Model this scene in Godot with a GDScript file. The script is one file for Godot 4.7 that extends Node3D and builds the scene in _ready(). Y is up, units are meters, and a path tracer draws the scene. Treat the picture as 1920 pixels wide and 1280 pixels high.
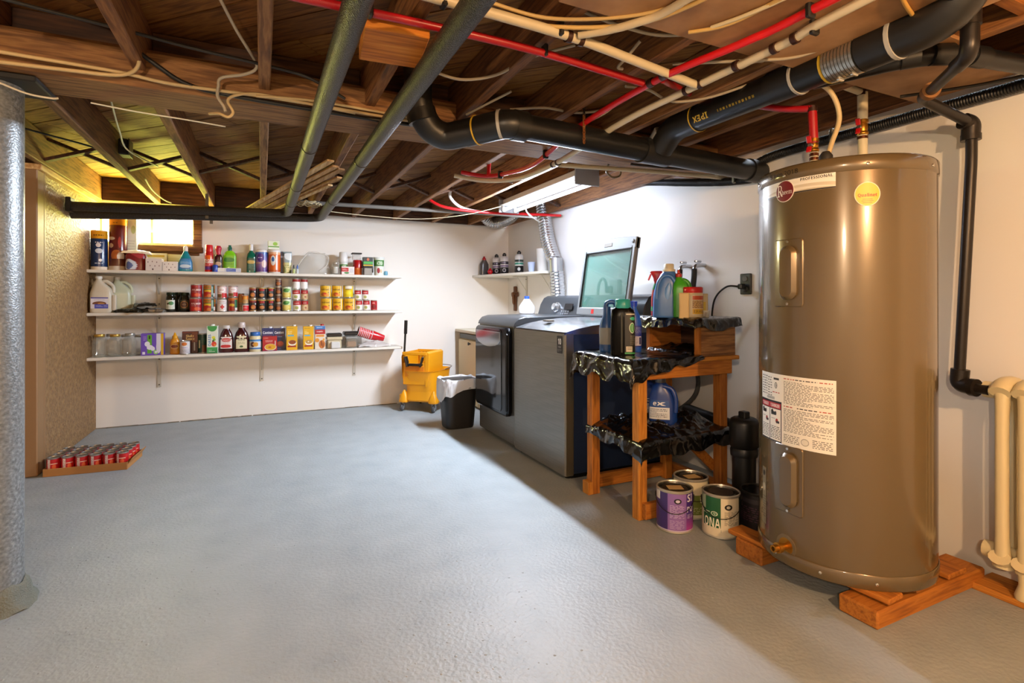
extends Node3D
# A basement laundry and pantry. x runs right along the back wall, y up, depth d runs away from the camera (z = -d). Metres.

class MB:
	var v := PackedVector3Array()
	var n := PackedVector3Array()
	var t := PackedVector2Array()
	func tri(a: Vector3, b: Vector3, c: Vector3, na: Vector3, nb: Vector3, nc: Vector3, ta := Vector2(), tb := Vector2(), tc := Vector2()) -> void:
		var g := (b - a).cross(c - a)
		if g.length_squared() < 1e-18: return
		if g.dot(na + nb + nc) > 0.0:
			v.append_array([a, c, b]); n.append_array([na, nc, nb]); t.append_array([ta, tc, tb])
		else:
			v.append_array([a, b, c]); n.append_array([na, nb, nc]); t.append_array([ta, tb, tc])
	func quad(a: Vector3, b: Vector3, c: Vector3, d: Vector3, nn: Vector3, uv := false, r := Rect2(0, 0, 1, 1)) -> void:
		if uv:
			var q := [Vector2(r.position.x, r.end.y), Vector2(r.end.x, r.end.y), Vector2(r.end.x, r.position.y), Vector2(r.position.x, r.position.y)]
			tri(a, b, c, nn, nn, nn, q[0], q[1], q[2]); tri(a, c, d, nn, nn, nn, q[0], q[2], q[3])
		else:
			var e := Vector2(.02, .5)
			tri(a, b, c, nn, nn, nn, e, e, e); tri(a, c, d, nn, nn, nn, e, e, e)
	# chamfered box centred at c
	func box(c: Vector3, s: Vector3, b := 0.0) -> MB:
		var h := s * .5
		b = minf(b, minf(h.x, minf(h.y, h.z)) * .9)
		for ax in 3:
			for sg in [-1.0, 1.0]:
				var i := (ax + 1) % 3
				var j := (ax + 2) % 3
				var nn := Vector3(); nn[ax] = sg
				var pts := []
				for k in [[-1, -1], [1, -1], [1, 1], [-1, 1]]:
					var p := Vector3(); p[ax] = sg * h[ax]; p[i] = k[0] * (h[i] - b); p[j] = k[1] * (h[j] - b)
					pts.append(c + p)
				if ax == 2:
					if sg > 0: quad(pts[0], pts[1], pts[2], pts[3], nn, true)
					else: quad(pts[1], pts[0], pts[3], pts[2], nn, true)
				else: quad(pts[0], pts[1], pts[2], pts[3], nn)
		if b > 0:
			for ax in 3:
				var i := (ax + 1) % 3
				var j := (ax + 2) % 3
				for si in [-1.0, 1.0]:
					for sj in [-1.0, 1.0]:
						var nn := Vector3(); nn[i] = si; nn[j] = sj
						nn = nn.normalized()
						var q := []
						for k in [[-1, 0], [1, 0], [1, 1], [-1, 1]]:
							var p := Vector3(); p[ax] = k[0] * (h[ax] - b)
							p[i] = si * (h[i] - (0.0 if k[1] == 0 else b)); p[j] = sj * (h[j] - (b if k[1] == 0 else 0.0))
							q.append(c + p)
						quad(q[0], q[1], q[2], q[3], nn)
			for sx in [-1.0, 1.0]:
				for sy in [-1.0, 1.0]:
					for sz in [-1.0, 1.0]:
						var nn := Vector3(sx, sy, sz).normalized()
						tri(c + Vector3(sx * h.x, sy * (h.y - b), sz * (h.z - b)), c + Vector3(sx * (h.x - b), sy * h.y, sz * (h.z - b)), c + Vector3(sx * (h.x - b), sy * (h.y - b), sz * h.z), nn, nn, nn, Vector2(.02, .5), Vector2(.02, .5), Vector2(.02, .5))
		return self
	# beam from a to b with a w x h section
	func bar(a: Vector3, b: Vector3, w: float, h: float, bev := 0.0, up := Vector3.UP) -> MB:
		var z := (b - a).normalized()
		var x := up.cross(z)
		if x.length() < .01: x = Vector3.RIGHT.cross(z)
		x = x.normalized()
		var m := MB.new().box(Vector3(), Vector3(w, h, a.distance_to(b)), bev)
		return add(m, Transform3D(Basis(x, z.cross(x), z), (a + b) * .5))
	func add(m: MB, x := Transform3D()) -> MB:
		var nb := x.basis.inverse().transposed()
		for k in m.v.size():
			v.append(x * m.v[k]); n.append((nb * m.n[k]).normalized())
		if x.basis.determinant() < 0:
			for k in range(v.size() - m.v.size(), v.size(), 3):
				var q := v[k + 1]; v[k + 1] = v[k + 2]; v[k + 2] = q
				q = n[k + 1]; n[k + 1] = n[k + 2]; n[k + 2] = q
		t.append_array(m.t)
		return self
	func lathe(p: Array, seg := 24, c := Vector3(), a0 := -PI, a1 := PI) -> MB:
		var k := p.size()
		var sn := []
		var lo := INF
		var hi := -INF
		for i in k:
			lo = minf(lo, p[i].y); hi = maxf(hi, p[i].y)
			if i + 1 < k:
				var e: Vector2 = (p[i + 1] - p[i]).normalized()
				sn.append(Vector2(e.y, -e.x))
		for i in k - 1:
			var na: Vector2 = sn[i]
			var nb: Vector2 = sn[i]
			if i > 0 and sn[i - 1].dot(sn[i]) > .6: na = (sn[i - 1] + sn[i]).normalized()
			if i < k - 2 and sn[i + 1].dot(sn[i]) > .6: nb = (sn[i + 1] + sn[i]).normalized()
			var va: float = 1.0 - (p[i].y - lo) / maxf(hi - lo, 1e-6)
			var vb: float = 1.0 - (p[i + 1].y - lo) / maxf(hi - lo, 1e-6)
			for s in seg:
				var u0 := float(s) / seg
				var u1 := float(s + 1) / seg
				var x0 := lerpf(a0, a1, u0)
				var x1 := lerpf(a0, a1, u1)
				var d0 := Vector3(sin(x0), 0, cos(x0))
				var d1 := Vector3(sin(x1), 0, cos(x1))
				var A: Vector3 = c + d0 * p[i].x + Vector3(0, p[i].y, 0)
				var B: Vector3 = c + d1 * p[i].x + Vector3(0, p[i].y, 0)
				var C: Vector3 = c + d1 * p[i + 1].x + Vector3(0, p[i + 1].y, 0)
				var D: Vector3 = c + d0 * p[i + 1].x + Vector3(0, p[i + 1].y, 0)
				var nA := d0 * na.x + Vector3(0, na.y, 0)
				var nB := d1 * na.x + Vector3(0, na.y, 0)
				var nC := d1 * nb.x + Vector3(0, nb.y, 0)
				var nD := d0 * nb.x + Vector3(0, nb.y, 0)
				tri(A, B, C, nA, nB, nC, Vector2(u0, va), Vector2(u1, va), Vector2(u1, vb))
				tri(A, C, D, nA, nC, nD, Vector2(u0, va), Vector2(u1, vb), Vector2(u0, vb))
		return self
	# rows of points; smooth normals = column tangent x row tangent
	func grid(P: Array, wrap := false, sgn := 1.0) -> MB:
		var R := P.size()
		var C: int = P[0].size()
		var N := []
		for i in R:
			var row := []
			for j in C:
				var jl := j - 1
				var jr := j + 1
				if wrap: jl = (j - 1 + C) % C; jr = (j + 1) % C
				else: jl = maxi(j - 1, 0); jr = mini(j + 1, C - 1)
				var tu: Vector3 = P[i][jr] - P[i][jl]
				var tv: Vector3 = P[mini(i + 1, R - 1)][j] - P[maxi(i - 1, 0)][j]
				var q := tu.cross(tv)
				row.append((q.normalized() if q.length() > 1e-12 else Vector3.UP) * sgn)
			N.append(row)
		var CC := C if wrap else C - 1
		for i in R - 1:
			for j in CC:
				var k := (j + 1) % C
				var u0 := float(j) / CC
				var u1 := float(j + 1) / CC
				var v0 := 1.0 - float(i) / (R - 1)
				var v1 := 1.0 - float(i + 1) / (R - 1)
				tri(P[i][j], P[i][k], P[i + 1][k], N[i][j], N[i][k], N[i + 1][k], Vector2(u0, v0), Vector2(u1, v0), Vector2(u1, v1))
				tri(P[i][j], P[i + 1][k], P[i + 1][j], N[i][j], N[i + 1][k], N[i + 1][j], Vector2(u0, v0), Vector2(u1, v1), Vector2(u0, v1))
		return self
	func fan(ring: Array, nn: Vector3) -> MB:
		var c := Vector3()
		for p in ring: c += p
		c /= ring.size()
		for i in ring.size():
			tri(c, ring[i], ring[(i + 1) % ring.size()], nn, nn, nn, Vector2(.02, .5), Vector2(.02, .5), Vector2(.02, .5))
		return self
	# sections [y, rx, rz, power, cx, cz]
	func loft(S: Array, seg := 24, a0 := -PI, a1 := PI, caps := true) -> MB:
		var P := []
		var full := a1 - a0 > TAU - .01
		for s in S:
			var row := []
			for j in (seg if full else seg + 1):
				var a := lerpf(a0, a1, float(j) / seg)
				var e: float = 2.0 / (s[3] if s.size() > 3 else 2.0)
				row.append(Vector3((s[4] if s.size() > 4 else 0.0) + s[1] * signf(sin(a)) * pow(absf(sin(a)), e), s[0], (s[5] if s.size() > 5 else 0.0) + s[2] * signf(cos(a)) * pow(absf(cos(a)), e)))
			P.append(row)
		grid(P, full)
		if caps and full:
			fan(P[0], Vector3.DOWN); fan(P[-1], Vector3.UP)
		return self
	func tube(p: Array, r: float, seg := 10, amp := 0.0, per := .01, caps := true, flat := 1.0) -> MB:
		var P := []
		var up := Vector3.UP
		var L := 0.0
		for i in p.size():
			var tan: Vector3 = (p[mini(i + 1, p.size() - 1)] - p[maxi(i - 1, 0)]).normalized()
			if i == 0: up = tan.cross(Vector3.RIGHT if absf(tan.x) < .8 else Vector3.FORWARD).normalized()
			else: L += p[i].distance_to(p[i - 1])
			up = (up - tan * up.dot(tan)).normalized()
			var side := tan.cross(up)
			var rr: float = r * (1.0 + amp * sin(L * TAU / per))
			var row := []
			for j in seg:
				var a := TAU * j / seg
				row.append(p[i] + up * cos(a) * rr + side * sin(a) * rr * flat)
			P.append(row)
		grid(P, true, -1.0)
		if caps:
			fan(P[0], (p[0] - p[1]).normalized()); fan(P[-1], (p[-1] - p[-2]).normalized())
		return self
	# polygon in xy pulled along z, from z0 to z1
	func extrude(poly: PackedVector2Array, z0: float, z1: float, bev := 0.0) -> MB:
		if Geometry2D.is_polygon_clockwise(poly): poly.reverse()
		var top := poly
		if bev > 0:
			var o := Geometry2D.offset_polygon(poly, -bev, Geometry2D.JOIN_MITER)
			if o.size() == 1 and o[0].size() == poly.size():
				top = o[0]
				if Geometry2D.is_polygon_clockwise(top): top.reverse()
				var best := 0
				for i in top.size():
					if top[i].distance_to(poly[0]) < top[best].distance_to(poly[0]): best = i
				var q := PackedVector2Array()
				for i in top.size(): q.append(top[(i + best) % top.size()])
				top = q
			else: bev = 0.0
		var lo := poly[0]
		var hi := poly[0]
		for p in poly:
			lo = lo.min(p); hi = hi.max(p)
		var sz := (hi - lo).max(Vector2(1e-5, 1e-5))
		for side in 2:
			var pp := top if side == 1 else poly
			var ix := Geometry2D.triangulate_polygon(pp)
			var nn := Vector3(0, 0, 1 if side == 1 else -1)
			for k in range(0, ix.size(), 3):
				var q := []
				var w := []
				for e in 3:
					var p := pp[ix[k + e]]
					q.append(Vector3(p.x, p.y, z1 if side == 1 else z0)); w.append(Vector2((p.x - lo.x) / sz.x, 1.0 - (p.y - lo.y) / sz.y))
				tri(q[0], q[1], q[2], nn, nn, nn, w[0], w[1], w[2])
		var cnt := poly.size()
		var en := []
		for i in cnt:
			var e := (poly[(i + 1) % cnt] - poly[i]).normalized()
			en.append(Vector2(e.y, -e.x))
		for i in cnt:
			var j := (i + 1) % cnt
			var a: Vector2 = en[i]
			var b: Vector2 = en[i]
			if en[(i - 1 + cnt) % cnt].dot(en[i]) > .75: a = (en[(i - 1 + cnt) % cnt] + en[i]).normalized()
			if en[j].dot(en[i]) > .75: b = (en[j] + en[i]).normalized()
			var na := Vector3(a.x, a.y, 0)
			var nb := Vector3(b.x, b.y, 0)
			var A := Vector3(poly[i].x, poly[i].y, z0)
			var B := Vector3(poly[j].x, poly[j].y, z0)
			var C := Vector3(poly[j].x, poly[j].y, z1 - bev)
			var D := Vector3(poly[i].x, poly[i].y, z1 - bev)
			var e := Vector2(.02, .5)
			tri(A, B, C, na, nb, nb, e, e, e); tri(A, C, D, na, nb, na, e, e, e)
			if bev > 0:
				var E := Vector3(top[j].x, top[j].y, z1)
				var F := Vector3(top[i].x, top[i].y, z1)
				var ma := (na + Vector3.BACK).normalized()
				var mb := (nb + Vector3.BACK).normalized()
				tri(D, C, E, ma, mb, mb, e, e, e); tri(D, E, F, ma, mb, ma, e, e, e)
		return self
	# wraps what was built in xy (z outwards) round a cylinder of radius r about the y axis, x = 0 going to angle a
	func wrap(r: float, a: float) -> MB:
		for k in v.size():
			var an := a + v[k].x / r
			var rr := r + v[k].z
			var b := Basis(Vector3.UP, an)
			v[k] = Vector3(sin(an) * rr, v[k].y, cos(an) * rr); n[k] = b * n[k]
		return self
	func mesh() -> ArrayMesh:
		var a := []
		a.resize(Mesh.ARRAY_MAX)
		a[Mesh.ARRAY_VERTEX] = v; a[Mesh.ARRAY_NORMAL] = n; a[Mesh.ARRAY_TEX_UV] = t
		var m := ArrayMesh.new()
		if v.is_empty(): return m
		m.add_surface_from_arrays(Mesh.PRIMITIVE_TRIANGLES, a)
		return m

var rng := RandomNumberGenerator.new()
var mats := {}
var texs := {}
var fonts := {}
var shapes := {}

func V(x: float, y: float, d: float) -> Vector3: return Vector3(x, y, -d)

func smooth(p: Array, k := 6) -> Array:
	var o := []
	for i in p.size() - 1:
		var a: Vector3 = p[maxi(i - 1, 0)]
		var b: Vector3 = p[i]
		var c: Vector3 = p[i + 1]
		var d: Vector3 = p[mini(i + 2, p.size() - 1)]
		for s in k: o.append(b.cubic_interpolate(c, a, d, float(s) / k))
	o.append(p[-1])
	return o

func fillet(p: Array, r: float, k := 6) -> Array:
	var o := [p[0]]
	for i in range(1, p.size() - 1):
		var a: Vector3 = (p[i - 1] - p[i])
		var b: Vector3 = (p[i + 1] - p[i])
		var rr := minf(r, minf(a.length(), b.length()) * .48)
		var A: Vector3 = p[i] + a.normalized() * rr
		var B: Vector3 = p[i] + b.normalized() * rr
		for s in k + 1:
			var f := float(s) / k
			o.append(A.lerp(p[i], f).lerp(p[i].lerp(B, f), f))
	o.append(p[-1])
	return o

func mb() -> MB: return MB.new()

func rounded(w: float, h: float, r: float, k := 5, c := Vector2()) -> PackedVector2Array:
	var o := PackedVector2Array()
	for q in 4:
		var cc := c + Vector2((w / 2 - r) * (1 if q in [0, 3] else -1), (h / 2 - r) * (1 if q < 2 else -1))
		for s in k + 1:
			var a := PI / 2 * (q + float(s) / k)
			o.append(cc + Vector2(cos(a), sin(a)) * r)
	return o

func ellipse(rx: float, ry: float, k := 28, c := Vector2()) -> PackedVector2Array:
	var o := PackedVector2Array()
	for s in k: o.append(c + Vector2(cos(TAU * s / k) * rx, sin(TAU * s / k) * ry))
	return o

# ---- materials
func col(h: String) -> Color: return Color.html(h)

func M(h: String, rough := .5, metal := 0.0, coat := 0.0) -> StandardMaterial3D:
	var key := "%s|%s|%s|%s" % [h, rough, metal, coat]
	if not mats.has(key):
		var m := StandardMaterial3D.new()
		m.albedo_color = col(h); m.roughness = rough; m.metallic = metal
		if coat > 0: m.clearcoat_enabled = true; m.clearcoat = coat; m.clearcoat_roughness = .08
		mats[key] = m
	return mats[key]

func glass(h: String, a := .12) -> StandardMaterial3D:
	var key := "glass%s%s" % [h, a]
	if not mats.has(key):
		var m := StandardMaterial3D.new()
		m.albedo_color = Color(col(h), a); m.roughness = .04; m.transparency = BaseMaterial3D.TRANSPARENCY_ALPHA
		mats[key] = m
	return mats[key]

func plast(h: String, back := .35, rough := .35) -> StandardMaterial3D:   # translucent plastic
	var key := "plast%s%s" % [h, back]
	if not mats.has(key):
		var m := StandardMaterial3D.new()
		m.albedo_color = col(h); m.roughness = rough; m.backlight_enabled = true; m.backlight = Color(back, back, back)
		mats[key] = m
	return mats[key]

func noise_tex(key: String, freq: float, ramp: Array, size := 512, oct := 5, kind := FastNoiseLite.TYPE_SIMPLEX_SMOOTH, sd := 1) -> NoiseTexture2D:
	if not texs.has(key):
		var f := FastNoiseLite.new()
		f.seed = sd; f.noise_type = kind; f.frequency = freq; f.fractal_octaves = oct
		var t := NoiseTexture2D.new()
		t.width = size; t.height = size; t.seamless = true; t.noise = f; t.normalize = true
		if ramp.size():
			var g := Gradient.new()
			var off := PackedFloat32Array()
			var cs := PackedColorArray()
			for r in ramp:
				off.append(r[0]); cs.append(col(r[1]))
			g.offsets = off; g.colors = cs
			t.color_ramp = g
		texs[key] = t
	return texs[key]

func tri_mat(key: String, tex: Texture2D, scale: Vector3, rough: float, tint := "ffffff", off := Vector3(), bump: Texture2D = null, bs := 1.0, world := false) -> StandardMaterial3D:
	if not mats.has(key):
		var m := StandardMaterial3D.new()
		m.albedo_texture = tex; m.albedo_color = col(tint); m.roughness = rough
		m.uv1_triplanar = true; m.uv1_world_triplanar = world; m.uv1_scale = scale; m.uv1_offset = off; m.uv1_triplanar_sharpness = 4.0
		if bump: m.heightmap_enabled = true; m.heightmap_texture = bump; m.heightmap_scale = bs
		mats[key] = m
	return mats[key]

# wood with its grain along axis 0 x, 1 y or 2 z of the mesh
func wood(tone: String, axis: int, k := 0) -> StandardMaterial3D:
	var ramps := {
		"joist": [[0, "55371c"], [.35, "7c532e"], [.6, "9c6f40"], [.85, "845a32"], [1, "b08654"]],
		"plank": [[0, "4e3212"], [.3, "7a5022"], [.6, "9c6e36"], [.8, "865a28"], [1, "b48844"]],
		"orange": [[0, "86521a"], [.35, "b06e1e"], [.6, "c68430"], [.85, "ac6c20"], [1, "d69842"]],
		"amber": [[0, "9c5410"], [.4, "c8741c"], [.7, "d88526"], [1, "e09a3c"]],
		"pine": [[0, "a87a48"], [.4, "c69a62"], [.7, "d8b27c"], [1, "e6c795"]],
		"dark": [[0, "2c1a0e"], [.4, "4a2e18"], [.7, "5e3c20"], [1, "704a2a"]],
	}
	var sc := Vector3(7, 7, 7)
	sc[axis] = .55
	var tint: String = ["ffffff", "e9dccf", "d2c3b4", "f4e6d2"][k % 4]
	return tri_mat("wood%s%d%d" % [tone, axis, k % 4], noise_tex("wood" + tone, .012, ramps[tone], 512, 6), sc, .72, tint, Vector3(.37 * k, .61 * k, .23 * k))

func label_mat(key: String, rough := .4, coat := 0.0) -> StandardMaterial3D:
	if not mats.has("lab" + key):
		var m := StandardMaterial3D.new()
		m.albedo_texture = texs[key]; m.roughness = rough
		if coat > 0: m.clearcoat_enabled = true; m.clearcoat = coat; m.clearcoat_roughness = .1
		mats["lab" + key] = m
	return mats["lab" + key]

func text_tris(s: String, face := "Droid Sans", bold := true) -> Array:
	# triangles of the front of a text, scaled to a height of 1, from x = 0
	var fk := face + str(bold)
	if not fonts.has(fk):
		var f := SystemFont.new()
		f.font_names = PackedStringArray([face]); f.font_weight = 700 if bold else 400
		fonts[fk] = f
	var tm := TextMesh.new()
	tm.font = fonts[fk]; tm.font_size = 32; tm.pixel_size = .01; tm.depth = 0.0; tm.text = s; tm.curve_step = 2.0
	var a := tm.get_mesh_arrays()
	var vs: PackedVector3Array = a[Mesh.ARRAY_VERTEX]
	var ix := PackedInt32Array()
	if a[Mesh.ARRAY_INDEX] != null: ix = a[Mesh.ARRAY_INDEX]
	if ix.is_empty(): ix = PackedInt32Array(range(vs.size()))
	var lo := Vector2(INF, INF)
	var hi := -lo
	for p in vs:
		lo = lo.min(Vector2(p.x, p.y)); hi = hi.max(Vector2(p.x, p.y))
	var k := 1.0 / maxf(hi.y - lo.y, 1e-5)
	var o := []
	for i in ix.size(): o.append((Vector2(vs[ix[i]].x, vs[ix[i]].y) - lo) * k)
	return [o, (hi.x - lo.x) * k]

# lettering as thin geometry: centred at the origin, height h, width w (0 = as the font has it)
func lettering(s: String, h: float, w := 0.0, face := "Droid Sans", bold := true) -> MB:
	var r := text_tris(s, face, bold)
	var kx: float = h if w == 0.0 else w / r[1]
	var m := mb()
	var o: Array = r[0]
	for i in range(0, o.size() - 2, 3):
		var q := []
		for e in 3: q.append(Vector3((o[i + e].x - r[1] / 2) * kx, (o[i + e].y - .5) * h, 0))
		m.tri(q[0], q[1], q[2], Vector3.BACK, Vector3.BACK, Vector3.BACK)
	return m

# print computed into a picture: ops r rect, e ellipse, g gradient, s text, n lines of small print; all in fractions
func print_tex(key: String, w: int, h: int, bg: String, ops: Array) -> String:
	if texs.has(key): return key
	var im := Image.create(w, h, false, Image.FORMAT_RGB8)
	im.fill(col(bg))
	for o in ops:
		match o[0]:
			"r": im.fill_rect(Rect2i(int(o[1] * w), int(o[2] * h), maxi(1, int(o[3] * w)), maxi(1, int(o[4] * h))), col(o[5]))
			"g":
				var y0 := int(o[2] * h)
				var y1 := int((o[2] + o[4]) * h)
				for y in range(y0, mini(y1, h)): im.fill_rect(Rect2i(int(o[1] * w), y, int(o[3] * w), 1), col(o[5]).lerp(col(o[6]), float(y - y0) / maxf(1, y1 - y0)))
			"e":
				for y in range(maxi(0, int((o[2] - o[4]) * h)), mini(h, int((o[2] + o[4]) * h) + 1)):
					var q: float = 1.0 - pow(((y + .5) / h - o[2]) / o[4], 2)
					if q > 0:
						var hw: float = sqrt(q) * o[3] * w
						im.fill_rect(Rect2i(int(o[1] * w - hw), y, maxi(1, int(2 * hw)), 1), col(o[5]))
			"n":
				var rows: int = o[6]
				var rg := RandomNumberGenerator.new()
				rg.seed = hash(key) + int(o[2] * 999)
				for i in rows:
					var y := int((o[2] + o[4] * (i + .25) / rows) * h)
					var x: float = o[1]
					var e: float = o[1] + o[3] * (1.0 if rg.randf() < .75 else rg.randf_range(.4, .9))
					while x < e:
						var l := rg.randf_range(.012, .05)
						im.fill_rect(Rect2i(int(x * w), y, maxi(1, int(minf(l, e - x) * w)), maxi(1, int(o[4] * h / rows * .45))), col(o[5]))
						x += l + .012
			"s":  # text, cx, cy, height, width, colour, turned
				var r := text_tris(o[1], o[7] if o.size() > 7 else "Droid Sans")
				var tl: Array = r[0]
				var hh: float = o[4] * h
				var ww: float = o[5] * w
				for i in range(0, tl.size() - 2, 3):
					var p := []
					for e in 3: p.append(Vector2(o[2] * w + (tl[i + e].x / r[1] - .5) * ww, o[3] * h - (tl[i + e].y - .5) * hh))
					var lo: Vector2 = p[0].min(p[1]).min(p[2])
					var hi: Vector2 = p[0].max(p[1]).max(p[2])
					for y in range(maxi(0, int(lo.y)), mini(h, int(hi.y) + 1)):
						for x in range(maxi(0, int(lo.x)), mini(w, int(hi.x) + 1)):
							if Geometry2D.point_is_inside_triangle(Vector2(x + .5, y + .5), p[0], p[1], p[2]): im.set_pixel(x, y, col(o[6]))
			"v":  # vertical text reading upwards
				var r := text_tris(o[1])
				var tl: Array = r[0]
				var hh: float = o[4] * w
				var ww: float = o[5] * h
				for i in range(0, tl.size() - 2, 3):
					var p := []
					for e in 3: p.append(Vector2(o[2] * w + (.5 - tl[i + e].y) * hh, o[3] * h - (tl[i + e].x / r[1] - .5) * ww))
					var lo: Vector2 = p[0].min(p[1]).min(p[2])
					var hi: Vector2 = p[0].max(p[1]).max(p[2])
					for y in range(maxi(0, int(lo.y)), mini(h, int(hi.y) + 1)):
						for x in range(maxi(0, int(lo.x)), mini(w, int(hi.x) + 1)):
							if Geometry2D.point_is_inside_triangle(Vector2(x + .5, y + .5), p[0], p[1], p[2]): im.set_pixel(x, y, col(o[6]))
	texs[key] = ImageTexture.create_from_image(im)
	return key

# ---- objects
var used := {}
func numbered(called: String) -> String:
	var k: int = used.get(called, 0)
	used[called] = k + 1
	return called if k == 0 else "%s_%03d" % [called, k]

func thing(called: String, label: String, category: String, at := Vector3(), turn := 0.0, group := "") -> Node3D:
	var o := Node3D.new()
	o.name = numbered(called); add_child(o)
	o.position = at; o.rotation.y = turn
	return tag(o, label, category, group)

func tag(o: Node3D, label: String, category: String, group := "") -> Node3D:
	o.set_meta("label", label); o.set_meta("category", category)
	if group: o.set_meta("group", group)
	return o

func part(p: Node3D, called: String, m, mat: Material, at := Vector3(), turn := Vector3(), label := "") -> MeshInstance3D:
	var o := MeshInstance3D.new()
	o.name = called
	o.mesh = m.mesh() if m is MB else m
	o.material_override = mat
	o.position = at; o.rotation = turn
	p.add_child(o, true)
	if label: o.set_meta("label", label)
	return o

func solo(called: String, label: String, category: String, m, mat: Material, at := Vector3(), turn := Vector3(), group := "") -> MeshInstance3D:
	var o := part(self, numbered(called), m, mat, at, turn)
	tag(o, label, category, group)
	return o

func struct(called: String, m, mat: Material, label: String, category: String, p: Node3D = null, at := Vector3()) -> MeshInstance3D:
	var o := part(p if p else self, called, m, mat, at)
	if p == null:
		o.set_meta("kind", "structure"); tag(o, label, category)
	return o

const EXPOSURE := 1.0
const E_STRIP := 10.5
const E_STRIP2 := 1.35
const E_TUBE := 5.0
const E_WARM := 3.1
const E_WARM2 := 3.0
const E_WINDOW := 3.5
const E_SKY := 2.5

func _ready() -> void:
	rng.seed = 7
	# ---- camera, sky, exposure, lamps
	var cam := Camera3D.new()
	cam.name = "camera"
	cam.projection = Camera3D.PROJECTION_FRUSTUM
	cam.near = .05; cam.far = 60.0
	cam.size = 2.0 * .05 * 640.0 / 985.0
	cam.frustum_offset = Vector2(0, -77.0 / 985.0 * .05)
	cam.position = Vector3(0, 1.065, 0); cam.rotation_degrees = Vector3(0, -25.46, 0)
	add_child(cam); cam.current = true
	var env := Environment.new()
	env.background_mode = Environment.BG_SKY
	var sky := ProceduralSkyMaterial.new()
	sky.sky_top_color = col("dfe9f5"); sky.sky_horizon_color = col("fffbe8"); sky.sky_energy_multiplier = 2.2 * E_SKY
	sky.ground_bottom_color = col("c8d070"); sky.ground_horizon_color = col("e6e39a"); sky.ground_energy_multiplier = 2.0 * E_SKY
	env.sky = Sky.new(); env.sky.sky_material = sky
	env.tonemap_mode = Environment.TONE_MAPPER_LINEAR
	env.tonemap_exposure = EXPOSURE
	env.sdfgi_enabled = true; env.ssao_enabled = true; env.ssil_enabled = true
	var we := WorldEnvironment.new()
	we.name = "world_environment"; we.environment = env; add_child(we)
	# the strip light: a panel of light just below its tubes, turned a little to the room by its reflector
	var al := AreaLight3D.new()
	al.name = "strip_light_glow"; al.area_size = Vector2(.05, 1.1); al.light_color = col("e4efff"); al.light_energy = E_STRIP
	al.area_range = 12.0; al.shadow_enabled = true
	add_child(al)
	al.transform = Transform3D(Basis(Vector3.BACK, deg_to_rad(-36.0)) * Basis(Vector3.RIGHT, -PI / 2), V(1.872, 1.815, 3.51))
	# the second tube, on the wall side
	var ar := AreaLight3D.new()
	ar.name = "strip_light_glow_wall"; ar.area_size = Vector2(.03, 1.1); ar.light_color = col("cfe0ff"); ar.light_energy = E_STRIP2
	ar.area_range = 12.0; ar.shadow_enabled = true
	add_child(ar)
	ar.transform = Transform3D(Basis(Vector3.BACK, deg_to_rad(48.0)) * Basis(Vector3.RIGHT, -PI / 2), V(2.0, 1.815, 3.51))
	# the warm bulbs on the ceiling behind the camera
	for b in [[1.0, 1.64, -.55, E_WARM, "ffcb92"], [-.8, 1.6, -.7, E_WARM2, "ffe0bc"]]:
		bulb(V(b[0], b[1], b[2]), b[3], b[4])
	window_light()
	build_room()
	build_ceiling()
	build_pipes()
	build_wires()
	build_laundry()
	build_heater()
	build_table()
	build_floor_things()
	build_shelves()

func bulb(p: Vector3, e: float, h: String) -> void:
	var left := p.x < 0
	var t := thing("light_bulb", "bare warm ceiling bulb in porcelain holder, " + ("behind the steel column" if left else "nearest the water heater"), "light bulb", p)
	part(t, "bulb_globe", mb().lathe([Vector2(.001, -.045), Vector2(.02, -.04), Vector2(.031, -.02), Vector2(.03, 0), Vector2(.018, .03), Vector2(.013, .05)], 20), emit("ffdba8", 6.0))
	part(t, "holder", mb().lathe([Vector2(.016, .045), Vector2(.024, .06), Vector2(.022, .10), Vector2(.004, .115), Vector2(.004, .24), Vector2(.05, .245), Vector2(.05, .265), Vector2(.001, .265)], 20), M("e8e4da", .4))
	var ol := OmniLight3D.new()
	ol.name = "bulb_glow"; ol.light_color = col(h); ol.light_energy = e; ol.light_size = .03; ol.omni_range = 14.0; ol.omni_attenuation = 2.0; ol.shadow_enabled = true
	add_child(ol); ol.position = p - Vector3(0, .01, 0)

func emit(h: String, k: float) -> StandardMaterial3D:
	var m := StandardMaterial3D.new()
	m.albedo_color = col(h); m.emission_enabled = true; m.emission = col(h); m.emission_energy_multiplier = k
	return m

func window_light() -> void:
	# daylight off the sunlit grass outside, coming up through the basement window
	var al := AreaLight3D.new()
	al.name = "window_daylight"; al.area_size = Vector2(.64, .2); al.light_color = col("f4ec5c"); al.light_energy = E_WINDOW; al.area_range = 8.0; al.shadow_enabled = true
	add_child(al)
	al.position = V(-.88, 1.64, 5.43); al.rotation_degrees = Vector3(52, 180, 0)

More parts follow.
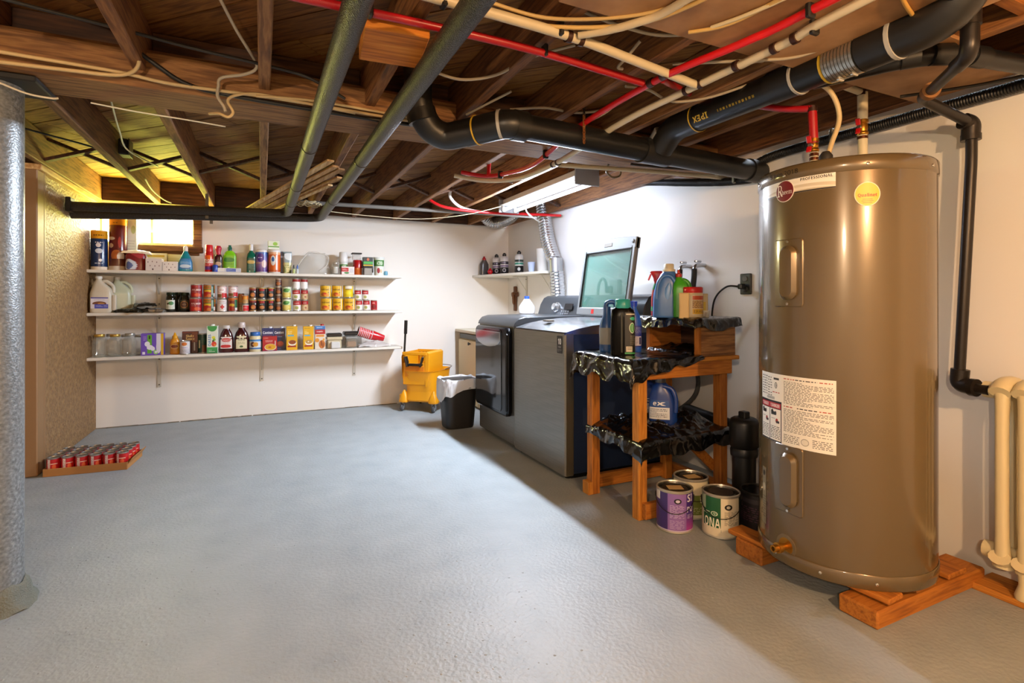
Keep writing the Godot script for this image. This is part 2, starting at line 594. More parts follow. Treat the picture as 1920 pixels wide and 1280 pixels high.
func build_room() -> void:
	var fl := tri_mat("floor", noise_tex("floor", .006, [[0, "8f989c"], [.35, "979fa2"], [.7, "9ba3a6"], [1, "a1a8aa"]], 1024, 6, FastNoiseLite.TYPE_SIMPLEX_SMOOTH, 3), Vector3(.6, .6, .6), .5, "ffffff", Vector3(), noise_tex("floorbump", .08, [[0, "000000"], [1, "ffffff"]], 1024, 4), .15, true)
	var floor_slab := struct("floor", mb().box(V(-.05, -.1, 1.75), Vector3(5.4, .2, 7.7)), fl, "grey painted concrete floor with worn gritty patches", "floor")
	var wall := M("e4e0d9", .55)
	# grit and paint lumps stuck in the floor paint, thickest by the column and at the front
	var gr := mb()
	for i in 420:
		var c: Array = [[-.55, 2.75, .33], [-.35, 2.0, .3], [.62, 1.45, .22], [.1, 2.4, .9]][i % 4]
		var gx: float = c[0] + rng.randfn(0, c[2])
		var gd: float = c[1] + rng.randfn(0, c[2] * 1.3)
		var rr := rng.randf_range(.0015, .0055)
		gr.lathe([Vector2(rr, 0), Vector2(rr * .6, rr * .3), Vector2(.0002, rr * .38)], 6, V(gx, 0, gd))
	var gp := part(floor_slab, "floor_grit", gr, fl)
	gp.set_meta("kind", "stuff")
	# back wall round the window hole x -1.30 .. -.53, y 1.53 .. 1.84
	var bw := mb()
	var d0 := 5.41
	var d1 := 5.61
	for r in [[-2.75, 2.73, -.2, 1.53], [-2.75, -1.30, 1.53, 1.84], [-.53, 2.73, 1.53, 1.84], [-2.75, 2.73, 1.84, 2.12]]:
		bw.box(V((r[0] + r[1]) / 2, (r[2] + r[3]) / 2, (d0 + d1) / 2), Vector3(r[1] - r[0], r[3] - r[2], d1 - d0))
	var wbk := struct("wall_back", bw, wall, "off-white painted back wall behind the three pantry shelves", "wall")
	# crumbling edge where paint meets floor
	var ch := mb()
	for i in 30:
		var x := -1.2 + i * .084 + rng.randf_range(-.02, .02)
		ch.box(V(x, .003, d0 - .003), Vector3(rng.randf_range(.08, .14), rng.randf_range(.006, .013), .008), .002)
	struct("chipped_edge", ch, M("857a68", .9), "", "", wbk)
	struct("wall_right", mb().box(V(2.63, .9, 1.75), Vector3(.2, 2.06, 7.7)), wall, "white painted wall behind washer, heater and radiator", "wall")
	struct("wall_front", mb().box(V(-.05, 1.0, -2.1), Vector3(5.4, 2.26, .2)), wall, "white painted wall behind the camera", "wall")
	struct("wall_far_left", mb().box(V(-2.7, 1.0, 1.75), Vector3(.2, 2.26, 7.7)), wall, "white painted wall beyond the steel column", "wall")
	var osb := tri_mat("osb", noise_tex("osb", .035, [[0, "6a4e2e"], [.25, "80603c"], [.5, "8e6c44"], [.75, "99774c"], [1, "ab895a"]], 512, 4, FastNoiseLite.TYPE_CELLULAR, 6), Vector3(1.1, 1.6, 1.1), .6, "ffffff", Vector3(), noise_tex("osbb", .06, [[0, "000000"], [1, "ffffff"]], 512, 4, FastNoiseLite.TYPE_CELLULAR, 8), .6, true)
	var wl := struct("wall_left", mb().box(V(-1.285, .93, 4.76), Vector3(.09, 1.86, 1.3), .004), osb, "brown rough pressed-board partition beside the shelves", "wall")
	part(wl, "end_board", mb().box(V(-1.28, .93, 4.155), Vector3(.11, 1.86, .11), .006), M("8d6a44", .6))
	part(wl, "edge_strip", mb().box(V(-1.234, .93, 4.225), Vector3(.018, 1.86, .03), .003), M("8d6a44", .6))
	part(wl, "top_plate", mb().box(V(-1.27, 1.875, 4.76), Vector3(.13, .035, 1.32), .004), wood("pine", 2))
	# window
	var wf := wood("joist", 0, 1)
	var w := struct("window_1", mb().box(V(-.515, 1.69, 5.40), Vector3(.07, .34, .05), .008), wf, "small bright basement window above the top pantry shelf", "window")
	part(w, "window_frame", mb().box(V(-.915, 1.545, 5.47), Vector3(.80, .04, .06), .004).box(V(-.915, 1.83, 5.47), Vector3(.80, .03, .06), .004), M("c9bd98", .5))
	for x in [-.86, -1.215]: part(w, "mullion", mb().box(V(x, 1.69, 5.47), Vector3(.022, .28, .05), .004), M("d8cfa8", .5))
	for q in [[-.705, .29], [-1.04, .33], [-1.26, .07]]: part(w, "pane", mb().box(V(q[0], 1.69, 5.475), Vector3(q[1], .27, .004)), glass("f4f6ee", .06))
	part(w, "window_sill", mb().box(V(-.80, 1.51, 5.385), Vector3(.66, .055, .075), .008).box(V(-.80, 1.475, 5.40), Vector3(.6, .03, .03), .004), wood("joist", 0, 2))

func build_ceiling() -> void:
	var c := struct("ceiling", mb().box(V(-.05, 2.17, 1.75), Vector3(5.4, .1, 7.7)), wood("dark", 0), "underside of the floor above: dark boards on timber joists", "ceiling")
	# subfloor boards laid at 45 degrees
	var room := PackedVector2Array([Vector2(-2.6, -2), Vector2(2.53, -2), Vector2(2.53, 5.41), Vector2(-2.6, 5.41)])
	var dir := Vector2(-1, 1).normalized()
	var nor := Vector2(1, 1).normalized()
	var bw := .138
	for i in range(-36, 62):
		var o0 := i * bw
		var s := -6.5 + fposmod(i * 1.37, 2.6)
		while s < 7.0:
			var l := rng.randf_range(2.2, 3.6)
			var q := PackedVector2Array([nor * (o0 + .003) + dir * s, nor * (o0 + bw - .003) + dir * s, nor * (o0 + bw - .003) + dir * (s + l - .004), nor * (o0 + .003) + dir * (s + l - .004)])
			s += l
			var got := Geometry2D.intersect_polygons(q, room)
			if got.is_empty() or got[0].size() < 3: continue
			var g := got[0]
			# mesh with its length along local z, so that the grain follows the board
			var ctr := Vector2()
			for p in g: ctr += p
			ctr /= g.size()
			if ctr.y < -.3: continue
			var loc := PackedVector2Array()
			for p in g: loc.append(Vector2((p - ctr).dot(nor), (p - ctr).dot(dir)))
			var m := mb().extrude(loc, -.011, .011 + rng.randf_range(0, .002))
			for k in m.v.size():
				var a := m.v[k]
				m.v[k] = Vector3(a.x, -a.z, a.y); a = m.n[k]; m.n[k] = Vector3(a.x, -a.z, a.y)
			var o := part(c, "plank", m, wood("plank", 2, rng.randi() % 4), V(ctr.x, 2.095, ctr.y))
			# local x = nor, local z = dir (depth is -z)
			o.basis = Basis(Vector3(nor.x, 0, -nor.y), Vector3(0, 1, 0), Vector3(dir.x, 0, -dir.y)) * Basis.from_scale(Vector3(1, 1, 1))
	var jm := [mb().box(Vector3(0, 0, 0), Vector3(.042, .19, 7.4), .004).mesh(), mb().box(Vector3(0, 0, 0), Vector3(.042, .19, 7.4), .004).mesh()]
	for k in range(-6, 7):
		part(c, "joist", jm[0], wood("joist", 2, absi(k * 7) % 4), V(.009 + .4064 * k, 1.985, 1.705))
	# cross bracing between joists
	for k in range(-4, 6):
		var xa := .009 + .4064 * k + .021
		var xb := xa + .3644
		var dd: float = 4.1 + .06 * sin(k * 2.1)
		part(c, "brace", mb().bar(V(xa, 1.915, dd), V(xb, 2.055, dd), .045, .02, .002), wood("dark", 2, absi(k)))
		part(c, "brace", mb().bar(V(xa, 2.055, dd + .05), V(xb, 1.915, dd + .05), .045, .02, .002), wood("dark", 2, absi(k) + 1))
	# blocking over the beam and at the back, rim on the right
	for k in range(-5, 6):
		part(c, "blocking", mb().box(V(.009 + .4064 * k + .2032, 1.985, 2.40), Vector3(.36, .19, .04), .003), wood("dark", 0, absi(k)))
		part(c, "blocking", mb().box(V(.009 + .4064 * k + .2032, 1.985, 5.37), Vector3(.36, .19, .04), .003), wood("dark", 0, absi(k) + 2))
	part(c, "rim_board", mb().box(V(2.505, 2.005, 3.75), Vector3(.05, .15, 3.3), .004), wood("orange", 2, 1))
	part(c, "rim_board", mb().box(V(2.505, 2.005, .05), Vector3(.05, .15, 4.1), .004), wood("dark", 2, 1))
	# brown hardboard nailed under the joists near the heater
	var hb := tri_mat("hardboard", noise_tex("hardb", .009, [[0, "7c5632"], [.4, "9a7046"], [.7, "ab8054"], [1, "bc9266"]], 512, 5, FastNoiseLite.TYPE_SIMPLEX_SMOOTH, 12), Vector3(.8, .8, .8), .6)
	part(c, "panel", mb().box(V(1.27, 1.884, .12), Vector3(1.08, .012, 2.24), .002), hb)
	part(c, "panel", mb().box(V(2.13, 1.884, 1.06), Vector3(.63, .012, .36), .002), hb)
	part(c, "header", mb().box(V(2.17, 1.99, .74), Vector3(.6, .17, .04), .003), wood("orange", 0, 2))
	# main beam across
	var b := mb()
	b.box(Vector3(), Vector3(5.1, .14, .25), .016)
	var beam := solo("support_beam", "long brown timber beam under the joists, from the steel column to the right wall", "beam", b, wood("joist", 0, 0), V(-.03, 1.905, 2.40))
	beam.set_meta("kind", "structure")
	# steel column
	var cm := tri_mat("steelcol", noise_tex("colc", .05, [[0, "5c605f"], [.4, "83888a"], [.6, "8d9295"], [1, "b4b9bb"]], 512, 3, FastNoiseLite.TYPE_SIMPLEX_SMOOTH, 21), Vector3(2.4, 2.4, 2.4), .38, "ffffff", Vector3(), noise_tex("colb", .09, [[0, "000000"], [1, "ffffff"]], 512, 3, FastNoiseLite.TYPE_SIMPLEX_SMOOTH, 22), .08)
	cm.metallic = .45
	var st := thing("steel_column", "silver-painted round steel column standing at left under the beam", "column", V(-.862, 0, 2.42))
	part(st, "shaft", mb().lathe([Vector2(.1, .0), Vector2(.1, 1.81)], 40), cm)
	part(st, "top_plate", mb().box(Vector3(.03, 1.822, 0), Vector3(.27, .022, .2), .004), M("2c2b2a", .5, .5))
	var fo := mb()
	var rows := []
	for i in 6:
		var row := []
		for j in 30:
			var a := TAU * j / 30
			var r: float = [.142, .134, .120, .116, .112, .101][i] + .006 * sin(j * 1.3 + i) * (1 - i / 7.0)
			row.append(Vector3(sin(a) * r, [0.0, .012, .018, .05, .075, .082][i] + .007 * sin(j * 1.7), cos(a) * r))
		rows.append(row)
	fo.grid(rows, true)
	part(st, "concrete_collar", fo, tri_mat("collar", noise_tex("floor", .006, []), Vector3(3, 3, 3), .8, "b8b6a4", Vector3(), noise_tex("colb", .09, []), .3), Vector3(), Vector3(), "chipped grey concrete collar")
	# orange block held between the two iron pipes
	solo("wood_block", "short orange timber block wedged between the two dark iron pipes", "wood block", mb().box(Vector3(), Vector3(.186, .045, .20), .003), wood("amber", 0, 0), V(.362, 1.853, 1.605), Vector3(deg_to_rad(-2), deg_to_rad(-5), 0))

func pipe(t: Node3D, called: String, p: Array, r: float, m: Material, seg := 16) -> MeshInstance3D:
	return part(t, called, mb().tube(p, r, seg), m)

func ring(t: Node3D, called: String, at: Vector3, dir: Vector3, r: float, w: float, m: Material) -> MeshInstance3D:
	var d := dir.normalized() * w * .5
	return part(t, called, mb().tube([at - d, at - d * .8, at + d * .8, at + d], r, 20), m)

func build_pipes() -> void:
	var iron := tri_mat("iron", noise_tex("ironc", .05, [[0, "262320"], [.5, "35312d"], [.8, "46413b"], [1, "5c564d"]], 512, 4, FastNoiseLite.TYPE_SIMPLEX_SMOOTH, 31), Vector3(4, 4, 4), .36, "ffffff", Vector3(), noise_tex("colb", .09, []), .35)
	iron.metallic = .35
	var blk := M("14120f", .35, .2)
	var t := thing("heating_pipe", "dark iron heating pipe overhead, the left of the two long parallel ones", "pipe")
	pipe(t, "pipe", fillet([V(.225, 1.792, -1.95), V(.19, 1.775, 4.66), V(-1.235, 1.725, 4.66)], .1, 8), .034, iron, 20)
	part(t, "wall_flange", mb().box(V(-1.215, 1.735, 4.66), Vector3(.03, .1, .1), .004), M("1a1815", .5, .3))
	for d in [2.62, 3.55, 4.15]: ring(t, "pipe_joint", V(.225 - .0053 * (d + 1.95), 1.792 - .0026 * (d + 1.95), d), Vector3(0, 0, 1), .0365, .012, blk)
	t = thing("heating_pipe", "dark iron heating pipe overhead, the right of the two long parallel ones", "pipe")
	pipe(t, "pipe", fillet([V(.476, 1.792, -1.95), V(.452, 1.768, 4.76), V(-1.235, 1.685, 4.76)], .11, 8), .034, iron, 20)
	for d in [2.75, 3.9]: ring(t, "pipe_joint", V(.476 - .0036 * (d + 1.95), 1.792 - .0036 * (d + 1.95), d), Vector3(0, 0, 1), .0365, .012, blk)
	t = thing("hanger_strap", "perforated steel strap hanging from a joist round the two back pipes", "pipe hanger", V(-.385, 1.70, 4.70))
	part(t, "strap", mb().box(Vector3(0, .12, .0), Vector3(.022, .24, .003)).box(Vector3(.024, .02, -.07), Vector3(.022, .1, .003)), M("5a5248", .5, .6))
	t = thing("grey_conduit", "thin grey pipe crossing under the back joists toward the corner", "pipe")
	pipe(t, "pipe", fillet([V(.20, 1.80, 4.62), V(.25, 1.855, 4.55), V(2.30, 1.853, 4.37)], .06), .0165, M("77736d", .45, .2), 12)
	# big black drain pipe along the beam
	var ab := M("161616", .33)
	var abd := M("1b1a19", .38)
	var yel := M("c9a42a", .5)
	var gry := M("a9a69d", .4)
	t = thing("drain_pipe", "thick black plastic drain pipe crossing beside the beam to the wall behind the heater", "drain pipe")
	var A := V(2.53, 1.782, 2.06)
	var B := V(.99, 1.805, 2.0)
	pipe(t, "pipe", [A, B], .054, ab, 28)
	pipe(t, "elbow", fillet([B + V(.02, 0, 0), V(.925, 1.806, 1.995), V(.80, 1.79, 2.14)], .08, 8), .060, abd, 28)
	pipe(t, "elbow", fillet([V(.82, 1.792, 2.115), V(.725, 1.778, 2.20), V(.66, 1.80, 2.20), V(.60, 1.875, 2.18), V(.59, 2.07, 2.17)], .08, 8), .058, abd, 28)
	ring(t, "coupling", B + V(-.005, 0, 0), A - B, .0635, .06, abd)
	ring(t, "pipe_ring", V(.905, 1.803, 2.012), V(-1, -.1, .8), .0625, .012, gry)
	ring(t, "pipe_ring", V(.835, 1.795, 2.10), V(-.125, -.016, .145), .0635, .006, yel)
	ring(t, "coupling", V(.615, 1.85, 2.183), V(-.3, 1, 0), .0635, .05, abd)
	ring(t, "coupling", V(1.74, 1.794, 2.03), A - B, .062, .17, abd)
	ring(t, "coupling", V(2.46, 1.783, 2.057), A - B, .062, .09, abd)
	pipe(t, "branch_socket", [V(1.745, 1.80, 2.03), V(1.745, 1.865, 1.96)], .056, M("8e8f8d", .45), 24)
	# second drain pipe, from the upper right, dropping into the first
	t = thing("drain_pipe", "thick black plastic drain pipe coming down above the heater, with steel banded coupling", "drain pipe")
	var P0 := V(1.745, 1.873, 1.85)
	var P1 := V(1.72, 1.852, 1.05)
	pipe(t, "pipe", [P0, P1], .054, ab, 28)
	pipe(t, "elbow", fillet([V(1.745, 1.872, 1.74), V(1.745, 1.875, 1.90), V(1.745, 1.80, 1.99)], .09, 8), .0605, abd, 28)
	ring(t, "pipe_ring", V(1.745, 1.873, 1.745), P0 - P1, .0625, .005, yel)
	ring(t, "coupling", V(1.732, 1.862, 1.31), P0 - P1, .0595, .1, abd)
	ring(t, "pipe_ring", V(1.731, 1.861, 1.25), P0 - P1, .0625, .010, gry)
	ring(t, "pipe_ring", V(1.7245, 1.855, 1.135), P0 - P1, .060, .008, yel)
	var bandm := mb()
	for i in 9: bandm.tube([P1 + (P0 - P1).normalized() * (-.045 + i * .0115), P1 + (P0 - P1).normalized() * (-.045 + i * .0115 + .009)], .0615, 28)
	part(t, "steel_band", bandm, M("b8b4aa", .25, .9), (P0 - P1).normalized() * .02, Vector3(), "ribbed steel coupling band")
	for i in 2: part(t, "band_screw", mb().box(V(1.695 + .022, 1.792, 1.05 + .045 * i), Vector3(.03, .012, .012), .003), M("d0ccc0", .2, .9))
	pipe(t, "elbow", fillet([P1 + (P1 - P0).normalized() * .03, V(1.712, 1.848, .76), V(1.712, 2.07, .70)], .16, 10), .0615, abd, 28)
	ring(t, "pipe_ring", V(1.715, 1.849, .92), P0 - P1, .0645, .012, gry)
	# the printing on it, upside down as in place
	var ax := (P1 - P0).normalized()
	var outw := (V(0, 1.065, 0) - (P0 + P1) * .5).slide(ax).normalized()
	var xl := -ax
	var L := mb().add(lettering("IPEX", .026, .085), Transform3D(Basis(Vector3.BACK, PI), Vector3(-.19, 0, 0)))
	var L2 := mb()
	for i in 12: L2.box(Vector3(-.09 + .016 * i, 0, 0), Vector3(.010 if i % 3 else .006, .010, .0004))
	for m in [L, L2]:
		for k in m.v.size():   # bend the print round the pipe: x along it, y round it
			var q: Vector3 = m.v[k]
			var an := q.y / .0545
			m.v[k] = Vector3(q.x, sin(an) * .0546, cos(an) * .0546); m.n[k] = Vector3(0, sin(an), cos(an))
		var lt := part(t, "lettering" if m == L else "small_print", m, M("c8a93c", .5))
		lt.transform = Transform3D(Basis(ax, outw.cross(ax), outw), P0 + ax * .36)
	# slimmer vent pipe
	t = thing("vent_pipe", "slimmer black plastic pipe running to the right wall behind the steel riser", "pipe")
	pipe(t, "pipe", fillet([V(1.76, 1.84, 1.22), V(1.88, 1.846, .985), V(2.0, 1.85, .90), V(2.53, 1.846, .80)], .12), .029, ab, 20)
	ring(t, "coupling", V(1.885, 1.846, .975), V(.5, 0, -.7), .0335, .05, abd)
	ring(t, "coupling", V(1.955, 1.849, .925), V(1, 0, -.6), .0335, .06, abd)
	ring(t, "coupling", V(2.08, 1.85, .885), V(1, 0, -.2), .0335, .06, abd)
	# steel riser to the radiator
	t = thing("radiator_riser", "dark threaded steel pipe stepping down the right wall to the radiator", "pipe")
	var sm := M("2e2926", .36, .5)
	var q0 := V(1.80, 1.87, .70)
	pipe(t, "pipe", [V(1.58, 1.885, .74), V(1.82, 1.875, .79)], .020, sm)
	pipe(t, "pipe", fillet([V(1.82, 2.07, .79), V(1.82, 1.765, .79), V(2.07, 1.782, 1.01), V(2.11, 1.785, 1.05)], .04), .018, sm)
	pipe(t, "elbow", fillet([V(1.82, 1.85, .79), V(1.82, 1.765, .79), V(1.89, 1.77, .852)], .04), .0225, sm)
	ring(t, "tee", V(1.82, 1.88, .79), V(0, 1, 0), .027, .07, sm)
	ring(t, "pipe_ring", V(2.07, 1.782, 1.01), V(.25, 0, .22), .027, .03, M("8a5b2c", .6, .3))
	pipe(t, "pipe", fillet([V(2.08, 1.782, 1.02), V(2.125, 1.785, 1.065), V(2.43, 1.735, 1.05), V(2.43, 1.60, 1.05), V(2.43, .74, 1.09)], .03), .0185, sm)
	pipe(t, "elbow", fillet([V(2.40, 1.745, 1.063), V(2.43, 1.735, 1.05), V(2.43, 1.685, 1.053)], .03), .030, sm)
	ring(t, "elbow_collar", V(2.43, 1.683, 1.052), V(0, 1, 0), .032, .022, sm)
	pipe(t, "elbow", fillet([V(2.43, .80, 1.085), V(2.43, .742, 1.09), V(2.415, .738, 1.04)], .05), .030, sm)
	pipe(t, "pipe", [V(2.418, .738, 1.05), V(2.40, .736, .985)], .018, sm)
	ring(t, "elbow_collar", V(2.413, .738, 1.035), V(.2, 0, 1), .033, .02, sm)
	# supply lines
	var red := M("a3141a", .33)
	var redb := M("c9161b", .3)
	var wht := M("cdbf9f", .4)
	var fit := M("3a2016", .4, .3)
	var clip := M("171412", .5)
	t = thing("red_water_pipe", "red plastic water pipe crossing the joists under the two iron pipes", "water pipe")
	pipe(t, "pipe", smooth([V(-.7, 1.866, 1.50), V(.06, 1.866, 1.497), V(.43, 1.862, 1.478), V(.78, 1.858, 1.475), V(1.245, 1.852, 1.515)], 4), .0125, red, 12)
	for x in [.27, .52, .82]: part(t, "pipe_clip", mb().box(V(x, 1.866, 1.478), Vector3(.014, .04, .03), .004), clip)
	t = thing("red_water_pipe", "red plastic water pipe running front to back beside the white one", "water pipe")
	pipe(t, "pipe", smooth([V(1.40, 1.868, -.6), V(1.365, 1.862, .88), V(1.335, 1.855, 1.14), V(1.275, 1.852, 1.46), V(1.29, 1.848, 2.0), V(1.325, 1.80, 2.5), V(1.30, 1.812, 2.80), V(1.24, 1.828, 2.98), V(1.12, 1.86, 3.08)], 6), .0125, redb, 12)
	for p in [[1.272, 1.852, 1.50], [1.268, 1.852, 1.43]]: ring(t, "crimp_ring", V(p[0], p[1], p[2]), Vector3(0, 0, 1), .016, .022, fit)
	for d in [.95, 2.36, 2.86]: part(t, "pipe_clip", mb().box(V(1.36 if d < 1 else (1.315 if d < 2.5 else 1.285), 1.862 if d < 2 else 1.815, d), Vector3(.03, .045, .016), .004), clip)
	pipe(t, "riser", [V(1.245, 1.825, 2.95), V(1.25, 1.90, 2.95), V(1.25, 2.07, 2.95)], .0115, redb, 12)
	t = thing("red_water_pipe", "red plastic water pipe branching off to the left valve of the heater", "water pipe")
	pipe(t, "pipe", smooth([V(1.29, 1.852, 1.46), V(1.48, 1.90, 1.585), V(1.635, 1.932, 1.67), V(1.74, 1.938, 1.655), V(1.81, 1.875, 1.54), V(1.85, 1.815, 1.40), V(1.878, 1.79, 1.305)], 5), .0125, red, 12)
	pipe(t, "drop", [V(1.878, 1.798, 1.305), V(1.888, 1.66, 1.305)], .0155, red, 12)
	ring(t, "crimp_ring", V(1.88, 1.788, 1.305), Vector3(0, 1, 0), .017, .02, fit)
	t = thing("red_water_pipe", "short red plastic water pipe looping along the back joists near the corner", "water pipe")
	pipe(t, "pipe", smooth([V(1.28, 1.93, 4.35), V(1.42, 1.86, 4.30), V(1.8, 1.84, 4.28), V(2.2, 1.845, 4.22), V(2.5, 1.85, 4.2)], 5), .0125, redb, 12)
	t = thing("white_water_pipe", "cream plastic water pipe crossing the joists to the tee near the beam", "water pipe")
	pipe(t, "pipe", smooth([V(-.1, 1.876, 1.34), V(.38, 1.868, 1.345), V(.82, 1.862, 1.355), V(1.13, 1.856, 1.395), V(1.435, 1.852, 1.445)], 4), .0145, wht, 12)
	for x in [.44, .80]: part(t, "pipe_clip", mb().box(V(x, 1.872, 1.35), Vector3(.016, .045, .034), .004), clip)
	ring(t, "crimp_ring", V(.835, 1.861, 1.358), Vector3(1, 0, 0), .018, .016, fit)
	ring(t, "crimp_ring", V(.88, 1.861, 1.362), Vector3(1, 0, 0), .018, .016, fit)
	t = thing("white_water_pipe", "cream plastic water pipe curving up from the tee to the hardboard edge", "water pipe")
	pipe(t, "pipe", smooth([V(.86, 1.862, 1.34), V(.96, 1.86, 1.22), V(1.02, 1.865, 1.05), V(1.03, 1.868, .4)], 6), .0115, wht, 12)
	t = thing("white_water_pipe", "cream plastic water pipe running front to back past the beam to the strip light", "water pipe")
	pipe(t, "pipe", smooth([V(1.44, 1.868, -.6), V(1.437, 1.858, .84), V(1.45, 1.854, 1.09), V(1.44, 1.852, 1.44), V(1.43, 1.848, 1.85), V(1.42, 1.80, 2.40), V(1.44, 1.812, 2.80), V(1.40, 1.826, 3.02), V(1.28, 1.842, 3.16), V(1.12, 1.87, 3.22)], 6), .0135, wht, 12)
	for d in [1.06, 1.13, 1.27, 1.43, 1.50, 2.42, 2.47, 3.0]: ring(t, "crimp_ring", V(1.447 if d < 1.2 else (1.44 if d < 2 else 1.424), 1.853 if d < 2 else (1.80 if d < 2.8 else 1.823), d), Vector3(0, 0, 1), .0175, .016, fit)
	part(t, "pipe_clip", mb().box(V(1.449, 1.858, 1.0), Vector3(.032, .045, .016), .004), clip)
	t = thing("white_water_pipe", "cream plastic water pipe branching off to the right valve of the heater", "water pipe")
	pipe(t, "pipe", smooth([V(1.45, 1.853, 1.26), V(1.58, 1.917, 1.30), V(1.735, 1.943, 1.325), V(1.95, 1.93, 1.325), V(2.19, 1.905, 1.31)], 5), .0135, wht, 12)
	pipe(t, "drop", [V(2.195, 1.905, 1.31), V(2.196, 1.785, 1.31)], .0185, M("ddd0ae", .4), 14)
	ring(t, "crimp_ring", V(2.19, 1.903, 1.31), Vector3(0, 1, 0), .017, .02, fit)
	t = thing("white_water_pipe", "cream plastic water pipe running under the beam behind the drain pipe", "water pipe")
	pipe(t, "pipe", smooth([V(1.44, 1.792, 2.44), V(1.95, 1.797, 2.36), V(2.25, 1.80, 2.33), V(2.52, 1.80, 2.3)], 4), .0125, wht, 12)
	t = thing("white_water_pipe", "white plastic tube bending down from a back joist to the grey conduit", "water pipe")
	pipe(t, "pipe", smooth([V(1.43, 2.0, 4.2), V(1.45, 1.93, 4.25), V(1.6, 1.865, 4.32), V(1.9, 1.845, 4.33), V(2.3, 1.835, 4.30)], 6), .0125, M("e6e6e2", .35), 12)
	# rusty chain round the drain pipe
	t = thing("rusty_chain", "rusty chain hanging the thick drain pipe from a joist", "chain", V(1.276, 1.93, 1.945))
	var rust := M("8a5220", .8, .3)
	for k in 15:
		var p := []
		for j in 9: p.append(Vector3(cos(TAU * j / 8.0) * .0055, sin(TAU * j / 8.0) * .0095, 0))
		part(t, "link", mb().tube(p, .0022, 5, 0.0, 1.0, false), rust if k > 5 else M("2c2019", .8, .3), Vector3(0, .02 - .0135 * k, 0), Vector3(0, (PI / 2 if k % 2 else 0.0) + .3, 0))
	# corrugated black conduit and cables on the right wall
	t = thing("black_conduit", "black corrugated conduit clipped along the top of the right wall", "conduit")
	pipe(t, "conduit", [V(2.49, 1.852, -.6), V(2.49, 1.846, .9)], .022, M("0f0f0f", .5), 12)
	part(t, "conduit", mb().tube(dense(smooth([V(2.49, 1.846, .9), V(2.492, 1.846, 1.4), V(2.494, 1.847, 1.95), V(2.49, 1.80, 2.1)], 8), .0024), .0225, 12, .10, .0095), M("0f0f0f", .45))
	part(t, "conduit", mb().tube(dense(smooth([V(2.495, 1.75, 2.1), V(2.50, 1.775, 2.3), V(2.495, 1.835, 2.62), V(2.49, 1.915, 3.0), V(2.48, 1.975, 3.3)], 8), .003), .0225, 12, .10, .0095), M("0f0f0f", .45))
	for d in [1.62, 2.2]: part(t, "conduit_clip", mb().box(V(2.49, 1.86 if d < 2 else 1.775, d), Vector3(.05, .06, .02), .004), M("8a8a84", .35, .8))
	# dryer ducts
	var foil := M("c9ccd0", .22, .9)
	t = thing("dryer_duct", "crinkled silver foil duct rising from behind the dryer", "duct")
	part(t, "foil_hose", mb().tube(dense(smooth([V(2.44, 2.06, 4.44), V(2.435, 1.98, 4.43), V(2.43, 1.63, 4.32), V(2.44, 1.44, 4.22)], 10), .0035), .064, 22, .07, .028), foil)
	part(t, "foil_hose", mb().tube(dense(smooth([V(2.445, 1.33, 4.18), V(2.45, 1.2, 4.17), V(2.45, 1.0, 4.15)], 8), .0035), .064, 22, .07, .028), foil)
	ring(t, "duct_sleeve", V(2.443, 1.385, 4.20), V(.02, 1, .1), .068, .13, M("b9bdc1", .3, .85))
	ring(t, "duct_clamp", V(2.443, 1.44, 4.215), V(.02, 1, .1), .072, .02, M("d8dadc", .2, .9))
	t = thing("foil_duct", "silver foil duct looping down from the joists in the back corner", "duct")
	part(t, "foil_hose", mb().tube(dense(smooth([V(2.13, 2.05, 5.22), V(2.15, 1.97, 5.22), V(2.24, 1.90, 5.2), V(2.36, 1.92, 5.12), V(2.44, 1.99, 4.9)], 10), .004), .056, 20, .055, .021), foil)
	# lumber lying on the back pipes
	var k := 0
	for s in [[-.15, 1.815, 5.0, .36, 1.875, 3.2, .03], [-.10, 1.82, 4.98, .40, 1.87, 3.3, .028], [-.04, 1.818, 5.0, .44, 1.868, 3.35, .03], [.05, 1.835, 4.9, .46, 1.872, 3.6, .026], [.10, 1.828, 4.85, .42, 1.848, 3.75, .024]]:
		solo("wood_strip", ["pale wood strip lying across the back iron pipes, outermost left of its bundle", "pale wood strip in the bundle on the back pipes, second from its left edge", "pale wood strip in the middle of the bundle on the back pipes", "pale wood strip in the bundle on the back pipes, fourth from its left edge", "short pale wood strip at the right of the bundle on the back pipes"][k], "wood strip", mb().bar(V(s[0], s[1], s[2]), V(s[3], s[4], s[5]), s[6] * 1.4, .012, .002), wood("pine", 2, k), Vector3(), Vector3(), "wood strips on the back pipes")
		k += 1
	t = thing("junction_box", "dusty dark metal junction box on the second joist, in the yellow window light", "junction box", V(-.745, 1.98, 3.86))
	part(t, "box", mb().box(Vector3(), Vector3(.05, .095, .1), .006), M("2a2826", .5, .4))
	part(t, "cover", mb().box(Vector3(.028, 0, 0), Vector3(.006, .1, .105), .002), M("4a4844", .45, .5))
	for z in [-.058, .058]: part(t, "cable_clamp", mb().tube([Vector3(0, .01, z - .012), Vector3(0, .01, z + .012)], .012, 10), M("5a5852", .4, .7))
	t = thing("twine_coil", "tangle of pale cord lying between the two iron pipes at the back", "cord coil", V(.33, 1.805, 4.35))
	for i in 4:
		var p := []
		for j in 15: p.append(Vector3(cos(TAU * j / 14.0 + i) * (.09 - .012 * i), .006 * i + .012 * sin(j * 2.0 + i), sin(TAU * j / 14.0 + i) * (.05 - .006 * i)))
		part(t, "cord_loop", mb().tube(smooth(p, 3), .004, 6, 0.0, 1.0, false), M("b8a680", .7))

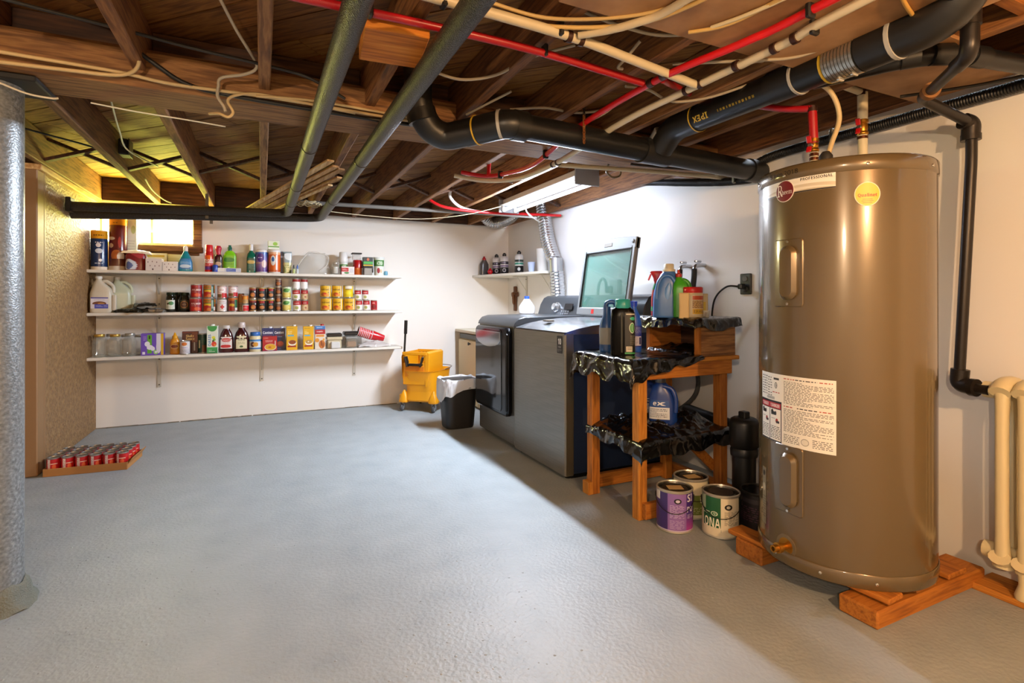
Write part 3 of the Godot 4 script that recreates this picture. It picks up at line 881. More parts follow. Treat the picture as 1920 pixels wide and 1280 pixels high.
func dense(p: Array, step: float) -> Array:
	var o := [p[0]]
	for i in p.size() - 1:
		var l: float = p[i].distance_to(p[i + 1])
		var k := maxi(1, int(l / step))
		for s in k: o.append(p[i].lerp(p[i + 1], float(s + 1) / k))
	return o

func wire(label: String, p: Array, r: float, h: String) -> void:
	var m: Material = M(h, .5)
	solo("cable", label, "cable", mb().tube(smooth(p, 7), r, 7), m)

func build_wires() -> void:
	var cr := "c2a878"
	var gy := "a59a86"
	var bk := "16130f"
	wire("cream cable along the front of the beam, sagging from the left edge", [V(-.95, 1.865, 2.22), V(-.7, 1.862, 2.23), V(-.45, 1.858, 2.235), V(-.29, 1.846, 2.24), V(-.02, 1.852, 2.245), V(.21, 1.85, 2.245), V(.58, 1.845, 2.25), V(.9, 1.86, 2.25)], .0065, cr)
	wire("second cream cable beside the first on the beam, ending behind the drain pipe", [V(-.02, 1.846, 2.235), V(.2, 1.862, 2.235), V(.56, 1.856, 2.24), V(.8, 1.858, 2.25)], .0055, cr)
	wire("thick black cable stapled along the front of the beam", [V(-.42, 1.95, 2.2), V(-.34, 1.90, 2.22), V(-.25, 1.855, 2.24), V(-.12, 1.842, 2.255), V(.2, 1.835, 2.262), V(.6, 1.832, 2.262), V(.85, 1.85, 2.25)], .008, bk)
	wire("cream cable looping from the left joist down onto the beam", [V(-.33, 2.07, 1.9), V(-.37, 2.05, 2.0), V(-.43, 1.985, 2.10), V(-.40, 1.93, 2.15), V(-.385, 1.885, 2.2), V(-.44, 1.848, 2.23), V(-.6, 1.838, 2.235), V(-.9, 1.83, 2.24)], .0065, cr)
	wire("grey cable hanging from the joist with bared ends, in front of the beam", [V(-.13, 2.06, 1.95), V(-.08, 2.0, 2.05), V(-.025, 1.945, 2.14), V(-.02, 1.92, 2.16), V(-.06, 1.90, 2.18), V(-.135, 1.885, 2.21), V(-.145, 1.855, 2.22), V(-.148, 1.82, 2.225), V(-.13, 1.79, 2.225), V(-.122, 1.768, 2.225)], .0058, gy)
	wire("cream cable hooking up from below the beam and along it", [V(-.18, 1.775, 2.3), V(-.145, 1.765, 2.25), V(-.115, 1.752, 2.235), V(-.098, 1.772, 2.232), V(-.115, 1.81, 2.23), V(-.09, 1.835, 2.23), V(-.02, 1.856, 2.24), V(.1, 1.852, 2.24), V(.35, 1.842, 2.25)], .0055, cr)
	wire("thin white cord under the beam's back edge", [V(-.60, 1.832, 2.545), V(-.45, 1.820, 2.545), V(-.28, 1.813, 2.545), V(-.14, 1.806, 2.55)], .003, "d8d4c8")
	wire("dark cable strung between joists above the beam's left end", [V(-1.2, 1.98, 1.75), V(-.8, 1.955, 2.0), V(-.4, 1.95, 2.1), V(-.2, 1.93, 2.1), V(-.03, 1.935, 2.14), V(.15, 1.92, 2.15), V(.3, 1.87, 2.18)], .006, "2a2723")
	wire("grey cable strung high across the left joists", [V(-1.0, 2.0, 1.5), V(-.6, 1.99, 1.85), V(-.42, 1.97, 2.0)], .005, "4a443c")
	wire("white cable looping at the top of the steel column", [V(-.86, 1.80, 2.30), V(-.80, 1.792, 2.31), V(-.72, 1.765, 2.31), V(-.66, 1.762, 2.32), V(-.64, 1.768, 2.33)], .0035, "cfc8b4")
	wire("thin cable running under the left joist toward the window", [V(-.55, 1.875, 2.6), V(-.62, 1.88, 3.1), V(-.66, 1.885, 3.5), V(-.60, 1.92, 4.0)], .004, "a09478")
	wire("dark cable crossing the yellow-lit joists beside the partition", [V(-1.2, 1.93, 3.3), V(-1.0, 1.915, 3.45), V(-.85, 1.91, 3.6), V(-.8, 1.90, 3.7)], .005, bk)
	wire("white cable end dangling from the second joist near the window", [V(-.75, 1.93, 4.5), V(-.74, 1.89, 4.7), V(-.70, 1.86, 4.9), V(-.66, 1.85, 5.0)], .005, "d9d6b0")
	wire("thin pale wire sagging from the right iron pipe to the strip light", [V(.45, 1.80, 4.55), V(.8, 1.775, 4.5), V(1.2, 1.76, 4.4), V(1.55, 1.79, 4.2), V(1.83, 1.86, 4.02)], .0035, "cfc4a4")
	wire("grey cable drooping between joists right of the iron pipes", [V(.56, 1.90, 1.85), V(.66, 1.875, 1.82), V(.77, 1.885, 1.75), V(.85, 1.92, 1.65), V(.98, 1.95, 1.55)], .0055, gy)
	wire("grey cable hugging the joist above the drain pipe's elbow", [V(.80, 1.87, 2.14), V(.85, 1.885, 2.02), V(.90, 1.90, 1.9)], .005, gy)
	wire("grey cable rippling over the thick drain pipe behind the chain", [V(.98, 1.90, 2.08), V(1.12, 1.91, 2.02), V(1.27, 1.905, 2.0), V(1.38, 1.92, 1.95), V(1.43, 1.95, 1.85)], .0055, gy)
	wire("pair of cream cables arching from the cream pipe to the hardboard, lower one", [V(.52, 1.882, 1.36), V(.72, 1.872, 1.36), V(.92, 1.868, 1.27), V(1.03, 1.868, 1.15), V(1.1, 1.87, .9)], .0065, "cba966")
	wire("pair of cream cables arching from the cream pipe to the hardboard, upper one", [V(.55, 1.892, 1.34), V(.74, 1.882, 1.33), V(.92, 1.876, 1.23), V(1.03, 1.874, 1.1), V(1.11, 1.874, .85)], .0055, "bfa26a")
	wire("grey cable between joists beyond the hardboard's edge", [V(.85, 1.95, 1.35), V(.95, 1.915, 1.32), V(1.1, 1.90, 1.30), V(1.2, 1.905, 1.27)], .0055, gy)
	wire("grey cable end hanging below the joist past the hardboard", [V(1.14, 1.93, 1.4), V(1.12, 1.89, 1.45), V(1.11, 1.87, 1.48), V(1.13, 1.868, 1.48)], .0055, gy)
	wire("cream cable stapled under the hardboard near its left edge", [V(1.16, 1.872, 1.20), V(1.22, 1.868, 1.12), V(1.25, 1.872, 1.0), V(1.26, 1.872, .7)], .006, "c9a763")
	wire("white cable stapled under the hardboard beside the cream one", [V(1.20, 1.872, 1.15), V(1.235, 1.87, 1.05), V(1.27, 1.872, .9), V(1.3, 1.872, .6)], .006, "d2c49e")
	wire("grey cable passing behind the red pipe to the drain pipe", [V(1.33, 1.91, 1.45), V(1.38, 1.885, 1.35), V(1.5, 1.875, 1.25), V(1.6, 1.875, 1.18), V(1.66, 1.888, 1.1)], .0055, gy)
	wire("grey cable end hanging beside the red pipe", [V(1.34, 1.90, 1.75), V(1.33, 1.87, 1.85), V(1.30, 1.85, 1.95), V(1.28, 1.82, 2.0)], .005, "b8aa8c")
	wire("grey cable wandering behind the cream tee", [V(1.25, 1.88, 1.62), V(1.36, 1.885, 1.62), V(1.48, 1.86, 1.62), V(1.6, 1.87, 1.55), V(1.7, 1.9, 1.45)], .0055, gy)
	wire("cream cable dropping from the drain pipe to the heater's top", [V(1.74, 1.86, 1.24), V(1.82, 1.81, 1.2), V(1.86, 1.72, 1.19), V(1.83, 1.62, 1.20), V(1.80, 1.555, 1.20)], .0085, "c4ad80")
	wire("thin black cable under the hardboard by the right wall", [V(2.25, 1.86, 1.2), V(2.4, 1.862, 1.0), V(2.5, 1.87, .8)], .006, "221c16")
	wire("orange cable above the thick pipe's upper elbow", [V(1.46, 1.872, .78), V(1.55, 1.87, .82), V(1.68, 1.872, .86)], .006, "c89a4c")
	wire("cable loop hanging under the beam beside the corrugated conduit", [V(1.75, 1.825, 2.42), V(1.76, 1.79, 2.45), V(1.80, 1.765, 2.45), V(1.85, 1.78, 2.45), V(1.85, 1.825, 2.44)], .006, "6a5a40")
	wire("white cord looping from the strip light to the foil duct", [V(2.03, 1.88, 4.0), V(2.06, 1.82, 4.02), V(2.15, 1.775, 4.05), V(2.28, 1.78, 4.2), V(2.36, 1.81, 4.3)], .006, "e6e6e4")
	wire("brown cord lying under the beam behind the drain pipe", [V(1.85, 1.822, 2.35), V(2.1, 1.815, 2.3), V(2.45, 1.82, 2.25)], .007, "2e2218")

func build_laundry() -> void:
	# strip light
	var t := thing("strip_light", "two-tube fluorescent strip light glowing above the washer and dryer", "light fixture", V(1.93, 1.83, 3.51))
	var wm := M("d8dade", .4)
	part(t, "housing", mb().box(Vector3(0, .075, 0), Vector3(.12, .05, 1.2), .006).box(Vector3(0, .05, 0), Vector3(.18, .008, 1.2), .002), wm)
	for s in [-1.0, 1.0]:
		part(t, "end_cap", mb().box(Vector3(0, .045, s * .605), Vector3(.19, .11, .012), .004), M("9a9ca2", .4))
		part(t, "lamp_tube", mb().tube([Vector3(s * .055, .012, -.585), Vector3(s * .055, .012, .585)], .014, 14), emit("eef4ff", E_TUBE))
		for e in [-1.0, 1.0]: part(t, "tube_socket", mb().box(Vector3(s * .055, .018, e * .592), Vector3(.03, .05, .014), .003), wm)
	part(t, "reflector", mb().box(Vector3(0, .036, 0), Vector3(.03, .02, 1.17), .003), M("eef0f2", .3))
	for s in [-.45, .45]: part(t, "hanging_wire", mb().tube([Vector3(-.05, .1, s), Vector3(0, .25, s), Vector3(.05, .1, s)], .002, 5), M("8a8a8a", .4, .8))
	# dryer and washer, built facing +z and turned to face the room
	var steel := tri_mat("steel", noise_tex("steelc", .02, [[0, "7c7a75"], [.5, "82807a"], [1, "898680"]], 256, 4), Vector3(.8, 14, .8), .36)
	steel.metallic = .6
	var cap := M("55585c", .28, .7)
	var dk := M("2b3a58", .28, .2)
	var blackp := M("0d0e10", .2)
	t = thing("dryer", "steel front-loading dryer with dark glass door, beside the trash can", "dryer", V(1.62, 0, 3.715), -PI / 2)
	part(t, "body", mb().box(Vector3(0, .455, -.385), Vector3(.684, .87, .75), .012), steel)
	part(t, "kick_plate", mb().box(Vector3(0, .03, -.40), Vector3(.66, .06, .7), .004), blackp)
	var topp := PackedVector2Array([Vector2(0, .875), Vector2(.008, .90), Vector2(.035, .93), Vector2(.09, .945), Vector2(.76, .952), Vector2(.76, .875)])
	part(t, "top", mb().extrude(topp, -.342, .342, .004), cap, Vector3(), Vector3(0, PI / 2, 0))
	t.get_node("top").position = Vector3(0, 0, 0)
	var con := PackedVector2Array([Vector2(.56, .945), Vector2(.585, 1.03), Vector2(.62, 1.085), Vector2(.66, 1.105), Vector2(.76, 1.105), Vector2(.76, .945)])
	part(t, "console", mb().extrude(con, -.335, .335, .008), M("4b4e52", .3, .6), Vector3(), Vector3(0, PI / 2, 0))
	console_face(t, .02)
	var dr := part(t, "door", mb().extrude(rounded(.63, .645, .05, 6), 0, .035, .012), M("17181b", .12, .5), Vector3(-.005, .545, 0))
	part(dr, "door_window", mb().extrude(rounded(.50, .60, .03, 5), .034, .040, .003), M("4d4f52", .07, .85), Vector3(-.035, .005, 0))
	part(dr, "handle_scoop", mb().extrude(scoop(), .038, .043, .002), M("a9acb0", .12, .9), Vector3(-.035, .25, 0))
	part(dr, "door_edge", mb().box(Vector3(.298, 0, .02), Vector3(.022, .56, .05), .008), M("08090a", .15))
	t = thing("washer", "steel top-loading washer with its glass lid standing open", "washing machine", V(1.615, 0, 3.01), -PI / 2)
	part(t, "body", mb().box(Vector3(-.001, .445, -.395), Vector3(.672, .86, .765), .014), dk)
	part(t, "front_panel", mb().extrude(rounded(.684, .855, .012, 3), 0, .016, .006), steel, Vector3(0, .447, -.016))
	part(t, "side_trim", mb().box(Vector3(.338, .445, -.035), Vector3(.012, .85, .06), .005), M("8d8674", .3, .85))
	part(t, "kick_plate", mb().box(Vector3(0, .02, -.40), Vector3(.66, .04, .7), .004), blackp)
	for s in [-.3, .3]: part(t, "foot", mb().lathe([Vector2(.02, 0), Vector2(.025, .012), Vector2(.012, .02), Vector2(.012, .05)], 12), blackp, Vector3(s, 0, -.05))
	var tp := mb()
	var rows := []
	# curved lid surround: front lip scooped low in the middle
	for i in 9:
		var f := i / 8.0
		var row := []
		for j in 21:
			var x := lerpf(-.343, .343, j / 20.0)
			var e := pow(absf(x) / .343, 6)
			var z := -.76 * f
			var y := .935 - .05 * pow(1.0 - f, 6) - .02 * e + .02 * f
			if i == 0: y = .872
			row.append(Vector3(x, y, z + (.004 if i < 2 else 0.0)))
		rows.append(row)
	tp.grid(rows)
	for s in [0, 20]:
		var side := []
		for i in 9: side.append(rows[i][s])
		for i in 8: tp.quad(side[i], side[i + 1], Vector3(side[i + 1].x, .86, side[i + 1].z), Vector3(side[i].x, .86, side[i].z), Vector3(-1 if s == 0 else 1, 0, 0))
	part(t, "top", tp, M("8b8d90", .24, .85))
	part(t, "top_edge", mb().box(Vector3(0, .872, -.004), Vector3(.688, .008, .018), .002), blackp)
	part(t, "lid_latch", mb().box(Vector3(-.02, .931, -.095), Vector3(.07, .012, .05), .004), M("6e655a", .4, .5))
	part(t, "detergent_sticker", mb().extrude(rounded(.06, .105, .004, 2), 0, .0012), label_mat(print_tex("sticker10", 96, 160, "0c0c0e", [["r", .06, .04, .88, .92, "1a1a1c"], ["s", "10", .5, .32, .34, .6, "f2f2f2"], ["n", .2, .58, .6, .12, "d0d0d0", 2], ["n", .1, .76, .8, .16, "9a9a9a", 3]])), Vector3(.286, .80, .001))
	part(t, "hand_grip", mb().extrude(rounded(.26, .12, .035, 5), 0, .006, .003), M("1c2536", .35, .3), Vector3(.3355, .71, -.26), Vector3(0, PI / 2, 0))
	part(t, "hand_grip_hollow", mb().extrude(rounded(.21, .075, .03, 5), .004, .0075, .002), M("0c1018", .5), Vector3(.3355, .705, -.26), Vector3(0, PI / 2, 0))
	part(t, "console", mb().extrude(con, -.335, .335, .008), M("4b4e52", .3, .6), Vector3(0, 0, -.02), Vector3(0, PI / 2, 0))
	console_face(t, .0)
	# open lid, leaning on the console
	var lid := part(t, "lid", mb(), M("6e7072", .42, .2))
	var fr := mb()
	var W := .60
	var H := .53
	var m := fr
	m.box(Vector3(-W / 2 + .018, H / 2, 0), Vector3(.036, H, .032), .008)
	m.box(Vector3(W / 2 - .018, H / 2, 0), Vector3(.036, H, .032), .008)
	m.box(Vector3(0, .03, 0), Vector3(W, .06, .034), .008)
	var arch := PackedVector2Array()
	for j in 17: arch.append(Vector2(lerpf(-W / 2, W / 2, j / 16.0), H - .004 + .018 * (1.0 - pow(j / 8.0 - 1.0, 2))))
	arch.append(Vector2(W / 2, H - .075)); arch.append(Vector2(-W / 2, H - .075))
	m.extrude(arch, -.017, .017, .004)
	lid.mesh = m.mesh()
	lid.position = Vector3(0, .955, -.50); lid.rotation = Vector3(deg_to_rad(-9), 0, 0)
	part(lid, "lid_glass", mb().box(Vector3(0, .265, 0), Vector3(.535, .42, .006)), glass("4e7268", .6))
	part(lid, "glass_seal", mb().box(Vector3(-.266, .265, .012), Vector3(.008, .41, .01)).box(Vector3(.266, .265, .012), Vector3(.008, .41, .01)).box(Vector3(0, .452, .012), Vector3(.53, .008, .01)), blackp)
	part(lid, "latch_slot", mb().box(Vector3(0, .497, .017), Vector3(.09, .026, .006), .002), M("5d564c", .5))
	part(lid, "bumper", mb().lathe([Vector2(.001, .01), Vector2(.012, .008), Vector2(.014, 0)], 12), M("6a6d70", .5), Vector3(.27, .50, .016), Vector3(PI / 2, 0, 0))
	part(lid, "red_mark", mb().box(Vector3(-.09, .03, .0175), Vector3(.03, .03, .002)), M("c01818", .5))
	# corner cabinet behind the dryer
	t = thing("corner_cabinet", "low cream cabinet with black knobs in the corner behind the trash can", "cabinet", V(1.93, 0, 4.78), -PI / 2)
	part(t, "body", mb().box(Vector3(0, .36, -.29), Vector3(1.16, .72, .55), .004), M("cdbb92", .55))
	part(t, "drawer_rail", mb().box(Vector3(0, .69, -.005), Vector3(1.14, .05, .02), .003), M("5c5e56", .5))
	for s in [-.285, .285]:
		var d := part(t, "door", mb().box(Vector3(0, .335, .01), Vector3(.555, .64, .022), .004), M("d9c89c", .5), Vector3(s, 0, 0))
		part(d, "knob", mb().lathe([Vector2(.006, 0), Vector2(.007, .012), Vector2(.016, .018), Vector2(.017, .024), Vector2(.001, .03)], 16), M("131211", .35), Vector3(.07 if s < 0 else .2, .625, .02), Vector3(PI / 2, 0, 0))
	part(t, "countertop", mb().box(Vector3(-.01, .745, -.27), Vector3(1.22, .03, .62), .005), M("d8cdb4", .45))
	# crucifix and bleach bottle
	var cw := M("5b3316", .55)
	t = thing("wooden_cross", "small dark wooden crucifix on the wall under the corner shelf", "cross", V(2.515, 1.085, 5.20), -PI / 2)
	part(t, "upright", mb().box(Vector3(0, 0, 0), Vector3(.055, .27, .022), .006), cw)
	part(t, "crossbar", mb().box(Vector3(0, .045, .003), Vector3(.15, .05, .02), .006), cw)
	part(t, "carved_figure", mb().lathe([Vector2(.001, -.07), Vector2(.012, -.05), Vector2(.016, .01), Vector2(.012, .035), Vector2(.016, .06), Vector2(.001, .075)], 10).bar(Vector3(-.05, .05, .0), Vector3(.05, .05, .0), .012, .014, .004), M("6d4220", .5), Vector3(0, 0, .022))
	t = thing("bleach_bottle", "white jug with a blue cap on the dryer, below the corner shelf", "bottle", V(2.04, .953, 3.99), atan2(-2.04, 3.99))
	part(t, "bottle_body", mb().loft([[0, .062, .045, 3], [.01, .068, .05, 3], [.06, .066, .048, 3], [.10, .04, .034, 2.4], [.125, .02, .02, 2]], 20), plast("dfe3ea", .3))
	part(t, "cap", mb().lathe([Vector2(.021, .12), Vector2(.021, .148), Vector2(.001, .15)], 16), M("2a50b0", .35))
	# corner shelf
	t = thing("corner_shelf", "small white corner shelf on the right wall above the cabinet", "shelf")
	var sp := PackedVector2Array([Vector2(2.09, 5.41), Vector2(2.36, 4.265), Vector2(2.53, 4.265), Vector2(2.53, 5.41)])
	var bm := mb().extrude(sp, 0, .022, .002)
	for k in bm.v.size():
		var a := bm.v[k]
		bm.v[k] = Vector3(a.x, a.z, -a.y); a = bm.n[k]; bm.n[k] = Vector3(a.x, a.z, -a.y)
	part(t, "board", bm, M("d9d3c6", .5), Vector3(0, 1.318, 0))
	for d in [4.42, 4.95]: bracket(t, V(2.53, 1.318, d), -PI / 2, .18, .24)
	# wall taps
	t = thing("wall_taps", "pair of chrome hose taps on the wall behind the cleaning bottles", "tap")
	var chr := M("c8cacd", .12, .95)
	for d in [2.60, 2.475]:
		part(t, "tap", mb().tube(smooth([V(2.53, 1.285, d), V(2.49, 1.285, d), V(2.455, 1.28, d), V(2.44, 1.255, d)], 4), .014, 12).box(V(2.47, 1.31, d), Vector3(.05, .014, .022), .005), chr)
		part(t, "hose", mb().tube(smooth([V(2.44, 1.262, d), V(2.437, 1.2, d), V(2.445, 1.05, d + .03), V(2.48, .85, d + .1)], 5), .017, 10), M("1b1714", .5))
	# sockets
	t = thing("wall_socket", "black wall socket with a plug, between the bottles and the heater", "socket", V(2.53, 1.16, 2.16), -PI / 2)
	part(t, "plate", mb().extrude(rounded(.075, .12, .006, 3), 0, .012, .004), M("1a1917", .4))
	for s in [-.03, .03]: part(t, "outlet_face", mb().extrude(rounded(.034, .03, .01, 3), .011, .016, .002), M("58544c" if s > 0 else "2a2825", .45), Vector3(0, s, 0))
	part(t, "plug", mb().box(Vector3(-.005, -.015, .035), Vector3(.03, .03, .04), .006), M("0f0f0f", .4))
	solo("power_cord", "black power cord curving from the wall socket down behind the wooden stand", "cord", mb().tube(smooth([V(2.475, 1.145, 2.17), V(2.44, 1.145, 2.22), V(2.42, 1.09, 2.28), V(2.43, 1.0, 2.32), V(2.46, .8, 2.36)], 6), .0055, 8), M("111111", .4))
	t = thing("dryer_socket", "grey power socket with a fat black plug, seen through the washer lid's glass", "socket", V(2.53, 1.17, 3.38), -PI / 2)
	part(t, "box", mb().box(Vector3(0, 0, .02), Vector3(.11, .12, .04), .006), M("b9bdb6", .45))
	part(t, "plug", mb().box(Vector3(-.03, -.02, .06), Vector3(.06, .055, .05), .01), M("111111", .4))
	part(t, "plug_cord", mb().tube(smooth([Vector3(-.035, -.0, .08), Vector3(-.045, .05, .085), Vector3(-.09, .065, .085), Vector3(-.13, .02, .085), Vector3(-.15, -.08, .08), Vector3(-.15, -.25, .05)], 5), .011, 10), M("131313", .4))
	solo("drain_hose", "grey drain hose looping against the wall behind the wooden stand", "hose", mb().tube(smooth([V(2.50, .95, 2.75), V(2.49, .78, 2.62), V(2.49, .60, 2.50), V(2.48, .45, 2.52), V(2.45, .3, 2.7)], 6), .014, 10), M("4a4845", .45))

func scoop() -> PackedVector2Array:
	var o := PackedVector2Array([Vector2(-.24, .035), Vector2(.23, .035), Vector2(.235, -.03)])
	for j in 9: o.append(Vector2(.2 - j * .05, -.055 - .03 * (1.0 - pow(j / 4.0 - 1.0, 2))))
	o.append(Vector2(-.24, -.03))
	return o

func console_face(t: Node3D, s: float) -> void:
	# the sloping control face of both machines lies between (z -.585, y 1.03) and (z -.62, y 1.085)
	var z := -.572 - (.02 if s == 0.0 else 0.0)
	var tilt := Vector3(-.27, 0, 0)
	part(t, "dial", mb().lathe([Vector2(.001, .028), Vector2(.028, .026), Vector2(.03, 0), Vector2(.042, -.002), Vector2(.044, -.01)], 24), M("c9cacc", .15, .9), Vector3(-.02 - s, 1.01, z + .004), Vector3(PI / 2 - .27, 0, 0))
	part(t, "display", mb().extrude(rounded(.12, .05, .006, 3), 0, .004, .001), M("090b10", .15), Vector3(.16, 1.015, z + .002), tilt)
	for i in 8:
		part(t, "button", mb().extrude(rounded(.016, .01, .003, 2), 0, .005, .001), M("8f9296", .3, .6), Vector3(.07 + .032 * (i % 4) - (.3 if i > 9 else 0.0), .978 - .018 * int(i / 4), z + .012 + .006 * int(i / 4)), tilt)

func bracket(t: Node3D, at: Vector3, turn: float, reach: float, drop: float) -> void:
	var m := mb().box(Vector3(0, -drop / 2, .006), Vector3(.03, drop, .004), .001).box(Vector3(0, -.003, reach * .45), Vector3(.026, .005, reach * .9), .001)
	m.bar(Vector3(0, -drop * .62, .01), Vector3(0, -.006, reach * .62), .008, .006, .001)
	var b := part(t, "bracket", m, M("c9c4b8", .4, .2), at, Vector3(0, turn, 0))
	for y in [-.03, -drop + .02]: part(b, "screw", mb().lathe([Vector2(.001, .004), Vector2(.005, .003), Vector2(.006, 0)], 8), M("4a463e", .4, .6), Vector3(0, y, .008), Vector3(PI / 2, 0, 0))

func build_heater() -> void:
	var C := V(2.047, 0, 1.30)
	var R := .294
	var t := thing("water_heater", "tall taupe electric water heater standing on timber blocks at right", "water heater", C)
	var body := M("665539", .26, .2, .7)
	part(t, "tank_shell", mb().lathe([Vector2(R, .136), Vector2(R, 1.51)], 72), body)
	part(t, "base_band", mb().lathe([Vector2(.02, .088), Vector2(R + .001, .088), Vector2(R + .004, .093), Vector2(R + .004, .134), Vector2(R + .001, .138)], 72), body)
	part(t, "top_band", mb().lathe([Vector2(R, 1.507), Vector2(R + .004, 1.511), Vector2(R + .004, 1.552), Vector2(R - .002, 1.560), Vector2(R - .03, 1.566), Vector2(.1, 1.572), Vector2(.001, 1.573)], 72), body)
	for a in [-128, -95, -43, 5]: part(t, "band_screw", mb().lathe([Vector2(.001, .004), Vector2(.005, .003), Vector2(.006, 0)], 10), M("d8d4ca", .2, .9), Vector3(sin(deg_to_rad(a)) * (R + .004), 1.527, cos(deg_to_rad(a)) * (R + .004)), Vector3(PI / 2, deg_to_rad(a), 0))
	for a in [-103, -70, -38]: part(t, "band_screw", mb().lathe([Vector2(.001, .004), Vector2(.005, .003), Vector2(.006, 0)], 10), M("d8d4ca", .2, .9), Vector3(sin(deg_to_rad(a)) * (R + .004), .112, cos(deg_to_rad(a)) * (R + .004)), Vector3(PI / 2, deg_to_rad(a), 0))
	# access covers
	for y in [[1.166, .25], [.405, .25]]:
		var p := part(t, "access_cover", wrapped(mb().extrude(rounded(.122, y[1], .012, 4), 0, .006, .003), R, -92.6, y[0]), body)
		part(p, "cover_boss", wrapped(mb().extrude(rounded(.068, y[1] - .05, .033, 7), .005, .026, .012), R, -91.0, y[0]), body)
		for s in [-1, 1]: part(p, "cover_screw", wrapped(mb().extrude(ellipse(.005, .005, 10), .006, .009), R, -92.0, y[0] + s * (y[1] / 2 - .011)), M("d8d4ca", .2, .9))
	# labels (angles measured round the tank)
	print_tex("heaterband", 768, 160, "ebe6da", [["g", 0, .0, 1, .42, "f2eee4", "e6dfd0"], ["e", .62, 1.0, .62, .45, "cfc4ae"], ["e", .55, 1.12, .6, .42, "e4dccb"], ["e", .72, 1.1, .4, .25, "bdb097"], ["r", 0, .93, 1, .07, "2a2624"], ["s", "PROFESSIONAL", .79, .27, .16, .36, "3a3733"]])
	part(t, "name_label", wrapped(patch(.29, .062), R, -89.3, 1.486), label_mat("heaterband", .3), Vector3(), Vector3(), "cream label band reading PROFESSIONAL")
	var lg := part(t, "logo_disc", wrapped(mb().extrude(ellipse(.040, .040, 40), .0008, .0022), R, -95.2, 1.470), M("ece4d6", .35))
	part(lg, "logo_field", wrapped(mb().extrude(ellipse(.0375, .0375, 40), .0022, .0028), R, -95.2, 1.470), M("6e1420", .35))
	part(lg, "logo_lettering", wrapped(moved(lettering("heem", .016, .043, "Droid Serif", false), Vector3(.011, -.004, .0032)), R, -95.2, 1.470), M("efe6dc", .4))
	part(lg, "logo_letter", wrapped(moved(lettering("R", .042, .024, "Droid Serif", false), Vector3(-.019, .003, .0032)), R, -95.2, 1.470), M("efe6dc", .4))
	part(t, "handwriting", wrapped(moved(lettering("5 Juin 2018", .02, .125, "Droid Sans", false), Vector3(0, 0, .0048)), R, -96.5, 1.533), M("060505", .9), Vector3(), Vector3(), "date handwritten in black marker")
	# round yellow plumber's sticker
	var sk := part(t, "sticker", wrapped(mb().extrude(ellipse(.038, .041, 40), .0006, .0014), R, -43.2, 1.424), M("e4d9c0", .4), Vector3(), Vector3(), "round yellow sticker with red lettering")
	part(sk, "sticker_field", wrapped(mb().extrude(ellipse(.0355, .0385, 40), .0014, .0018), R, -43.2, 1.424), M("e8b92c", .4))
	part(sk, "sticker_lettering", wrapped(moved(lettering("Qualinet", .014, .056), Vector3(0, -.004, .0022)), R, -43.2, 1.424), M("b0301c", .4))
	for i in 3: part(sk, "sticker_line", wrapped(moved(mb().extrude(rounded([.03, .036, .028][i], .0025, .001, 1), 0, .0003), Vector3(0, -.017 - .006 * i, .0019)), R, -43.2, 1.424), M("b8862a", .4))
	# rating and danger label
	var ops := [["r", .005, .008, .99, .984, "ece7dc"], ["r", .0, .40, .40, .60, "1c1c22"], ["r", .012, .43, .376, .08, "b01824"], ["s", "! DANGER", .10, .47, .05, .14, "f4eee6"], ["s", "! DANGER", .29, .47, .05, .16, "f4eee6"], ["r", .012, .52, .182, .46, "efe9dd"], ["r", .206, .52, .182, .46, "efe9dd"], ["n", .02, .04, .13, .3, "6a6660", 8], ["n", .16, .05, .08, .3, "7a766e", 8], ["r", .27, .06, .09, .03, "38352f"], ["e", .31, .17, .022, .045, "26241f"], ["e", .31, .17, .016, .033, "ece7dc"], ["s", "CSA", .31, .17, .04, .03, "26241f"], ["n", .25, .26, .12, .03, "b0483a", 1]]
	for i in 24: ops.append(["r", .14 + i * .0062, .345, .0035, .04, "25221e"])
	for q in [.10, .295]:
		ops.append_array([["r", q - .07, .56, .085, .05, "1e1c1a"], ["e", q - .05, .565, .022, .035, "1e1c1a"], ["e", q + .01, .58, .014, .03, "1e1c1a"], ["e", q + .03, .69, .022, .035, "9c2c22"], ["r", q + .02, .69, .05, .035, "2a2624"], ["r", q - .07, .66, .07, .006, "4a4640"], ["n", q - .082, .77, .165, .19, "38342e", 8]])
	ops.append_array([["n", .43, .035, .14, .03, "b0402f", 1], ["n", .58, .035, .24, .03, "2c2925", 1], ["n", .84, .035, .13, .03, "b0402f", 1], ["n", .43, .08, .55, .33, "57534c", 17], ["n", .43, .43, .12, .03, "b0402f", 1], ["n", .60, .43, .22, .03, "2c2925", 1], ["n", .84, .43, .13, .03, "b0402f", 1], ["n", .43, .475, .55, .33, "57534c", 17], ["n", .43, .84, .2, .12, "6a665e", 5], ["e", .69, .90, .045, .05, "9a958a"], ["e", .69, .90, .038, .04, "dcd7cb"], ["n", .77, .84, .2, .12, "6a665e", 5]])
	print_tex("danger", 1024, 768, "f1ede3", ops)
	part(t, "danger_label", wrapped(patch(.318, .258), R, -91.7, .658), label_mat("danger", .38), Vector3(), Vector3(), "large white instruction label with red danger bar")
	print_tex("strip", 64, 256, "8f8672", [["e", .5, .1, .3, .05, "2e2a26"], ["e", .5, .35, .35, .07, "c9bfa8"], ["n", .1, .5, .8, .4, "4a443a", 9]])
	part(t, "side_label", wrapped(patch(.03, .22), R, -119, .30), label_mat("strip", .3))
	# drain valve
	var br := M("b8802c", .3, .85)
	var a := deg_to_rad(-94.3)
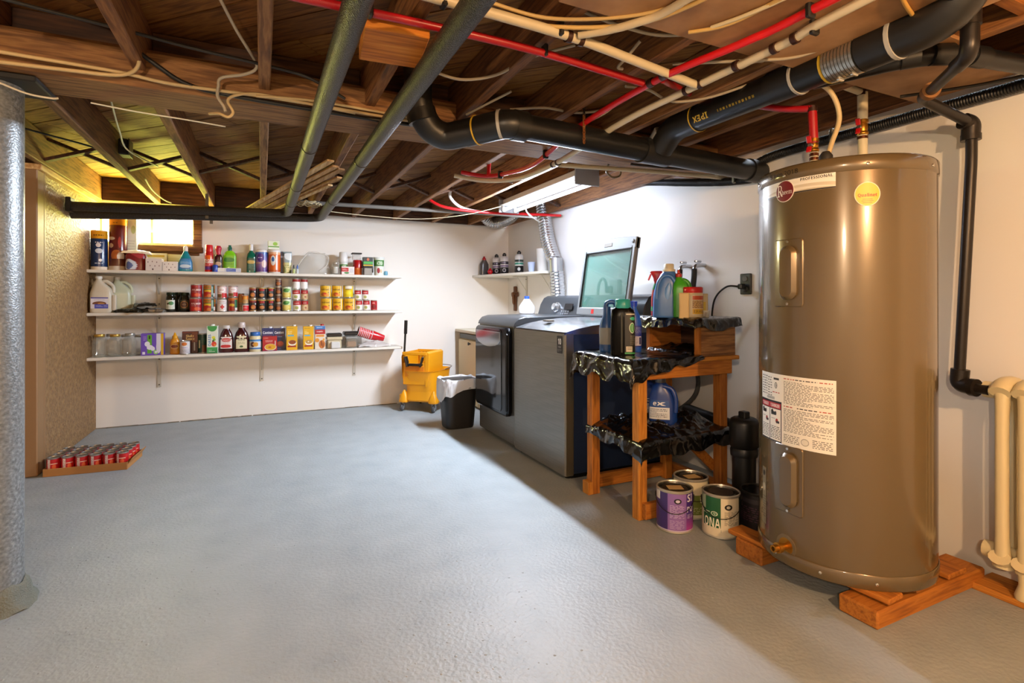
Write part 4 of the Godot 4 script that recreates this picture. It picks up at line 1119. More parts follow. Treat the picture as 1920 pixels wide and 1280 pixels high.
	var dv := part(t, "drain_valve", mb().lathe([Vector2(.03, 0), Vector2(.03, .003), Vector2(.012, .004), Vector2(.012, .03), Vector2(.019, .031), Vector2(.019, .045), Vector2(.013, .046), Vector2(.013, .065), Vector2(.008, .065), Vector2(.008, .05)], 20), br, Vector3(sin(a) * (R - .002), .155, cos(a) * (R - .002)), Vector3(PI / 2, a, 0), "brass drain tap")
	part(dv, "escutcheon", mb().lathe([Vector2(.042, -.001), Vector2(.042, .002), Vector2(.02, .003)], 24), M("6f614a", .3))
	# fittings on top
	var cz := C
	for q in [[1.888, 1.305, 1.565, .0145, "d8cba8", 1.672, 1.628], [2.196, 1.31, 1.57, .0175, "dccfac", 1.790, 1.735]]:
		var base := V(q[0], 0, q[1]) - cz
		var y0: float = q[2]
		var y1: float = q[5]
		var yb: float = q[6]
		var r: float = q[3]
		part(t, "nipple", mb().lathe([Vector2(r, y0), Vector2(r, yb)], 16, base), M(q[4], .4))
		part(t, "hex_nut", mb().lathe([Vector2(r + .004, y0 + .002), Vector2(r + .008, y0 + .005), Vector2(r + .008, y0 + .02), Vector2(r + .003, y0 + .026)], 6, base), br)
		for y in [y0 + .035, yb - .012]: part(t, "copper_ring", mb().lathe([Vector2(r, y - .006), Vector2(r + .002, y - .005), Vector2(r + .002, y + .005), Vector2(r, y + .006)], 14, base), M("6a3a20", .3, .7))
		var vb := part(t, "ball_valve", mb().lathe([Vector2(r - .002, yb - .004), Vector2(r + .003, yb), Vector2(r + .003, yb + .010), Vector2(r - .001, yb + .013), Vector2(r + .002, (yb + y1) * .5), Vector2(r - .001, y1 - .010), Vector2(r + .003, y1 - .008), Vector2(r + .003, y1 + .004), Vector2(r, y1 + .006)], 16, base), br)
		var side := Vector3(-1.0, 0, .06) * (r + .014) + base
		part(vb, "valve_stem", mb().tube([base + Vector3(0, (yb + y1) * .5, 0), side + Vector3(0, (yb + y1) * .5, 0)], .008, 10), M("c9c9c4", .2, .9))
		for s in [-1.0, 1.0]: part(vb, "valve_handle", mb().bar(side + Vector3(0, (yb + y1) * .5 + s * .006, 0), side + Vector3(-.012, (yb + y1) * .5 + s * .030, .004), .018, .007, .003), M("b3161a", .35), Vector3(), Vector3(), "red valve lever")
	part(t, "relief_valve", mb().lathe([Vector2(.012, 1.565), Vector2(.018, 1.575), Vector2(.018, 1.592), Vector2(.001, 1.594)], 14, Vector3(-.02, 0, -.07)).bar(Vector3(-.10, 1.592, -.05), Vector3(.0, 1.603, -.075), .018, .004, .001), M("b9b4a8", .25, .85))
	part(t, "wire_gland", mb().lathe([Vector2(.022, 1.555), Vector2(.022, 1.575), Vector2(.012, 1.59), Vector2(.001, 1.59)], 14, V(1.80, 0, 1.20) - cz), M("2a2622", .5))
	# blocks under it
	var og := wood("orange", 0, 1)
	var labs := ["rough orange timber block under the front of the water heater", "rough orange timber block under the heater, its end showing by the paint cans"]
	var k := 0
	for q in [[1.79, 2.46, 1.085, .06], [1.80, 2.35, 1.53, .07]]:
		solo("timber_block", labs[k], "timber block", mb().box(Vector3(), Vector3(q[1] - q[0], q[3], .13), .006), wood("orange", 0, 1 + k), V((q[0] + q[1]) / 2, q[3] / 2, q[2]))
		k += 1
	solo("timber_plank", "thin orange plank lying across the blocks under the heater's left edge", "plank", mb().box(Vector3(), Vector3(.09, .018, .62), .003), wood("orange", 2, 3), V(1.87, .078, 1.33), Vector3(0, deg_to_rad(4), 0))
	solo("timber_plank", "thin orange plank lying across the blocks under the middle of the heater", "plank", mb().box(Vector3(), Vector3(.12, .018, .6), .003), wood("orange", 2, 2), V(2.07, .078, 1.32))
	solo("timber_plank", "thin orange plank across the blocks under the heater's wall side", "plank", mb().box(Vector3(), Vector3(.12, .018, .6), .003), wood("orange", 2, 1), V(2.27, .078, 1.32))
	build_radiator()

func wrapped(m: MB, r: float, deg: float, y: float) -> MB:
	m.wrap(r, deg_to_rad(deg))
	for k in m.v.size(): m.v[k].y += y
	return m

func moved(m: MB, by: Vector3) -> MB:
	for k in m.v.size(): m.v[k] += by
	return m

# a w x h sheet in xy with many columns, .001 proud
func patch(w: float, h: float, cols := 24) -> MB:
	var m := mb()
	for i in cols:
		var u0 := float(i) / cols
		var u1 := float(i + 1) / cols
		m.quad(Vector3((u0 - .5) * w, -h / 2, .001), Vector3((u1 - .5) * w, -h / 2, .001), Vector3((u1 - .5) * w, h / 2, .001), Vector3((u0 - .5) * w, h / 2, .001), Vector3.BACK, true, Rect2(u0, 0, u1 - u0, 1))
	return m

func build_radiator() -> void:
	var cm := M("d9cba2", .42)
	var t := thing("radiator", "cream cast-iron column radiator on the right wall beside the water heater", "radiator", V(2.445, 0, .945))
	var sec := mb()
	# one section: two upright tubes joined at head and foot
	for s in [-1.0, 1.0]:
		var S := []
		for i in 13:
			var f := i / 12.0
			var y := lerpf(.085, .742, f)
			var e := absf(f - .5) * 2.0
			S.append([y, .020 + .012 * pow(e, 8), .019 + .012 * pow(e, 10), 2.4, s * (.05 - .012 * pow(e, 6)), 0.0])
		sec.loft(S, 14)
	for y in [.125, .712]: sec.tube(smooth([Vector3(-.07, y, 0), Vector3(-.03, y + (.025 if y > .5 else -.025), 0), Vector3(.03, y + (.025 if y > .5 else -.025), 0), Vector3(.07, y, 0)], 4), .033, 12, 0.0, 1.0, true, .8)
	var hub := mb()
	hub.tube([Vector3(0, 0, -.033), Vector3(0, 0, .033)], .024, 14)
	var foot := mb().lathe([Vector2(.028, .0), Vector2(.03, .012), Vector2(.018, .05), Vector2(.022, .1)], 12)
	var sm := sec.mesh()
	var hm := hub.mesh()
	var fm := foot.mesh()
	for k in 8:
		var z := .064 * k
		var o := part(t, "radiator_section", sm, cm, Vector3(0, 0, z))
		for y in [.125, .712]: part(o, "section_hub", hm, cm, Vector3(0, y, 0))
		if k in [1, 7]:
			for s in [-.05, .05]: part(o, "foot", fm, cm, Vector3(s, .0, 0))
	for y in [.125, .712]: part(t, "end_plug", mb().tube([Vector3(-.02, y, -.062), Vector3(-.02, y, -.045), Vector3(-.02, y, -.025)], .03, 14), cm)
	solo("timber_shim", "worn orange board under the radiator's feet", "board", mb().box(Vector3(), Vector3(.16, .024, .62), .003), wood("orange", 2, 0), V(2.45, .012, .72))
	t.position.y = .024

func build_table() -> void:
	var og := wood("orange", 1, 0)
	var t := thing("wooden_stand", "rough orange wooden stand with a boxed top shelf beside the washer", "stand")
	var legs := [[1.667, 2.05, .74], [1.66, 2.435, .74], [2.215, 2.06, .95], [2.20, 2.46, .95]]
	for i in 4:
		var q: Array = legs[i]
		part(t, "leg", mb().box(Vector3(0, q[2] / 2, 0), Vector3(.052, q[2], .052), .003), wood("orange", 1, i), V(q[0], 0, q[1]))
	for r in [[2.435, .05], [2.05, .05]]: part(t, "bottom_rail", mb().box(Vector3(), Vector3(.56 if r[0] > 2.3 else .26, .075, .03), .003), wood("orange", 0, 1), V(1.93 if r[0] > 2.3 else 1.79, r[1], r[0] + (.04 if r[0] > 2.3 else -.04)))
	part(t, "bottom_rail", mb().box(Vector3(), Vector3(.03, .07, .5), .003), wood("orange", 2, 2), V(2.25, .05, 2.26))
	part(t, "foot_block", mb().box(Vector3(), Vector3(.03, .07, .06), .003), og, V(1.625, .035, 2.44))
	for d in [2.075, 2.42]: part(t, "shelf_rail", mb().box(Vector3(), Vector3(.52, .06, .03), .003), wood("orange", 0, 2), V(1.93, .335, d))
	part(t, "lower_shelf", mb().box(Vector3(), Vector3(.55, .02, .40), .003), wood("orange", 0, 3), V(1.94, .372, 2.25))
	part(t, "top_rail", mb().box(Vector3(), Vector3(.62, .075, .03), .003), wood("orange", 0, 1), V(1.95, .715, 2.035))
	part(t, "top_rail", mb().box(Vector3(), Vector3(.62, .075, .03), .003), wood("orange", 0, 2), V(1.95, .715, 2.45))
	part(t, "table_top", mb().box(Vector3(), Vector3(.68, .022, .46), .004), wood("orange", 0, 0), V(1.965, .762, 2.24))
	part(t, "corner_brace", mb().bar(V(2.02, .33, 2.09), V(2.20, .17, 2.09), .05, .018, .002, Vector3.BACK), wood("orange", 2, 1))
	var pw := wood("joist", 0, 0)
	part(t, "box_side", mb().box(Vector3(), Vector3(.26, .185, .02), .003), pw, V(2.16, .866, 2.035))
	part(t, "box_side", mb().box(Vector3(), Vector3(.26, .185, .02), .003), wood("orange", 0, 2), V(2.16, .866, 2.42))
	part(t, "box_edge", mb().box(Vector3(), Vector3(.024, .185, .03), .003), wood("orange", 1, 1), V(2.035, .866, 2.04))
	part(t, "box_edge", mb().box(Vector3(), Vector3(.024, .185, .03), .003), wood("orange", 1, 2), V(2.035, .866, 2.415))
	part(t, "box_back", mb().box(Vector3(), Vector3(.02, .185, .40), .003), wood("dark", 2, 0), V(2.28, .866, 2.23))
	part(t, "box_top", mb().box(Vector3(), Vector3(.29, .018, .43), .003), wood("joist", 0, 2), V(2.15, .957, 2.23))
	# black bin bags over it
	var bag := M("0b0b0c", .16)
	bag.clearcoat_enabled = true; bag.clearcoat = .5; bag.clearcoat_roughness = .2
	solo("bin_bag_cover", "crumpled black plastic bag draped over the stand's lower front top", "plastic bag", drape(1.60, 2.04, 2.02, 2.47, .777, .115, 3, 0, [1, 1, 0, 1], .85), bag)
	solo("bin_bag_cover", "black plastic bag spread on the stand's raised top shelf under the cleaning bottles", "plastic bag", drape(1.995, 2.30, 2.02, 2.45, .969, .055, 11, 0, [1, 1, 0, 1]), bag)
	solo("bin_bag_cover", "puffy black plastic bag lying on the stand's bottom shelf", "plastic bag", drape(1.66, 2.24, 2.02, 2.46, .385, .075, 19, .06, [1, 1, 0, 0]), bag)
	solo("bin_bag_cover", "black plastic bag stuffed inside the open box of the stand", "plastic bag", drape(2.03, 2.26, 2.06, 2.40, .79, .02, 29, .03, [1, 0, 0, 0]), bag)
	# bottles on the front
	t = thing("detergent_bottle", "blue long-neck bottle with grey label, left of the black bottle on the stand", "bottle", V(1.70, .782, 2.365), atan2(-1.7, 2.36))
	var bl := M("2c5590", .32)
	part(t, "bottle_body", mb().loft([[0, .036, .034], [.01, .040, .038], [.13, .040, .038], [.16, .038, .034], [.20, .022, .022], [.235, .019, .019], [.25, .019, .019]], 20), bl)
	part(t, "handle", mb().tube(smooth([Vector3(-.008, .22, 0), Vector3(-.002, .265, 0), Vector3(.03, .275, 0), Vector3(.055, .262, 0)], 5), .013, 12), bl)
	part(t, "label", mb().lathe([Vector2(.0412, .045), Vector2(.0412, .135)], 24), M("8f8d86", .5))
	part(t, "cap", mb().lathe([Vector2(.012, .248), Vector2(.016, .25), Vector2(.016, .275), Vector2(.001, .277)], 16, Vector3(.05, 0, 0)), bl)
	t = thing("detergent_bottle", "large black detergent bottle with a teal cap at the front of the stand", "bottle", V(1.68, .780, 2.2), atan2(-1.68, 2.2))
	part(t, "bottle_body", mb().loft([[0, .058, .034, 3.2], [.008, .062, .038, 3.4], [.10, .062, .038, 3.4], [.20, .060, .037, 3.4], [.235, .056, .034, 3], [.25, .04, .028, 2.4]], 28), matte_black())
	part(t, "handle_recess", mb().loft([[.02, .006, .006], [.1, .007, .007], [.22, .006, .006]], 10), M("3a3a30", .3), Vector3(-.005, 0, .034))
	print_tex("blackdet", 128, 256, "171511", [["r", .05, .03, .9, .03, "c9c2b0"], ["e", .62, .13, .34, .035, "39b08a"], ["e", .5, .32, .28, .11, "c9d8c4"], ["e", .5, .32, .22, .09, "2f8f3a"], ["r", .46, .25, .05, .14, "e9efe4"], ["n", .3, .47, .65, .28, "8f8a7c", 10], ["r", .05, .78, .45, .16, "cfc8b4"], ["n", .1, .8, .35, .08, "222222", 2], ["r", .0, .95, 1, .05, "3f9f5c"]])
	part(t, "label", mb().loft([[.012, .0625, .0385, 3.4], [.10, .0625, .0385, 3.4], [.225, .0605, .0375, 3.4]], 12, .05, 1.35, false), label_mat("blackdet"))
	part(t, "cap", mb().lathe([Vector2(.038, .245), Vector2(.04, .25), Vector2(.038, .288), Vector2(.034, .292), Vector2(.001, .292)], 24), M("2f9a94", .3))
	t = thing("detergent_bottle", "bright blue cleaner bottle with barcode label, right of the black bottle on the stand", "bottle", V(1.845, .782, 2.32), atan2(-1.84, 2.32) + .2)
	part(t, "bottle_body", mb().loft([[0, .038, .03, 2.6], [.01, .042, .033, 2.8], [.15, .042, .033, 2.8], [.2, .034, .028, 2.4], [.24, .016, .016, 2], [.255, .016, .016, 2]], 22), M("2a5fc8", .3))
	print_tex("bluelab", 96, 128, "2b3a9a", [["n", .1, .06, .8, .3, "c9d2f0", 6], ["r", .08, .5, .84, .44, "c9c6dc"], ["n", .14, .54, .5, .36, "3a3a6a", 7], ["r", .7, .55, .16, .34, "35356a"]])
	part(t, "label", mb().loft([[.03, .0425, .0335, 2.8], [.145, .0425, .0335, 2.8]], 14, -1.2, 1.2, false), label_mat("bluelab"))
	part(t, "cap", mb().lathe([Vector2(.019, .25), Vector2(.02, .278), Vector2(.001, .28)], 16), M("1f42c8", .3))
	# on the raised shelf
	t = thing("spray_bottle", "red and green trigger spray bottle at the left end of the raised shelf", "spray bottle", V(2.04, .975, 2.36), atan2(-2.04, 2.36))
	part(t, "bottle_body", mb().loft([[0, .027, .024, 2.4], [.006, .03, .026, 2.4], [.10, .03, .026, 2.4], [.15, .024, .022, 2.2], [.185, .013, .013, 2], [.2, .013, .013, 2]], 18), M("a51824", .3))
	part(t, "label_band", mb().loft([[.03, .0305, .0265, 2.4], [.055, .0305, .0265, 2.4]], 18, -PI, PI, false), M("2c9a55", .4))
	part(t, "neck", mb().loft([[.13, .0262, .0235, 2.3], [.16, .0225, .021, 2.2], [.187, .0135, .0135, 2]], 16, -PI, PI, false), M("1f7a4c", .35))
	part(t, "trigger_head", mb().loft([[.198, .015, .014], [.215, .017, .016], [.235, .03, .016, 2.4, .004], [.250, .036, .015, 2.6, .0], [.258, .03, .012, 2.6, .0]], 18), M("c01220", .35))
	part(t, "trigger", mb().bar(Vector3(-.03, .242, 0), Vector3(-.045, .205, 0), .012, .01, .003), M("c01220", .35))
	t = thing("detergent_jug", "tall blue detergent jug with a cream cap on the raised shelf", "jug", V(2.0, .972, 2.235), atan2(-2.0, 2.235))
	var lb := M("3f6fb2", .32)
	part(t, "jug_body", mb().loft([[0, .066, .04, 3], [.01, .072, .045, 3.2], [.11, .07, .045, 3.2], [.13, .068, .043, 3], [.2, .056, .038, 2.6, .006], [.235, .042, .033, 2.4, .012], [.255, .028, .026, 2, .014]], 26), lb)
	part(t, "handle_arch", mb().tube(smooth([Vector3(-.05, .10, .036), Vector3(-.045, .17, .036), Vector3(-.02, .22, .034), Vector3(.02, .225, .034), Vector3(.045, .19, .036), Vector3(.055, .12, .038)], 5), .011, 10), lb)
	part(t, "grip_hollow", mb().loft([[.085, .016, .012], [.11, .026, .014], [.16, .022, .014, 2, .006], [.185, .01, .01, 2, .012]], 16), M("5d8fd0", .3), Vector3(.005, 0, .032))
	part(t, "cap", mb().lathe([Vector2(.034, .25), Vector2(.034, .262), Vector2(.027, .264), Vector2(.026, .29), Vector2(.022, .293), Vector2(.001, .293)], 22, Vector3(.014, 0, 0)), M("c9bfa6", .4))
	t = thing("cleaner_bottle", "bright green cleaner bottle with a red cap on the raised shelf", "bottle", V(2.035, .972, 2.16), atan2(-2.03, 2.16))
	part(t, "bottle_body", mb().loft([[0, .036, .03, 4], [.006, .040, .033, 4], [.15, .042, .034, 4], [.18, .036, .03, 3.2, -.004], [.21, .018, .018, 2.4, -.01], [.222, .014, .014, 2, -.012]], 22), M("3f9a1f", .3))
	part(t, "handle", mb().tube(smooth([Vector3(0, .205, 0), Vector3(.028, .195, 0), Vector3(.045, .165, 0), Vector3(.042, .12, 0)], 5), .011, 10), M("3f9a1f", .3))
	part(t, "cap", mb().lathe([Vector2(.016, .218), Vector2(.017, .235), Vector2(.008, .24), Vector2(.006, .256), Vector2(.001, .257)], 16, Vector3(-.012, 0, 0)), M("a8281c", .35))
	t = thing("cream_carton", "narrow cream packet standing before the green bottle", "packet", V(1.985, .972, 2.085), atan2(-1.98, 2.08))
	part(t, "packet", mb().loft([[0, .026, .016, 4], [.06, .025, .017, 4], [.125, .026, .014, 5], [.133, .026, .004, 5]], 18), M("c9ae7c", .6))
	t = thing("powder_tub", "white tub with a red lid and printed label on the raised shelf", "tub", V(2.068, .972, 2.11), atan2(-2.07, 2.11))
	part(t, "tub_body", mb().lathe([Vector2(.001, 0), Vector2(.05, .0), Vector2(.053, .006), Vector2(.053, .13), Vector2(.046, .138)], 28), M("d8c7a2", .4))
	print_tex("tub", 256, 128, "d6c6a4", [["r", .33, .05, .12, .9, "2b2724"], ["n", .34, .1, .1, .8, "d8ccb0", 9], ["r", .5, .05, .3, .2, "c0502a"], ["r", .5, .28, .3, .4, "c9a46a"], ["n", .5, .28, .3, .38, "6a3a1c", 7], ["r", .5, .7, .3, .25, "d8a820"], ["n", .52, .74, .26, .16, "5a3a14", 3]])
	part(t, "label", mb().lathe([Vector2(.0535, .016), Vector2(.0535, .122)], 28), label_mat("tub"))
	part(t, "lid", mb().lathe([Vector2(.05, .132), Vector2(.052, .135), Vector2(.052, .160), Vector2(.048, .164), Vector2(.001, .164)], 28), M("c01e1e", .35))
	t = thing("cream_carton", "small cream carton standing behind the red-lidded tub", "carton", V(2.175, .972, 2.15), atan2(-2.17, 2.15))
	part(t, "carton", mb().box(Vector3(0, .065, 0), Vector3(.062, .13, .045), .003), M("b9a67e", .6))
	part(t, "carton_print", mb().box(Vector3(.005, .055, .0232), Vector3(.03, .06, .001)), M("c0a032", .6))
	t = thing("clear_scoop", "small cloudy plastic scoop lying at the right end of the raised shelf", "scoop", V(2.13, .976, 2.08), -.6)
	part(t, "scoop_cup", mb().lathe([Vector2(.001, 0), Vector2(.018, .0), Vector2(.023, .035), Vector2(.021, .035), Vector2(.016, .003)], 18), plast("cfc9b8", .6))
	part(t, "scoop_handle", mb().bar(Vector3(0, .025, .02), Vector3(-.02, .008, .07), .012, .004, .001), plast("cfc9b8", .6))
	# jugs on the bottom shelf
	var k := 0
	for q in [[1.95, 2.33, "dark blue detergent jug on the stand's bottom shelf, half hidden behind the front leg"], [1.945, 2.2, "dark blue detergent jug with a steel-grey cap on the stand's bottom shelf"]]:
		t = thing("detergent_jug", q[2], "jug", V(q[0], .405, q[1]), atan2(-q[0], q[1]), "blue jugs on the stand's bottom shelf")
		var db := M("173a86", .3)
		part(t, "jug_body", mb().loft([[0, .07, .042, 3], [.012, .075, .046, 3.2], [.10, .073, .046, 3.2], [.16, .062, .042, 2.8, -.004], [.2, .045, .036, 2.4, -.01], [.222, .026, .026, 2, -.012]], 26), db)
		part(t, "handle", mb().tube(smooth([Vector3(.0, .205, .028), Vector3(.045, .19, .03), Vector3(.066, .14, .036), Vector3(.064, .07, .04)], 5), .012, 10), db)
		part(t, "cap", mb().lathe([Vector2(.026, .215), Vector2(.028, .222), Vector2(.026, .262), Vector2(.001, .264)], 20, Vector3(-.012, 0, 0)), M("5f6266", .35, .4))
		print_tex("dexlab", 128, 160, "dfe4ec", [["r", 0, 0, 1, .55, "24509a"], ["s", "ex", .6, .3, .3, .5, "f2f4f8"], ["n", .1, .6, .8, .34, "4a5a7a", 6]])
		part(t, "label", mb().loft([[.03, .0755, .0465, 3.2], [.10, .0735, .0465, 3.2], [.13, .069, .0445, 3]], 12, -1.1, .3, false), label_mat("dexlab"))
		k += 1

# black plastic sheet laid over the rectangle x0..x1, d0..d1 at height y, hanging by `hang` over the sides [front x0, near d0, back x1, far d1]
func drape(x0: float, x1: float, d0: float, d1: float, y: float, hang: float, sd: int, puff: float, sides: Array, slant := 0.0) -> MB:
	var f := FastNoiseLite.new()
	f.seed = sd; f.frequency = 7.0; f.fractal_octaves = 3
	var g := FastNoiseLite.new()
	g.seed = sd + 5; g.frequency = 6.0; g.noise_type = FastNoiseLite.TYPE_SIMPLEX; g.fractal_type = FastNoiseLite.FRACTAL_RIDGED; g.fractal_octaves = 3; g.fractal_gain = .4
	f.frequency = 5.0
	var rows := []
	var n := 64
	for i in n + 1:
		var row := []
		for j in n + 1:
			var u := lerpf(x0 - hang * sides[0], x1 + hang * sides[2], float(i) / n)
			var w := lerpf(d0 - hang * sides[1], d1 + hang * sides[3], float(j) / n)
			var ex := maxf(maxf(x0 - u, u - x1), 0.0)
			var ed := maxf(maxf(d0 - w, w - d1), 0.0)
			var sx := -1.0 if u < x0 else 1.0
			var sdd := -1.0 if w < d0 else 1.0
			var fr := clampf((u - x0) / (x1 - x0), 0, 1)
			if w < d0: ed *= 1.0 - slant * fr
			var drop := maxf(ex, ed) * (1.0 + slant * .45 * exp(-pow((u - x0) / .10, 2) - pow((w - d0) / .12, 2))) + .35 * minf(ex, ed)
			var k: float = 1.0 + .5 * f.get_noise_2d((clampf(u, x0, x1) + ex * .3) * .9, (clampf(w, d0, d1) + ed * .3) * .9)
			drop *= k
			var wr := g.get_noise_2d(u, w)
			var out := .014 + .008 * wr
			var inside := minf(minf(u - x0, x1 - u), minf(w - d0, d1 - w))
			var h := y + .003 + .009 * (wr + 1.0) * .5 + puff * clampf(inside / .08, 0, 1) * (.6 + .8 * f.get_noise_2d(u * 1.6 + 9, w * 1.6))
			var px := clampf(u, x0, x1) + sx * (minf(ex, .02) * .6 + (out + ex * .16 if ex > 0 else 0.0))
			var pd := clampf(w, d0, d1) + sdd * (minf(ed, .02) * .6 + (out + ed * .16 if ed > 0 else 0.0))
			row.append(V(px + .003 * wr, h - drop, pd))
		rows.append(row)
	return mb().grid(rows)

func matte_black() -> StandardMaterial3D:
	var m := StandardMaterial3D.new()
	m.albedo_color = col("0b0a09"); m.roughness = .22; m.metallic_specular = .22
	return m

func build_floor_things() -> void:
	# black floor cleanout by the heater
	var ab := M("121212", .4)
	var t := thing("drain_cleanout", "black plastic drain standpipe with a square-topped plug between stand and heater", "drain pipe", V(2.15, 0, 1.85))
	part(t, "pipe", mb().lathe([Vector2(.055, 0), Vector2(.055, .36)], 24), ab)
	part(t, "hub", mb().lathe([Vector2(.062, .30), Vector2(.064, .31), Vector2(.064, .33), Vector2(.06, .34)], 24).lathe([Vector2(.058, .34), Vector2(.068, .35), Vector2(.068, .46), Vector2(.062, .48), Vector2(.05, .487), Vector2(.001, .487)], 24), ab)
	part(t, "plug", mb().box(Vector3(0, .50, 0), Vector3(.04, .035, .04), .004), ab)
	part(t, "side_pipe", mb().tube([Vector3(0, .385, 0), Vector3(.15, .385, -.15), Vector3(.3, .375, -.7)], .031, 16), ab)
	# paint cans
	print_tex("paintpurple", 512, 256, "5b3a86", [["r", .30, 0, .16, 1, "3d2a6e"], ["r", .44, 0, .17, 1, "8a68ae"], ["n", .46, .3, .13, .35, "c9b8dc", 12], ["n", .46, .7, .13, .24, "b6a2cf", 8], ["e", .53, .19, .033, .07, "16141a"], ["e", .53, .19, .02, .04, "cfc6d8"], ["r", .61, 0, .39, 1, "41277c"], ["g", .61, .6, .2, .4, "5d2f8a", "b0409a"], ["s", "SI", .655, .12, .2, .07, "eee8f2"], ["s", "PU", .655, .42, .15, .075, "e8e0ee"], ["n", .62, .55, .12, .12, "cbbede", 4], ["r", .28, 0, .08, .22, "e0dcd4"], ["r", 0, .97, 1, .03, "c9bfd4"]])
	print_tex("paintgreen", 512, 256, "ddd2b6", [["r", .33, 0, .17, .78, "1f5a34"], ["r", .24, 0, .12, .34, "a9b59a"], ["s", "ONA", .42, .66, .24, .15, "efe8d4"], ["e", .445, .42, .03, .06, "d8e0cc"], ["e", .445, .42, .022, .045, "2f6a40"], ["s", "Q", .445, .42, .06, .02, "d8e0cc"], ["n", .33, .38, .09, .1, "cfd8c4", 2], ["e", .565, .22, .034, .075, "15150f"], ["e", .565, .22, .018, .04, "c9c2ae"], ["n", .53, .34, .14, .36, "8a826c", 12], ["r", .47, .82, .035, .07, "2a4a38"], ["n", .45, .93, .05, .03, "4a4434", 1], ["r", .68, 0, .1, 1, "23301f"], ["r", 0, .78, .5, .22, "ddd2b6"]])
	print_tex("paintolive", 256, 128, "d9cfb0", [["r", 0, .36, 1, .56, "75803a"], ["s", "UR", .62, .5, .2, .16, "e4e0c4"], ["s", "UR", .38, .5, .2, .16, "e4e0c4"], ["n", .4, .7, .3, .18, "c9c8a0", 4]])
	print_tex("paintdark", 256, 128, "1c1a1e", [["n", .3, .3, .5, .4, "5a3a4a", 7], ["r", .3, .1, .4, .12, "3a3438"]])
	var k := 0
	for q in [[1.752, 1.902, "paintpurple", "purple-labelled paint can, nearest the wooden stand's front leg", 0.0], [1.905, 1.767, "paintgreen", "cream and green labelled paint can in front, beside the heater's timber block", 0.0], [1.935, 1.985, "paintolive", "olive-banded paint can standing behind the purple one", .3], [2.075, 1.70, "paintdark", "dark paint can half hidden behind the water heater", .0]]:
		var a := atan2(-q[0], q[1])
		t = thing("paint_can", q[3], "paint can", V(q[0], 0, q[1]), a + q[4])
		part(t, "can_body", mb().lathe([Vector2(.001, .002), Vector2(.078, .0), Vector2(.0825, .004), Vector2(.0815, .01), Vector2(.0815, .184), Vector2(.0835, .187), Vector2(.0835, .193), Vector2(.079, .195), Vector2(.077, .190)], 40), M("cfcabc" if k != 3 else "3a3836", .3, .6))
		part(t, "paper_label", mb().lathe([Vector2(.0822, .011), Vector2(.0822, .182)], 40), label_mat(q[2], .35))
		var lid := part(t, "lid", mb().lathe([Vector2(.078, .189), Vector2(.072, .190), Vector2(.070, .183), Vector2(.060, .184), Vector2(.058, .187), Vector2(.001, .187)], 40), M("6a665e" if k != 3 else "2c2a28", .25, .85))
		if k in [0, 2]: part(lid, "lid_tag", mb().box(Vector3(.0, .1885, .005), Vector3(.07, .001, .05)), M("c9a872", .7), Vector3(), Vector3(0, .3, 0))
		elif k == 1: part(lid, "paint_smear", mb().lathe([Vector2(.052, .1875), Vector2(.001, .1882)], 20), M("3c342c", .5))
		var hp := []
		for i in 15:
			var f := i / 14.0 * PI
			hp.append(Vector3(cos(f) * .085, .15 - sin(f) * .055, sin(f) * .03 + .062 * sin(f)))
		var hd := part(t, "wire_handle", mb().tube(hp, .0018, 6), M("3c3a36", .4, .8))
		for s in [-1.0, 1.0]: part(hd, "handle_ear", mb().lathe([Vector2(.014, 0), Vector2(.012, .004), Vector2(.001, .005)], 14), M("2a2826", .4, .5), Vector3(s * .083, .15, 0), Vector3(PI / 2, s * PI / 2, 0))
		k += 1
	# trash can
	var C := V(1.50, 0, 4.22)
	t = thing("trash_can", "black plastic trash can lined with a white bag, by the dryer", "trash can", C)
	part(t, "bin_body", mb().loft([[0, .118, .098, 4], [.012, .124, .104, 4], [.34, .150, .128, 4], [.36, .150, .128, 4], [.362, .158, .134, 4], [.40, .160, .136, 4]], 36), M("161514", .45))
	var rows := []
	for i in 8:
		var row := []
		for j in 48:
			var a := TAU * j / 48
			var y: float = [.24, .33, .375, .405, .413, .40, .34, .26][i]
			var e := .5
			var g: float = [1.03, 1.045, 1.05, 1.03, 1.0, .95, .90, .86][i]
			if i == 0: y += .045 * sin(a * 2 + 1) + .025 * sin(a * 5) + .045
			if i in [3, 4]: y += .006 * sin(a * 7)
			var wv := 1.0 + .022 * sin(a * 13 + i * 1.7) + .014 * sin(a * 23 + i * .6)
			row.append(Vector3(signf(sin(a)) * pow(absf(sin(a)), e) * .158 * g * wv, y, signf(cos(a)) * pow(absf(cos(a)), e) * .134 * g * wv))
		rows.append(row)
	part(t, "bin_liner", mb().grid(rows, true), plast("cfd2d6", .4, .3), Vector3(), Vector3(), "white plastic liner folded over the rim")
	build_bucket()
	# tray of soup cans
	var yaw := -.09
	var T := V(-.965, 0, 4.20)
	t = thing("cardboard_tray", "shallow brown cardboard tray of soup cans on the floor by the partition", "tray", T, yaw)
	var cb := M("a9763f", .75)
	part(t, "tray_base", mb().box(Vector3(0, .003, 0), Vector3(.425, .006, .30), .001), cb)
	for s in [-1.0, 1.0]:
		part(t, "tray_wall", mb().box(Vector3(0, .024, s * .15), Vector3(.425, .046, .004), .001), cb)
		part(t, "tray_wall", mb().box(Vector3(s * .2125, .024 if s < 0 else .026, 0), Vector3(.004, .046, .30), .001), cb, Vector3(), Vector3())
	part(t, "open_flap", mb().box(Vector3(.02, .0, 0), Vector3(.05, .004, .29), .001), cb, Vector3(.213, .03, 0), Vector3(0, 0, 1.0))
